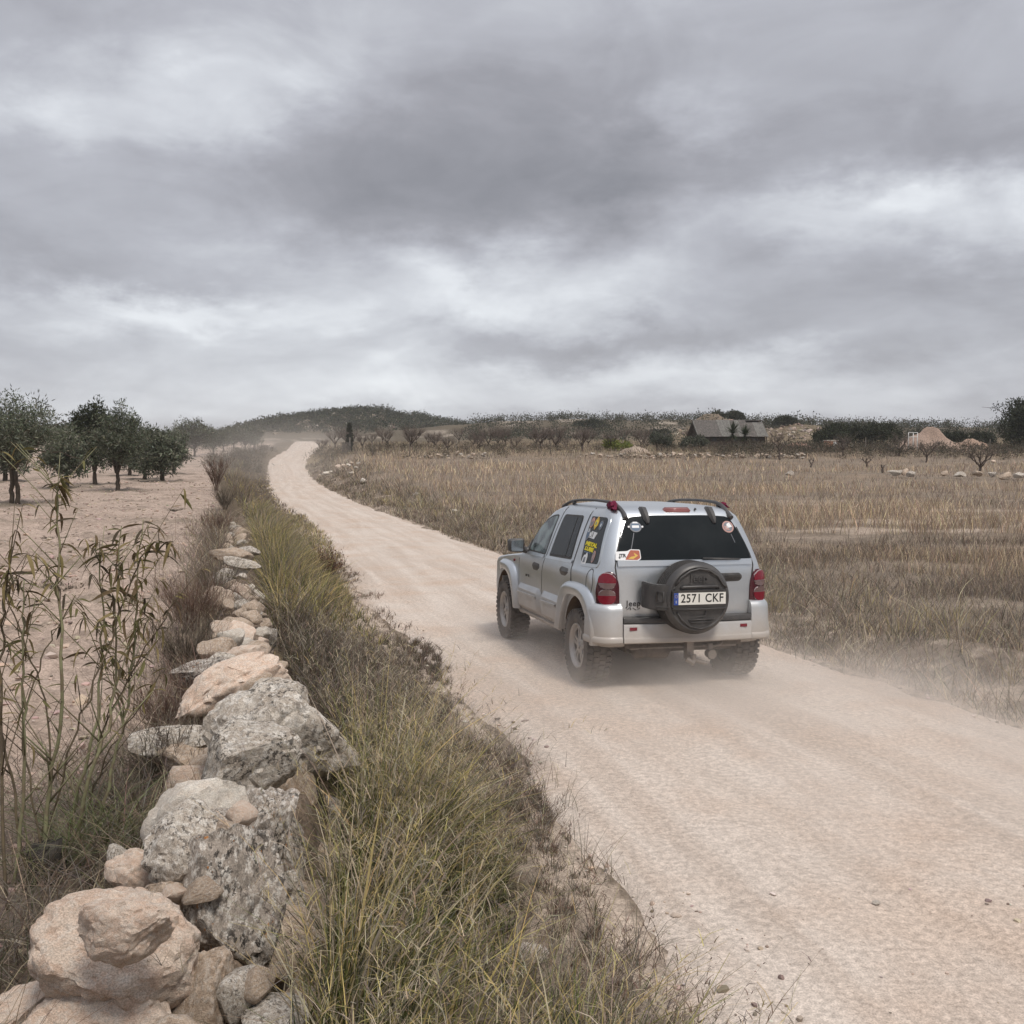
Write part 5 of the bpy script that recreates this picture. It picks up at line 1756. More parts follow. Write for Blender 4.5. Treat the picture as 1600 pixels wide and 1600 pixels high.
def leaf_cards(C0, nper, rad, L, W, cols, p, g, flat=.35, up=.25):
    """leaf-sized faces gathered round clump centres"""
    n = len(C0) * nper
    ci = np.repeat(np.arange(len(C0)), nper)
    d = g.normal(size=(n, 3)); d /= np.linalg.norm(d, axis=1)[:, None]
    P = C0[ci] + d * (g.random(n)[:, None] ** .5) * np.broadcast_to(rad, (len(C0),))[ci][:, None]
    a = g.normal(size=(n, 3)) * .7 + d * .8; a[:, 2] += up
    a /= np.linalg.norm(a, axis=1)[:, None]
    b = np.cross(a, g.normal(size=(n, 3))); b /= np.linalg.norm(b, axis=1)[:, None] + 1e-9
    l = (L * g.uniform(.6, 1.3, n))[:, None]; w = (W * g.uniform(.7, 1.3, n))[:, None]
    V = np.stack([P, P + a * l * .45 + b * w * .5, P + a * l, P + a * l * .45 - b * w * .5], 1).reshape(-1, 3)
    F = np.arange(n * 4).reshape(-1, 4)
    tone = (1 + g.normal(0, .16, len(C0)))[ci]
    c = pick(n, cols, p, .14, g) * tone[:, None]
    return V, F, np.repeat(c, 4, 0)


def m_bark(T, b):
    o = tex(T)
    n = T.noise(T.scalevec(o, (1, 1, .25)), 14.0, 5, .7)
    a = T.new('ShaderNodeAttribute', attribute_name='col')
    g = T.new('ShaderNodeVectorMath', operation='SCALE')
    T.put(g.inputs[0], a.outputs['Color']); T.put(g.inputs['Scale'], T.ramp(n, .3, .7, .6, 1.35))
    T.l.new(g.outputs[0], b.inputs['Base Color'])
    T.l.new(T.bump(n, .8, .03), b.inputs['Normal'])


M_BARK = material('bark', m_bark, rough=.95, spec=.1)
OL1 = (.105, .118, .080); OL2 = (.16, .172, .125); OL3 = (.066, .075, .050); OL4 = (.22, .23, .175)


def limb(tb, p0, p1, r0, r1, g, n=6, wob=.08, col=(.09, .072, .056), k=6):
    p0 = np.array(p0, float); p1 = np.array(p1, float)
    t = np.linspace(0, 1, k)[:, None]
    L = np.linalg.norm(p1 - p0)
    P = p0 + (p1 - p0) * t + g.normal(0, wob * L, (k, 3)) * np.sin(t * np.pi) * .5
    P[:, 2] += .10 * L * np.sin(t[:, 0] * np.pi) * (abs(p1[2] - p0[2]) < L * .8)
    tb.tube(P, np.linspace(r0, r1, k), n, col)
    return P


def make_tree(name, seed, h, w, trunk_h, leafL=.16, leafW=.045, clumps=150, per=34, cols=(OL1, OL2, OL3, OL4), p=(3, 2.2, 2, .8), trunk_r=.13, lean=0.0, twin=False, lobes=7, origin=None):
    g = np.random.default_rng(seed)
    root = empty(name)
    tb = Tubes()
    fork = np.array([lean * trunk_h, 0, trunk_h])
    if twin:
        limb(tb, (-.10, 0, -.1), fork + (-.08, 0, .0), trunk_r * .62, trunk_r * .5, g, 9, .05, k=8)
        limb(tb, (.12, .03, -.1), fork + (.06, 0, -.1), trunk_r * .62, trunk_r * .5, g, 9, .05, k=8)
    else:
        limb(tb, (0, 0, -.1), fork, trunk_r * 1.1, trunk_r * .75, g, 9, .03, k=8)
    lob = []
    for i in range(lobes):
        a = 6.283 * i / lobes + g.uniform(-.4, .4)
        rr = w * .5 * g.uniform(.25, .58)
        z = trunk_h + (h - trunk_h) * g.uniform(.06, .72)
        c = np.array([math.cos(a) * rr, math.sin(a) * rr, z])
        lob.append((c, w * g.uniform(.22, .32), (h - trunk_h) * g.uniform(.20, .30)))
        mid = fork + (c - fork) * .5 + (0, 0, .1)
        limb(tb, fork, mid, trunk_r * .55, trunk_r * .36, g, 6, .1)
        limb(tb, mid, c, trunk_r * .36, trunk_r * .15, g, 5, .12)
        for _ in range(3):
            e = c + g.normal(0, 1, 3) * (w * .16, w * .16, h * .09)
            limb(tb, mid, e, trunk_r * .2, .012, g, 4, .1)
    lob.append((np.array([g.normal(0, .1 * w), g.normal(0, .1 * w), h * .80]), w * .26, h * .19))
    lob.append((np.array([0, 0, trunk_h + (h - trunk_h) * .45]), w * .33, (h - trunk_h) * .32))
    tb.build('trunk', M_BARK, root)
    C0 = []
    wts = np.array([l[1] ** 2 * l[2] for l in lob]); wts /= wts.sum()
    for _ in range(clumps):
        c, rx, rz = lob[g.choice(len(lob), p=wts)]
        d = g.normal(size=3); d /= np.linalg.norm(d); d[2] = d[2] * .9 + .12
        C0.append(c + d * np.array([rx, rx, rz]) * g.uniform(.55, 1.12))
    C0 = np.array(C0)
    C0[:, 2] = np.maximum(C0[:, 2], trunk_h * g.uniform(.55, .95, len(C0)))
    V, F, c = leaf_cards(C0, per, np.random.default_rng(seed + 1).uniform(.08, .15, len(C0)) * w ** .7 * 1.25, leafL, leafW, cols, p, g)
    link_mesh('crown', np_mesh('crown', V, F, c), root, [M_LEAF])
    return root


def plant(t, px, Y, label, cat, group=None, s=1.0, rz=0.0, dz=-.05):
    x = X_(px, Y)
    t.location = (x, Y, gz(x, Y) + dz); t.rotation_euler = (0, 0, rz); t.scale = (s, s, s)
    tag(t, label, cat, group)
    return t


ORCH = 'olive trees of the orchard left of the road'
o1 = plant(make_tree('olive_tree', 11, 3.95, 3.9, 1.25, .17, .036, 240, 42, twin=True, trunk_r=.14, lobes=9), 22, 37, 'large olive tree with twisted twin trunk at the left edge of the orchard', 'olive tree', ORCH)
o2 = plant(make_tree('olive_tree', 12, 4.25, 2.7, .85, .19, .045, 190, 38, trunk_r=.11, p=(3, 1.6, 3, .5)), 184, 49, 'tall upright olive tree with one straight trunk, nearest the middle of the orchard', 'olive tree', ORCH)
o3 = plant(make_tree('olive_tree', 13, 4.7, 2.9, .7, .22, .06, 260, 38, cols=((.035, .042, .024), (.055, .062, .036), (.026, .032, .020)), p=(3, 2, 2)), 148, 57, 'darkest dense olive tree just behind the tall upright one', 'olive tree', ORCH)
oA = make_tree('olive_tree', 14, 3.3, 2.9, .8, .24, .065, 170, 32)
oB = make_tree('olive_tree', 15, 3.0, 2.7, .7, .24, .065, 170, 32)
spots = [(104, 52, oA, 1.0, 'low grey-green olive tree between the twin-trunk tree and the dark tree'), (254, 62, oB, 1.1, 'round olive tree at the right end of the near orchard row'),
         (226, 66, oA, 1.0, 'small olive tree between the upright tree and the round end tree'), (203, 74, oB, 1.05, 'olive tree partly hidden behind the upright tree'), (272, 78, oA, 1.0, 'olive tree showing behind the round end tree of the row'),
         (8, 62, oB, 1.1, 'olive tree low behind the twin-trunk tree at the left edge'), (-150, 40, oB, 1.2, 'olive tree beyond the left edge of the view')]
seen = set()
for i, (px_, Y, src, s, lbl) in enumerate(spots):
    t = src if src not in seen else copy_tree(src)
    seen.add(src)
    plant(t, px_, Y, lbl, 'olive tree', ORCH, s, 2.4 * i)
HZ = 'dust-veiled trees at the far end of the orchard'
oC = make_tree('round_tree', 16, 4.3, 4.6, .9, .34, .10, 170, 26, p=(3, 1, 3, .4), lobes=9)
plant(oC, 305, 120, 'large round tree veiled in dust at the far end of the orchard', 'tree', HZ)
for i, (px_, Y, s, lbl) in enumerate(((335, 126, .74, 'dust-veiled tree with a clear trunk right of the large round one'), (350, 137, .72, 'small veiled tree in the middle of the far orchard row'), (384, 141, .80, 'last veiled tree beside the far bend of the road'),
                                      (366, 149, .74, 'veiled tree just left of the last one in the far row'), (322, 150, .8, 'veiled tree behind the large round one'), (398, 152, .72, 'veiled tree nearest the hill foot at the far bend'), (283, 138, .8, 'veiled tree left of the large round one'))):
    plant(copy_tree(oC), px_, Y, lbl, 'tree', HZ, s, 1.7 * i + 1)

DK = ((.030, .036, .020), (.048, .054, .030), (.022, .027, .016))
big = plant(make_tree('evergreen_tree', 21, 6.6, 7.0, 1.0, .30, .11, 330, 60, cols=((.036, .044, .027), (.060, .068, .042), (.026, .032, .020)), p=(3, 2, 2), trunk_r=.25, lobes=10), 1608, 112, 'tall dark evergreen tree at the right edge of the field', 'tree')


def dome(name, seed, w, h, cols=DK, p=(3, 2, 2), clumps=190, per=44, L=.30, W=.13, rows=1):
    g = np.random.default_rng(seed)
    root = empty(name)
    C0 = []
    lob = [(np.array([g.uniform(-.36, .36) * w, g.uniform(-.3, .3) * w, h * g.uniform(.25, .5)]), w * g.uniform(.16, .26), h * g.uniform(.3, .5)) for _ in range(9)]
    for _ in range(clumps):
        c, rx, rz = lob[g.integers(len(lob))]
        d = g.normal(size=3); d /= np.linalg.norm(d); d[2] = abs(d[2]) * 1.0 - .25
        C0.append(c + d * np.array([rx, rx, rz]) * g.uniform(.7, 1.05))
    C0 = np.array(C0); C0[:, 2] = np.clip(C0[:, 2], .1, None)
    V, F, c = leaf_cards(C0, per, .09 * w ** .6 * 1.6, L, W, cols, p, g)
    tb = Tubes()
    for i in range(5):
        c0 = lob[i][0]; limb(tb, (c0[0] * .2, c0[1] * .2, -.2), c0, .12, .04, g, 5)
    tb.build('trunk', M_BARK, root)
    link_mesh('crown', np_mesh('crown', V, F, c), root, [M_LEAF])
    return root


DM = 'dark domed evergreens along the right skyline'
plant(dome('domed_evergreen', 31, 10.2, 4.0, clumps=290), 1332, 128, 'widest dark domed evergreen on the right skyline', 'tree', DM)
plant(dome('domed_evergreen', 32, 5.4, 3.0, clumps=170), 1296, 150, 'smaller dark evergreen at the left shoulder of the widest dome', 'tree', DM, 1.0, 1)
plant(dome('domed_evergreen', 33, 7.0, 2.3, clumps=150), 1225, 205, 'low dark dome on the pale rocky rise right of the wooden shed', 'tree', DM, 1, 0, -.1)
plant(dome('domed_evergreen', 34, 6.6, 2.6, clumps=170), 1136, 203, 'dark dome crowning the rise behind the shed roof', 'tree', DM, 1, 0, -.2)
plant(dome('domed_evergreen', 35, 7.0, 2.6, clumps=150), 1472, 133, 'long low dark evergreen behind the pink spoil heap', 'tree', DM)
plant(dome('domed_evergreen', 36, 4.6, 2.4, clumps=140), 1532, 142, 'dark dome between the spoil heap and the tall right-hand tree', 'tree', DM)
plant(dome('domed_evergreen', 37, 5.0, 2.2, clumps=140), 1028, 215, 'dark evergreen on the ridge left of the shed', 'tree', DM)
plant(dome('domed_evergreen', 38, 8.5, 2.4, clumps=170), 925, 235, 'broad dark thicket on the hump of the ridge above the yellow-green bush', 'tree', DM)
OLV = ((.075, .082, .060), (.11, .115, .085), (.05, .056, .040))
plant(dome('olive_bush', 41, 3.0, 2.4, OLV, (3, 2, 1), 110, 24, .3, .09), 1030, 112, 'grey-green olive bush right of the yellow-green bush', 'bush')
plant(dome('olive_bush', 42, 3.3, 2.0, OLV, (3, 2, 1), 110, 24, .3, .09), 1082, 113, 'grey-green olive bush in front of the shed gable', 'bush')
plant(dome('yellow_bush', 43, 3.0, 1.45, ((.17, .19, .045), (.22, .24, .06), (.10, .12, .03)), (3, 2, 2), 120, 24, .28, .10), 966, 110, 'bright yellow-green bush on the terrace left of the shed', 'bush')

# slender cypress beside the gate
g = np.random.default_rng(51)
cy = empty('cypress')
zz = g.uniform(.1, 2.85, 160); a = g.uniform(0, 6.28, 160); rr = .24 * np.sin(np.clip(zz / 2.9, 0, 1) * np.pi * .92 + .22) ** .8
V, F, c = leaf_cards(np.stack([rr * np.cos(a), rr * np.sin(a), zz], 1), 16, .11, .22, .06, DK, (3, 1, 3), g, up=1.2)
link_mesh('crown', np_mesh('crown', V, F, c), cy, [M_LEAF])
tb = Tubes(); tb.tube([(0, 0, -.1), (0, 0, 2.4)], [.05, .02], 6, (.06, .05, .04)); tb.build('trunk', M_BARK, cy)
plant(cy, 547, 104, 'slender dark cypress standing by the slatted gate near the road bend', 'cypress')
GREYWOOD = material('grey_wood', m_stone((.10, .085, .072), (.17, .15, .13), .15, .4, bumpd=.01), rough=.9, spec=.1)
gate = empty('slatted_gate', (X_(540, 102), 102, gz(X_(540, 102), 102)), R(-25), 'narrow grey slatted gate left of the slender cypress', 'gate')
for k in range(5):
    tb = Tubes(); tb.box((-.40 + .17 * k, -.02, .1), (-.30 + .17 * k, .02, 1.28)); tb.build('slat', GREYWOOD, gate, smooth=False)
for z in (.3, 1.05):
    tb = Tubes(); tb.box((-.45, .021, z), (.45, .05, z + .09)); tb.build('rail', GREYWOOD, gate, smooth=False)
tb = Tubes(); tb.tube([(.55, 0, -.1), (.55, 0, 1.75)], .05, 6); tb.build('gate_post', GREYWOOD, gate)


# leafless almond trees
def bare_tree(seed, h, w, trunk_h, n2=5, twigs=260, r=.07, dense=1.0, name='almond_tree', col=(.10, .080, .068), tcol=(.145, .115, .098), L=.34, tw=.012):
    g = np.random.default_rng(seed)
    root = empty(name)
    tb = Tubes()
    fork = np.array([g.normal(0, .05), g.normal(0, .05), trunk_h])
    limb(tb, (0, 0, -.1), fork, r * 1.2, r * .9, g, 6, .05, col)
    ends = []
    for i in range(n2):
        a = 6.283 * i / n2 + g.uniform(-.5, .5)
        e = fork + np.array([math.cos(a) * w * .30, math.sin(a) * w * .30, (h - trunk_h) * g.uniform(.4, .6)])
        P = limb(tb, fork, e, r * .7, r * .38, g, 5, .12, col)
        for _ in range(4):
            e2 = e + np.array([g.normal(0, w * .15), g.normal(0, w * .15), (h - e[2]) * g.uniform(.35, .85)])
            P2 = limb(tb, P[g.integers(3, 6)], e2, r * .34, r * .1, g, 4, .12, col)
            ends += [P[k] for k in (3, 4, 5)] + list(P2[1:])
    tb.build('trunk', M_BARK, root)
    E = np.array(ends)
    if twigs:
        i = g.integers(0, len(E), twigs)
        az = np.arctan2(E[i][:, 1], E[i][:, 0]) + g.normal(0, .9, twigs)
        V, F, c, tip, cc = blades(E[i], g.uniform(.5, 1.3, twigs) * L, tw, az, np.abs(g.normal(.65, .35, twigs)), g.normal(.05, .25, twigs), pick(twigs, [tcol, col, (.18, .15, .125)], [3, 2, 1], .15, g), 2, .3, g)
        V2, F2, c2, _, _ = blades(tip, g.uniform(.3, .8, twigs) * L, tw * .8, az + g.normal(0, .9, twigs), np.abs(g.normal(.4, .25, twigs)), g.normal(0, .15, twigs), c[::6][:twigs] if len(c) >= twigs * 6 else tcol, 1, .3, g)
        link_mesh('twigs', np_mesh('twigs', np.concatenate([V, V2]), np.concatenate([F, F2 + len(V)]), np.concatenate([c, c2])), root, [M_LEAF])
    return root


ALM = 'leafless almond trees in rows on the terrace beyond the field'
protos = [bare_tree(60 + k, 2.3, 2.6, .6, 5, 420, .085, tw=.018, L=.55) for k in range(4)]
r = np.random.default_rng(8)
used = set()
row = []
for Y, a, b_, st in ((112, 575, 980, 78), (124, 560, 900, 66), (138, 548, 1010, 62), (154, 560, 1060, 58), (172, 600, 1300, 62)):
    for px_ in np.arange(a, b_, st): row.append((px_ + r.uniform(-24, 24), Y + r.uniform(-6, 6)))
row += [(504, 128), (700, 105), (910, 108), (870, 118), (1010, 120)]
for k, (px_, Y) in enumerate(row):
    pk = k % 4
    t = protos[pk] if pk not in used else copy_tree(protos[pk])
    used.add(pk)
    plant(t, px_, Y, 'leafless brownish almond tree in the rows on the far terrace', 'almond tree', ALM, r.uniform(.55, 1.15), r.uniform(0, 6))
for k, (px_, Y, h, w, th, n2, tw, lbl) in enumerate(((1530, 76, 2.1, 2.3, .55, 6, 220, 'bare almond tree with a wide forked crown, nearest on the right of the field'), (1447, 96, 2.1, 2.1, .5, 6, 200, 'bare almond tree standing in front of the pink spoil heap'),
                                                       (1404, 101, 2.3, 2.4, .6, 4, 260, 'bare almond tree with a thin high top left of the white metal frame'), (1218, 98, 3.2, 3.0, .9, 4, 330, 'tall dark bare tree right of the shed on the field edge'),
                                                       (1355, 88, 1.05, 1.2, .35, 3, 0, 'small dead Y-shaped stump of a tree in the dry field'), (1266, 88, 1.0, .7, .3, 2, 0, 'thin dead snag in the dry field below the shed'), (1380, 79, .75, .5, .35, 3, 0, 'short broken stump in the field near the pale flat rocks'),
                                                       (1316, 101, 2.2, 2.0, .6, 4, 260, 'bare bushy tree in front of the widest dark dome'))):
    plant(bare_tree(80 + k, h, w, th, n2, tw, .09, tw=.016, L=.34), px_, Y, lbl, 'bare tree')

# scrub on the hills and along the terraces: one mass each
def scrub(name, pts, size, cols, p, label, per=30, L=.55, W=.26, seed=3):
    g = np.random.default_rng(seed)
    C0 = []; rad = []
    for (x, y, z), s in zip(pts, size):
        for _ in range(5):
            C0.append((x + g.normal(0, .33 * s), y + g.normal(0, .33 * s), z + s * g.uniform(.15, .55))); rad.append(.38 * s)
    V, F, c = leaf_cards(np.array(C0), per // 5, np.array(rad), L, W, cols, p, g)
    o = link_mesh(name, np_mesh(name, V, F, c), None, [M_LEAF])
    return tag(o, label, 'scrub', None, 'stuff')


def scatter(n, x0, x1, y0, y1, seed, cond=None):
    g = np.random.default_rng(seed)
    y = g.uniform(y0, y1, n); x = g.uniform(0, 1, n) * (x1 - x0) + x0
    x = x * y / ((y0 + y1) / 2)
    z = ground_z(x, y)
    k = np.ones(n, bool) if cond is None else cond(x, y, z)
    return np.stack([x, y, z], 1)[k], g


Pt, g = scatter(2600, -125, -8, 330, 455, 71, lambda x, y, z: (z > 7.4) & (np.random.default_rng(1).random(len(x)) < .42 + .07 * (z - 7) + .8 * fbm(x * .05, y * .05, 77, 3)))
scrub('hill_scrub', Pt, g.uniform(1.6, 4.0, len(Pt)), ((.050, .058, .036), (.072, .078, .048), (.038, .044, .028), (.10, .092, .062)), (3, 2.4, 1.6, 1.4), 'dark evergreen scrub covering the hill above the far bend of the road', 45, .75, .42)
Pt, g = scatter(3200, -12, 175, 180, 320, 72, lambda x, y, z: (z > 3.6) & (np.random.default_rng(2).random(len(x)) < .55 + .8 * fbm(x * .06, y * .06, 79, 3)))
scrub('ridge_scrub', Pt, g.uniform(1.5, 3.4, len(Pt)), ((.050, .056, .036), (.066, .069, .046), (.036, .041, .027), (.095, .082, .062)), (2.4, 2, 1.2, 2.0), 'mixed dark and brown scrub along the long low ridge', 50, .45, .20)
Pt, g = scatter(900, -230, -120, 330, 470, 73, lambda x, y, z: z > 6.6)
scrub('left_ridge_scrub', Pt, g.uniform(1.5, 3.4, len(Pt)), DK, (3, 2, 2), 'scrub on the faint ridge behind the olive orchard', 25, 1.1, .6)
Pt, g = scatter(1500, -16, 60, 98, 128, 74, lambda x, y, z: np.random.default_rng(3).random(len(x)) < .5 + 1.2 * fbm(x * .12, y * .3, 83, 3))
scrub('terrace_brush', Pt, g.uniform(.45, 1.05, len(Pt)), ((.105, .086, .066), (.14, .115, .088), (.072, .066, .046), (.19, .155, .115)), (3, 3, 2.4, .8), 'grey-brown brush and weeds along the terrace edge beyond the field', 40, .34, .05)
Pt, g = scatter(420, 22, 60, 100, 118, 75)
scrub('right_brush', Pt, g.uniform(.7, 1.5, len(Pt)), ((.085, .075, .058), (.12, .10, .075), (.06, .058, .04)), (3, 3, 2), 'dark grey brush below the spoil heap and domed trees', 40, .42, .06)
Pt, g = scatter(260, -34, -26, 92, 135, 76, lambda x, y, z: (road_x(y) - road_half(y) - .4 > x) & (x > road_x(y) - 9))
scrub('bank_brush', Pt, g.uniform(.5, 1.0, len(Pt)), ((.12, .10, .075), (.17, .14, .10), (.085, .08, .055)), (3, 3, 2), 'brown brush on the bank left of the far road bend', 40, .36, .05)
Pt, g = scatter(150, -24, -14, 100, 130, 78, lambda x, y, z: (x > road_x(y) + road_half(y) + .4) & (x < road_x(y) + 7))
scrub('bend_brush', Pt, g.uniform(.5, 1.1, len(Pt)), ((.12, .10, .075), (.17, .14, .10), (.085, .08, .055)), (3, 3, 2), 'brown brush on the right bank of the far road bend', 40, .36, .05)
# dry grass of the far terraces
fb = Mass()
n = 52000
y = rng.uniform(99, 185, n); x = X_(500, 1) * y + rng.random(n) * 1.15 * y * .72
k = x > road_x(y) + road_half(y) + .3
x, y = x[k], y[k]; n = len(x)
tone = fbm(x * .06, y * .15, 85, 3)
V, F, c, _, _ = blades(np.stack([x, y, ground_z(x, y) - .02], 1), rng.uniform(.25, .6, n), .04, rng.uniform(0, 6.3, n), np.abs(rng.normal(.2, .1, n)), np.abs(rng.normal(.15, .1, n)), pick(n, [OCH, STRAW, BRN, GREY], [2, 2, 2, 2]) * (1 + .5 * tone[:, None]), 1, .4)
fb.add(V, F, c)
fb.build('terrace_grass', M_BLADE, None, 'dry yellowish grass between the almond trees on the far terrace', 'grass')

# ================================================================== rubble, boulders and heaps
tw_ = empty('terrace_wall', (X_(1000, 100), 100, gz(X_(1000, 100), 99)), 0, 'long broken rubble wall at the far edge of the dry field', 'stone wall')
r = np.random.default_rng(19)
TL = Vector(tw_.location)
segs = [(655, 760, 60), (905, 1065, 110), (1085, 1255, 120), (1545, 1700, 40)]
cnt = 0
for a, b_, k in segs:
    for _ in range(int(k * .5)):
        px_ = r.uniform(a, b_); Y = 99.6 + r.normal(0, .5) - (5 if a == 1545 else 0)
        x = X_(px_, Y); z = gz(x, Y)
        s = r.uniform(.12, .40)
        put_stone(SMALL[r.integers(14)], Vector((x, Y, z + r.uniform(-.05, .40))) - TL, (s * 1.4, s * 1.2, s * .8), (r.normal(0, .3), r.normal(0, .3), r.uniform(0, 6)), STONES[r.choice(list('gdbbbp'))], tw_)
        cnt += 1
FLBL = ['long flat grey rock at the left of the three clustered rocks in the dry field', 'tallest rock of the three clustered in the dry field', 'brown rock at the right of the three clustered rocks in the field',
        'small brown rock just right of the three clustered rocks', 'grey rock below and left of the wide bare almond tree', 'brown rock directly below the wide bare almond tree', 'small brown rock just right of the wide bare almond tree',
        'brown rock farther right of the wide bare almond tree', 'grey rock at the right edge of the field, last of the line', 'low brown rock in front of the line of rocks at the right', 'lone brown rock in the field below the shed',
        'brown flat rock lowest in the middle of the dry field', 'grey flat rock just right of the lowest brown one in the field']
FS = 'pale flat rocks lying in a line in the dry field'
for k, (px_, Y, w, hh) in enumerate(((1398, 71, 1.1, .30), (1413, 71.5, .8, .55), (1423, 70, .7, .35), (1475, 71, .5, .25), (1500, 70, 1.0, .22), (1527, 70, .8, .30), (1550, 69, .6, .25), (1572, 69, .8, .25), (1592, 68, .9, .3), (1566, 66, .5, .25), (1234, 72, .7, .2))):
    x = X_(px_, Y)
    o = put_stone(FLATS[k % 6], (x, Y, gz(x, Y) + .27 + hh * .25), (w, w * .7, .30 + .4 * hh), (0, 0, k), [ST_GREY, ST_BROWN, ST_DARK, ST_BROWN][k % 4], None, 'field_rock')
    tag(o, FLBL[k], 'rock', FS)
RLBL = {0: 'flat pale stone at the upper left of the rubble beside the far road', 1: 'small pale block at the top of the rubble beside the far road', 2: 'wide flat stone in the upper middle of the roadside rubble', 9: 'wide stone at the foot of the rubble beside the road',
        14: 'lone small stone between the rubble and the car', 15: 'pale stone in the grass halfway between the rubble and the car', 16: 'whitish stone in the grass below the roadside rubble'}
RP = 'pale rubble stones dumped on the grassy corner beside the road'
r = np.random.default_rng(23)
for k, (px_, py_, w) in enumerate(((510, 723, 9), (532, 723, 6), (530, 732, 13), (518, 731, 6), (505, 729, 6), (537, 738, 9), (545, 741, 7), (550, 748, 8), (549, 739, 7), (567, 754, 11), (556, 744, 6), (500, 733, 5), (512, 735, 5), (560, 741, 6), (608, 762, 6), (710, 793, 7), (650, 772, 9))):
    Y = 1600 * (2.32 + .35) / max(8, py_ - 700 + 6); Y = min(Y, 92)
    x = X_(px_, Y); s = w * Y / 1600
    o = put_stone(SMALL[k % 14], (x, Y, gz(x, Y) + s * .25 + .10), (s * 1.2, s, s * .65), (r.normal(0, .2), r.normal(0, .2), k), [ST_PALE, ST_GREY, ST_PINK][k % 3], None, 'rubble_stone')
    tag(o, RLBL.get(k, 'pale rubble stone in the tumbled heap on the grassy corner right of the far road'), 'stone', RP)


# bare rock showing through on the hills
g = np.random.default_rng(29)
x = np.concatenate([X_(1225, 203) + g.normal(0, 5.5, 170), X_(1110, 199) + g.normal(0, 3.2, 120), g.uniform(-105, -25, 420)])
y = np.concatenate([198 + g.normal(0, 3.5, 170), 196 + g.normal(0, 2.5, 120), g.uniform(355, 425, 420)])
s_ = np.concatenate([g.uniform(.18, .55, 290), g.uniform(.5, 1.5, 420)])
keep = (np.arange(len(x)) < 290) | (fbm(x * .08, y * .05, 87, 3) > .05)
x, y, s_ = x[keep], y[keep], s_[keep]
pebble_mass('hill_rocks', x, y, ground_z(x, y) + s_ * .1, s_, pick(len(x), [(.34, .28, .22), (.25, .20, .155), (.42, .36, .30)], [3, 3, 1.4], .1, g), 'pale bare rock showing through the scrub of the hills', 'rocks', M_PEB)


def heap(name, px, Y, w, h, dep, col, label, cat, seed=1, z0=-.1):
    n = 40
    u, v = np.meshgrid(np.linspace(-1, 1, n), np.linspace(-1, 1, n), indexing='ij')
    rr = np.sqrt(u ** 2 + v ** 2) * (1 + .25 * fbm(u * 2 + seed, v * 2, seed, 3))
    z = h * np.clip(1 - rr, 0, 1) ** .85 * (1 + .55 * fbm(u * 3, v * 3 + seed, seed + 5, 4)) + .12 * fbm(u * 9, v * 9, seed + 9, 3) - .12 * sstep(.85, 1.1, rr)
    i = np.arange(n - 1)[:, None] * n + np.arange(n - 1)[None]
    F = np.stack([i, i + n, i + n + 1, i + 1], -1).reshape(-1, 4)
    me = np_mesh(name, np.stack([u * w / 2, v * dep / 2, z], -1).reshape(-1, 3), F, np.array(col), True)
    o = link_mesh(name, me, None, [M_GROUND])
    x = X_(px, Y); o.location = (x, Y, gz(x, Y) + z0)
    return tag(o, label, cat)


heap('spoil_heap', 1455, 110, 8.4, 2.2, 6, (.33, .245, .195), 'large pink spoil heap right of the white metal frame', 'soil heap', 3)
heap('spoil_heap', 1515, 113, 7.0, 1.25, 5, (.38, .27, .205), 'lower right shoulder of the pink spoil, ending below the dark trees', 'soil heap', 4)
heap('spoil_heap', 1245, 113, 5.6, 1.0, 4, (.34, .22, .17), 'reddish soil bank on the rise right of the shed', 'soil heap', 5)
heap('sand_heap', 992, 106, 3.4, .75, 3, (.36, .29, .23), 'small grey-pink sand heap below the grey-green olive bush', 'sand heap', 6)
heap('rock_outcrop', 1110, 198, 7.0, 1.6, 6, (.20, .16, .12), 'tan rocky outcrop on the skyline behind the left end of the shed', 'rock outcrop', 7)

# ================================================================== shed, frame, box, posts, yuccas
SY = 122.0
sx_ = X_(1136, SY)
shed = empty('wooden_shed', (sx_, SY, gz(sx_, SY) - .05), R(9), 'long low wooden shed with a patched sheet roof standing beyond the field', 'shed')
BOARD = material('dark_boards', m_stone((.052, .040, .034), (.085, .066, .054), .05, .3, bumpd=.01), rough=.9, spec=.1)
SHEETD = material('dark_roof_sheet', m_stone((.085, .076, .070), (.125, .112, .10), .10, .35, bumpd=.01), rough=.85)
SHEETL = material('pale_roof_sheet', m_stone((.115, .11, .10), (.165, .16, .145), .12, .45, bumpd=.01), rough=.8)
L2, D2, EAV, RDG = 3.9, 1.9, 1.75, 3.45
for k in range(9):          # front boards
    z = .02 + k * .19
    tb = Tubes(); tb.box((-L2 + .05, -D2 + .03 * (k % 2), z), (L2 - .05, -D2 + .05 + .03 * (k % 2), z + .18)); tb.build('board', BOARD, shed, smooth=False)
for s in (-1, 1):
    tb = Tubes()
    V = [(s * L2, -D2, 0), (s * L2, D2, 0), (s * L2, D2, EAV), (s * L2, 0, RDG - .05), (s * L2, -D2, EAV)]
    V += [(s * (L2 - .08), y, z) for _, y, z in V]
    bm = bmesh.new(); vs = [bm.verts.new(v) for v in V]
    bm.faces.new(vs[:5]); bm.faces.new(vs[5:])
    for i in range(5): bm.faces.new((vs[i], vs[(i + 1) % 5], vs[5 + (i + 1) % 5], vs[5 + i]))
    bmesh.ops.recalc_face_normals(bm, faces=bm.faces)
    bm_obj(bm, 'gable', BOARD, shed)
tb = Tubes(); tb.box((-L2 + .08, D2 - .08, 0), (L2 - .08, D2, EAV)); tb.build('back_wall', BOARD, shed, smooth=False)
slope = math.atan2(RDG - EAV, D2)
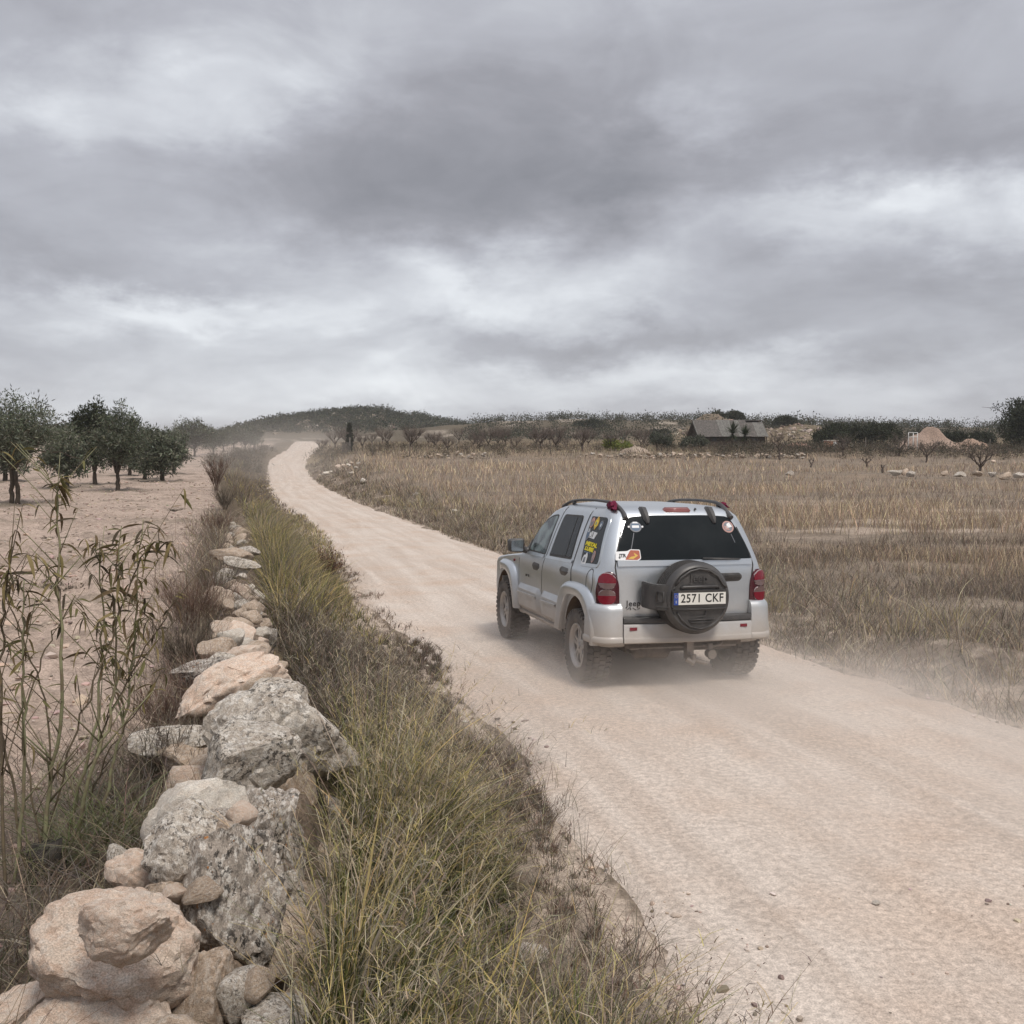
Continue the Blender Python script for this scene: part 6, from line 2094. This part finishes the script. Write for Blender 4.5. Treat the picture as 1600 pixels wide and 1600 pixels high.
xs = [-4.35, -1.55, -.75, .10, .62, 1.25, 2.1, 2.85, 4.2]
shade = [0, 1, 1, 0, 1, 0, 0, 1]
for i in range(8):
    for sd_ in (-1, 1):
        Lr = math.hypot(RDG - EAV, D2) + .42
        if sd_ < 0 and i in (6, 7): Lr2 = Lr; top = .42
        else: top = 0.0
        M = Matrix.Translation((0, 0, RDG + .02 * (i % 3))) @ Matrix.Rotation(slope * (1 if sd_ < 0 else -1), 4, 'X')
        tb = Tubes()
        lo, hi = (-Lr, -.0 - top) if sd_ < 0 else (0.0, Lr)
        tb.box((xs[i] + .006, lo, .0), (xs[i + 1] - .006, hi, .045), None, M)
        tb.build('roof_sheet', SHEETL if (shade[i] and sd_ < 0) else SHEETD, shed, smooth=False)
M = Matrix.Translation((-4.40, 0, RDG + .03)) @ Matrix.Rotation(slope, 4, 'X')
tb = Tubes(); tb.box((-.06, -2.95, -.10), (.06, .05, .09), None, M); tb.build('barge_board', SHEETL, shed, smooth=False)
tb = Tubes(); tb.tube([(L2 + .1, -D2 - .1, -.1), (L2 + .1, -D2 - .1, EAV - .05)], .07, 6); tb.build('corner_post', BOARD, shed)
for (a, z0) in ((-2.6, .95), (-.2, .9), (2.3, .95)):
    tb = Tubes(); tb.box((a, -D2 - .012, z0), (a + .55, -D2 + .02, z0 + .42)); tb.build('vent_window', RUBBER, shed, smooth=False)

for k, (px_, Y, s, lbl) in enumerate(((1143, 114, 1.5, 'taller spiky dark yucca in front of the middle of the shed'), (1162, 114.5, 1.3, 'shorter spiky yucca close to the right of the taller one'))):
    g = np.random.default_rng(90 + k)
    yu = empty('yucca')
    tb = Tubes(); tb.tube([(0, 0, -.1), (.05, 0, 1.3 * s)], [.16, .12], 8, (.10, .08, .06)); tb.build('trunk', M_BARK, yu)
    n = 220
    up = g.uniform(-.5, 1.0, n)
    P = np.stack([np.full(n, .05), np.zeros(n), 1.25 * s + .25 * up * s], 1)
    az = g.uniform(0, 6.28, n); l = g.uniform(.7, 1.05, n) * s
    e = up * 1.25
    tip = P + np.stack([np.cos(az) * np.cos(e), np.sin(az) * np.cos(e), np.sin(e)], 1) * l[:, None]
    sdv = np.stack([-np.sin(az), np.cos(az), 0 * az], 1) * .05
    V = np.stack([P - sdv, P + sdv, tip], 1).reshape(-1, 3)
    link_mesh('crown', np_mesh('crown', V, np.arange(3 * n).reshape(-1, 3), np.repeat(pick(n, [(.035, .048, .024), (.06, .078, .038)], [2, 1]), 3, 0)), yu, [M_LEAF])
    plant(yu, px_, Y, lbl, 'yucca')

FRW = material('white_metal', None, (.55, .55, .53), .5)
fx = X_(1425, 105)
fr_ = empty('metal_frame', (fx, 105, gz(fx, 105)), R(12), 'white upright metal frame like a doorway standing beside the pink spoil heap', 'frame')
for nm, a, b_ in (('post', (-.52, 0, -.1), (-.52, 0, 2.0)), ('post', (.50, 0, -.1), (.50, 0, 2.0)), ('post', (.02, 0, .2), (.02, 0, 1.95)), ('top_bar', (-.55, 0, 2.0), (.53, 0, 2.0)), ('cross_bar', (-.52, 0, 1.55), (.50, 0, 1.55))):
    tb = Tubes(); tb.tube([a, b_], .045, 6); tb.build(nm, FRW, fr_)
bx_ = X_(1297, 112)
BRK = material('brick_orange', m_stone((.34, .15, .08), (.42, .22, .13), .2, .2, bumpd=.01), rough=.9)
box = empty('block_hut', (bx_, 112, gz(bx_, 112) + .55), R(8), 'small orange and white block hut on the rise right of the shed', 'hut')
tb = Tubes(); tb.box((-.60, -.4, -.9), (.60, .4, .50)); tb.build('block_wall', BRK, box, smooth=False)
tb = Tubes(); tb.box((-.68, -.46, .502), (.68, .46, .60)); tb.build('roof_slab', ST_PALE, box, smooth=False)
tb = Tubes(); tb.box((.12, -.415, -.5), (.56, -.39, .42)); tb.build('white_panel', FRW, box, smooth=False)
PLBL = ['just right of the orange and white block hut', 'in front of the middle of the widest dark dome', 'in front of the right end of the widest dark dome', 'just right of the slender cypress', 'on the terrace edge, farthest right of the cypress',
        'between the cypress and the terrace stones', 'behind the wide bare almond tree at the right', 'among the almond trees left of the yellow-green bush']
FP = 'thin fence posts beyond the field'
for k, (px_, Y, h) in enumerate(((1315, 106, 1.4), (1351, 106, 1.5), (1387, 106, 1.5), (582, 101, 1.4), (713, 101, 1.6), (640, 101, 1.3), (1545, 104, 1.4), (860, 103, 1.2))):
    x = X_(px_, Y)
    tb = Tubes(); tb.tube([(0, 0, -.2), (.02, 0, h)], [.04, .035], 6)
    o = tb.build('fence_post', GREYWOOD, None); o.location = (x, Y, gz(x, Y))
    tag(o, 'thin grey fence post ' + PLBL[k], 'fence post', FP)

# ================================================================== shrubs near the wall and road
def twig_shrub(name, seed, h, spread, stems, twigs, cols, p, w=.006, leaf=None):
    g = np.random.default_rng(seed)
    root = empty(name)
    n = stems
    az = g.uniform(0, 6.28, n)
    P = np.stack([g.normal(0, .06 * spread, n), g.normal(0, .06 * spread, n), np.full(n, -.03)], 1)
    V, F, c, tip, cc = blades(P, g.uniform(.6, 1.05, n) * h, w * 1.6, az, np.abs(g.normal(spread / h * .55, .18, n)), g.normal(.05, .12, n), pick(n, cols, p, .15, g), 5, .35, g)
    m = Mass(); m.add(V, F, c)
    m.build('stems', M_BLADE, root, kind=None)
    m = Mass()
    k = twigs
    i = g.integers(0, n, k); f = g.uniform(1.2, 5, k); lo = np.minimum(f.astype(int), 4); fr = (f - lo)[:, None]
    B = cc[i, lo] * (1 - fr) + cc[i, lo + 1] * fr
    a2 = az[i] + g.normal(0, 1.1, k)
    V, F, c, tip2, cc2 = blades(B, g.uniform(.12, .38, k) * h, w, a2, np.abs(g.normal(.5, .25, k)), g.normal(.05, .15, k), pick(k, cols, p, .18, g), 3, .4, g)
    m.add(V, F, c)
    k2 = twigs
    i = g.integers(0, k, k2)
    V, F, c, _, _ = blades(cc2[i, g.integers(1, 4, k2)], g.uniform(.05, .18, k2) * h, w * .7, a2[i] + g.normal(0, 1, k2), np.abs(g.normal(.6, .25, k2)), g.normal(0, .2, k2), pick(k2, cols, p, .18, g), 2, .4, g)
    m.add(V, F, c)
    m.build('twigs', M_BLADE, root, kind=None)
    if leaf:
        V, F, c = leaf_cards(cc2[g.integers(0, k, leaf[0]), g.integers(1, 4, leaf[0])], 1, .02, leaf[1], leaf[2], leaf[3], [1] * len(leaf[3]), g)
        link_mesh('leaves', np_mesh('leaves', V, F, c), root, [M_LEAF])
    return root


RB = [(.16, .10, .075), (.20, .135, .105), (.11, .075, .058), (.24, .19, .15)]
def shrub_at(t, px, py, z, label, cat='shrub', group=None):
    p = ray(px, py, z)
    t.location = (p[0], p[1], gz(p[0], p[1]))
    return tag(t, label, cat, group)


shrub_at(twig_shrub('rusty_shrub', 301, .62, .42, 46, 420, [(.10, .055, .042), (.15, .085, .065), (.075, .048, .036)], [3, 2, 2], .007, (700, .05, .014, [(.12, .055, .04), (.16, .08, .05)])), 514, 906, -.18, 'rust-brown shrub leaning into the road from the tall grass verge')
t = twig_shrub('leafless_shrub', 302, 1.55, .7, 22, 320, RB, [3, 2, 2, 1], .018, (160, .10, .03, [(.14, .11, .07), (.10, .08, .055)]))
shrub_at(t, 338, 766, .30, 'upright leafless shrub at the orchard edge beyond the wall')
DS = 'dry reddish twiggy shrubs growing behind the wall'
for k, (px_, py_, h, sp, st, tw, lbl) in enumerate(((322, 1118, .46, .42, 70, 900, 'reddish twiggy shrub behind the big pink wall slab'), (292, 1055, .55, .5, 70, 900, 'tangled brown shrub left of the dark wall stone'), (296, 985, .62, .6, 80, 1000, 'largest grey-brown shrub spreading behind the middle of the wall'),
                                                    (338, 935, .55, .5, 60, 700, 'greyish shrub hugging the narrow part of the wall'), (262, 1140, .40, .4, 60, 700, 'dry shrub left of the flat grey wall stones'), (250, 1215, .40, .42, 60, 700, 'dark dry shrub at the foot of the pale flat cope stone'),
                                                    (335, 832, .55, .6, 50, 500, 'dry shrub past the flat pale stones on top of the wall'), (352, 790, .8, .7, 50, 500, 'brown shrub where the wall disappears into weeds'))):
    shrub_at(twig_shrub('twiggy_shrub', 310 + k, h, sp, st, tw, RB if k % 2 == 0 else [(.14, .115, .09), (.18, .15, .115), (.10, .08, .062)], [3, 2, 2, 1] if k % 2 == 0 else [3, 2, 2], .0035 if k < 6 else .008), px_, py_, .44, lbl, 'shrub', DS)
for k, (px_, py_, lbl) in enumerate(((82, 842, 'flat dark weed patch on the orchard soil behind the leafy stems'), (98, 925, 'dark low weed on the orchard soil below the flat weed patch'), (275, 794, 'low dead branch lying on the orchard soil'))):
    shrub_at(twig_shrub('low_weed', 330 + k, .16, .62, 40, 300, [(.10, .085, .065), (.13, .11, .08)], [2, 1], .009), px_, py_, .38, lbl, 'weed')


# ================================================================== leafy shoots in the left foreground
def P_at(px, py, Y):
    a = (px - 800) / 1600; b = (py - 800) / 1600
    c, s = math.cos(PITCH), math.sin(PITCH)
    d = np.array([a, c - b * s, -s - b * c])
    return np.array([0, 0, CAM_Z]) + d * (Y / d[1])


def leaf_mesh(L, W, droop, fold, k=5):
    t = np.linspace(0, 1, k)
    x = L * t; z = -droop * L * t ** 1.8 + .10 * L * t
    w = W * np.sin(np.pi * np.clip(t * .93 + .05, 0, 1)) ** .8
    V = []
    for i in range(k): V += [(x[i], -w[i] / 2, z[i] + fold * w[i]), (x[i], 0, z[i]), (x[i], w[i] / 2, z[i] + fold * w[i])]
    F = []
    for i in range(k - 1):
        a = i * 3
        F += [[a, a + 1, a + 4, a + 3], [a + 1, a + 2, a + 5, a + 4]]
    return np.array(V), np.array(F)


LCOL = [(.20, .165, .07), (.15, .14, .06), (.14, .10, .055), (.075, .06, .04), (.24, .19, .09)]
LM = []
for k in range(10):
    V, F = leaf_mesh(.074 + .012 * (k % 3), .014 + .003 * (k % 2), (.25, .55, .9, .4, 1.1)[k % 5], .25)
    me = np_mesh('leaf', V, F, np.repeat(np.array([LCOL[k % 5]]), len(V), 0), True); me.materials.append(M_LEAF)
    LM.append(me)
LMD = [leaf_mesh(.062 + .010 * (k % 3), .012, (.25, .55, .9, .4, 1.1)[k % 5], .25) for k in range(5)]
STEM = material('green_stem', lambda T, b: T.l.new(T.mix(T.ramp(T.noise(tex(T), 22, 4, .6), .4, .65), (.25, .25, .14), (.20, .16, .105)), b.inputs['Base Color']), rough=.7, spec=.2)
STEMD = material('brown_stem', lambda T, b: T.l.new(T.mix(T.ramp(T.noise(tex(T), 22, 4, .6), .4, .65), (.15, .12, .075), (.11, .085, .06)), b.inputs['Base Color']), rough=.75, spec=.2)
stems = [  # pixels up the stem, distance, base radius, leaf count, leafy from, side shoots
    ([(66, 1340), (70, 1240), (97, 1137), (96, 1000), (90, 880), (88, 770), (96, 742)], 4.45, .016, 44, .50, 17),
    ([(18, 1310), (40, 1150), (36, 1010), (38, 905)], 4.25, .013, 24, .45, 10),
    ([(98, 1330), (128, 1220), (150, 1137), (158, 1030), (161, 927), (150, 836)], 4.7, .014, 46, .52, 12),
    ([(106, 1320), (142, 1200), (172, 1137), (180, 1050), (184, 965), (190, 822)], 4.6, .015, 50, .55, 12),
    ([(148, 1310), (168, 1220), (195, 1137), (207, 1040), (213, 930), (224, 812)], 4.8, .014, 52, .55, 12),
    ([(8, 1270), (0, 1130), (2, 1002), (10, 910), (24, 828)], 4.15, .011, 24, .35, 9),
    ([(112, 1270), (152, 1160), (205, 1050), (258, 965), (282, 915)], 4.75, .008, 14, .55, 5),
    ([(40, 1280), (15, 1180), (-20, 1090), (-40, 1000)], 4.3, .010, 12, .4, 6),
    ([(122, 1300), (160, 1190), (228, 1090), (262, 1040)], 4.85, .007, 10, .5, 4),
    ([(60, 1300), (110, 1160), (150, 1060), (206, 900), (232, 850), (270, 846)], 4.55, .008, 22, .62, 5),
    ([(80, 1310), (30, 1140), (70, 1010), (118, 930)], 4.4, .007, 8, .5, 5),
    ([(52, 1330), (88, 1180), (60, 1060), (20, 960), (-10, 890)], 4.6, .008, 12, .5, 5),
]
base = P_at(90, 1330, 4.55)
pl = empty('leafy_shoots', (base[0], base[1], gz(base[0], base[1])), 0, 'clump of tall green-stemmed shoots with narrow drooping leaves, left foreground', 'plant')
PLO = np.array(pl.location)
g = np.random.default_rng(404)
nleaf = 0
extra_V, extra_F, extra_c, en = [], [], [], 0
for si, (pix, Y, r0, nl, f0, nb) in enumerate(stems):
    P = np.array([P_at(x, y, Y + .05 * math.sin(i * 1.7 + si)) for i, (x, y) in enumerate(pix)]) - PLO
    P[0, 2] = -.05
    t = np.linspace(0, len(P) - 1, 22)
    Q = np.stack([np.interp(t, range(len(P)), P[:, k]) for k in range(3)], 1)
    for _ in range(2): Q[1:-1] = .25 * Q[:-2] + .5 * Q[1:-1] + .25 * Q[2:]
    Q[1:-1] += g.normal(0, .006, (20, 3))
    tb = Tubes(); tb.tube(Q, np.linspace(r0 * .66, .0024, 22), 6)
    tips = []
    nb = int(nb * 1.4)
    for k in range(nb):
        f = g.uniform(.12, .95); i = f * 21; a = int(i)
        B = Q[a] + (Q[min(a + 1, 21)] - Q[a]) * (i - a)
        azm = g.uniform(0, 6.28); L = g.uniform(.14, .55) * (1.15 - .6 * f)
        d = np.array([math.cos(azm) * .62, math.sin(azm) * .62, .78])
        E = [B + d * L * s + np.array([0, 0, -.05 * L * s * s]) for s in (0, .33, .66, 1)]
        tb.tube(E, np.linspace(max(.0022, r0 * .33 * (1.2 - f)), .0014, 4), 4)
        tips.append((f, E))
    st = tb.build('stem', STEM if si in (0, 2, 3, 4, 1) else STEMD, pl)
    spots = []
    for k in range(nl):
        if tips and g.random() < .42:
            f, E = tips[g.integers(len(tips))]
            if f < f0 * .7 and g.random() < .7: continue
            s = g.uniform(.3, 3); a = min(int(s), 2)
            spots.append(E[a] + (E[a + 1] - E[a]) * (s - a))
        else:
            f = f0 + (1 - f0) * g.random() ** .6; i = min(f * 21, 20.99); a = int(i)
            spots.append(Q[a] + (Q[a + 1] - Q[a]) * (i - a))
    for q in spots:
        me = LM[g.integers(10)]
        sc = g.uniform(.65, 1.2)
        if nleaf >= 290: break
        o = bpy.data.objects.new('leaf', me); C.objects.link(o); o.parent = st
        o.location = q; o.scale = (sc, sc, sc)
        o.rotation_euler = (g.normal(0, .5), g.uniform(-.5, .75), g.uniform(0, 6.28))
        nleaf += 1
# the many further small leaves of the clump, as one part
lv = Tubes()
ends = [(o, np.array([v.co[:] for v in o.data.vertices])) for o in pl.children if o.name.startswith('stem')]
for k in range(420):
    o, vv = ends[[0, 2, 3, 4, 4, 3, 2, 0, 1, 5, 9, 6, 11][g.integers(13)]]
    q = vv[g.integers(len(vv))]
    if q[2] < .55 + .5 * g.random(): continue
    V, F = LMD[g.integers(5)]
    a, b_ = g.uniform(0, 6.28), g.uniform(-.5, .8)
    M = (Matrix.Rotation(a, 3, 'Z') @ Matrix.Rotation(b_, 3, 'Y'))
    lv.add(V * g.uniform(.7, 1.2) @ np.array(M).T + q, F, LCOL[g.integers(5)])
tag(lv.build('leaves', M_LEAF, pl), None, None, None, 'stuff')
# arching green grass and a dark stump at the foot of the shoots
m = Mass()
for (px_, py_, n, L) in ((120, 1350, 90, .55), (215, 1330, 60, .42), (60, 1385, 40, .5), (165, 1330, 60, .5)):
    p = ray(px_, py_, .44)
    xy = np.stack([p[0] + g.normal(0, .05, n), p[1] + g.normal(0, .05, n)], 1)
    V, F, c, _, _ = blades(np.stack([xy[:, 0], xy[:, 1], ground_z(xy[:, 0], xy[:, 1])], 1), g.uniform(.5, 1.1, n) * L, .0055, g.uniform(0, 6.28, n), np.abs(g.normal(.45, .25, n)), np.abs(g.normal(.7, .35, n)), pick(n, [(.12, .135, .06), (.17, .18, .10), (.20, .18, .11)], [3, 2, 2], .15, g), 6, .2, g)
    m.add(V, F, c)
m.build('arching_grass', M_BLADE, None, 'thin arching green grass at the foot of the leafy shoots', 'grass')
p = ray(72, 1352, .52)
bm = bmesh.new(); bmesh.ops.create_cone(bm, cap_ends=True, segments=14, radius1=.10, radius2=.06, depth=.22)
bmesh.ops.subdivide_edges(bm, edges=bm.edges[:], cuts=3, use_grid_fill=True)
for v in bm.verts: v.co += v.co.normalized() * .03 * noise.noise(v.co * 14)
me = bpy.data.meshes.new('stump'); bm.to_mesh(me); bm.free()
for q in me.polygons: q.use_smooth = True
me.color_attributes.new('col', 'FLOAT_COLOR', 'POINT')
for d in me.color_attributes['col'].data: d.color = (.05, .045, .04, 1)
o = link_mesh('stump', me, None, [M_BARK]); o.location = (p[0] - .02, p[1] + .05, gz(p[0], p[1]) + .06)
tag(o, 'dark weathered stump among the bases of the leafy shoots', 'stump')


# ================================================================== dust in the air
def dust(name, loc, dims, rz, density, label, color=(.985, .93, .87), nscale=1.2, top=1.0, soft=.55, lo=.35, hi=.75):
    """a box of drifting dust: dense near the ground, wispy upwards, fading out before its faces"""
    m = bpy.data.materials.new(name); m.use_nodes = True
    T = NT(m.node_tree)
    for n in list(T.n):
        if n.type == 'BSDF_PRINCIPLED': T.n.remove(n)
    out = [n for n in T.n if n.type == 'OUTPUT_MATERIAL'][0]
    v = T.new('ShaderNodeVolumePrincipled')
    v.inputs['Color'].default_value = (*color, 1)
    v.inputs['Anisotropy'].default_value = .2
    g_ = tex(T, 'Generated'); o_ = tex(T)
    s = T.new('ShaderNodeSeparateXYZ'); T.l.new(g_, s.inputs[0])
    def hump(a):
        d = T.math('ABSOLUTE', T.math('MULTIPLY_ADD', a, 2.0, -1.0))
        return T.ramp(d, 1.0, 1.0 - soft, 0.0, 1.0)
    f = T.math('MULTIPLY', hump(s.outputs[0]), hump(s.outputs[1]))
    hz = T.ramp(s.outputs[2], .95 * top, .08, 0.0, 1.0)
    hz = T.math('MULTIPLY', hz, hz)
    wn = T.new('ShaderNodeMapping'); wn.vector_type = 'POINT'
    T.l.new(o_, wn.inputs[0]); wn.inputs['Scale'].default_value = (1, .6, 1.6)
    n = T.ramp(T.noise(wn.outputs[0], nscale, 4, .6, .4), lo, hi, .05, 1.0)
    d = T.math('MULTIPLY', T.math('MULTIPLY', f, hz), T.math('MULTIPLY', n, density))
    T.l.new(d, v.inputs['Density'])
    T.l.new(v.outputs[0], out.inputs['Volume'])
    t = Tubes(); t.box((-dims[0] / 2, -dims[1] / 2, 0), (dims[0] / 2, dims[1] / 2, dims[2]))
    o = t.build(name, m, None, smooth=False)
    o.location = loc; o.rotation_euler = (0, 0, rz)
    return tag(o, label, 'dust', None, 'stuff')


dust('dust_cloud', (2.1, 7.6, -.05), (5.4, 8.0, 1.2), R(15.5), .40, 'pale dust kicked up behind the rear wheels of the silver car', nscale=.9)
dust('dust_veil', (4.3, 10.5, -.10), (10.5, 9.0, 2.6), R(-8), .022, 'thin veil of dust drifting from the car over the right verge', nscale=.5)
dust('wheel_dust', (-.1, 12.4, -.1), (1.8, 2.6, .75), R(15.5), 1.1, 'small puff of dust around the front wheel of the silver car', nscale=1.8)
dust('orchard_dust', (-30, 104, -.5), (30, 80, 9.5), R(14), .015, 'dust hanging over the far end of the orchard', nscale=.06, lo=.3, hi=.7)
dust('bend_dust', (-31, 148, 1.0), (20, 60, 8), R(10), .016, 'dust hanging over the road where it crosses the rise', nscale=.08)
dust('tyre_dust', (1.15, 9.75, -.05), (1.9, 2.2, .62), R(15.5), 2.2, 'dense dust boiling from the near rear wheel of the silver car', nscale=2.2)
dust('road_dust', (3.6, 7.9, -.05), (5.6, 6.6, .66), R(15.5), 1.35, 'low dust rolling over the road to the right of the silver car', nscale=1.0)
# thin air between here and the hills
hm = bpy.data.materials.new('haze'); hm.use_nodes = True
T = NT(hm.node_tree)
for n in list(T.n):
    if n.type == 'BSDF_PRINCIPLED': T.n.remove(n)
v = T.new('ShaderNodeVolumePrincipled'); v.inputs['Color'].default_value = (.93, .95, .98, 1); v.inputs['Density'].default_value = .00025
T.l.new(v.outputs[0], [n for n in T.n if n.type == 'OUTPUT_MATERIAL'][0].inputs['Volume'])
t = Tubes(); t.box((-1560, -30, -9), (1560, 1600, 40)); o = t.build('haze', hm, None, smooth=False)
tag(o, 'thin pale haze over the whole countryside', 'haze', None, 'stuff')
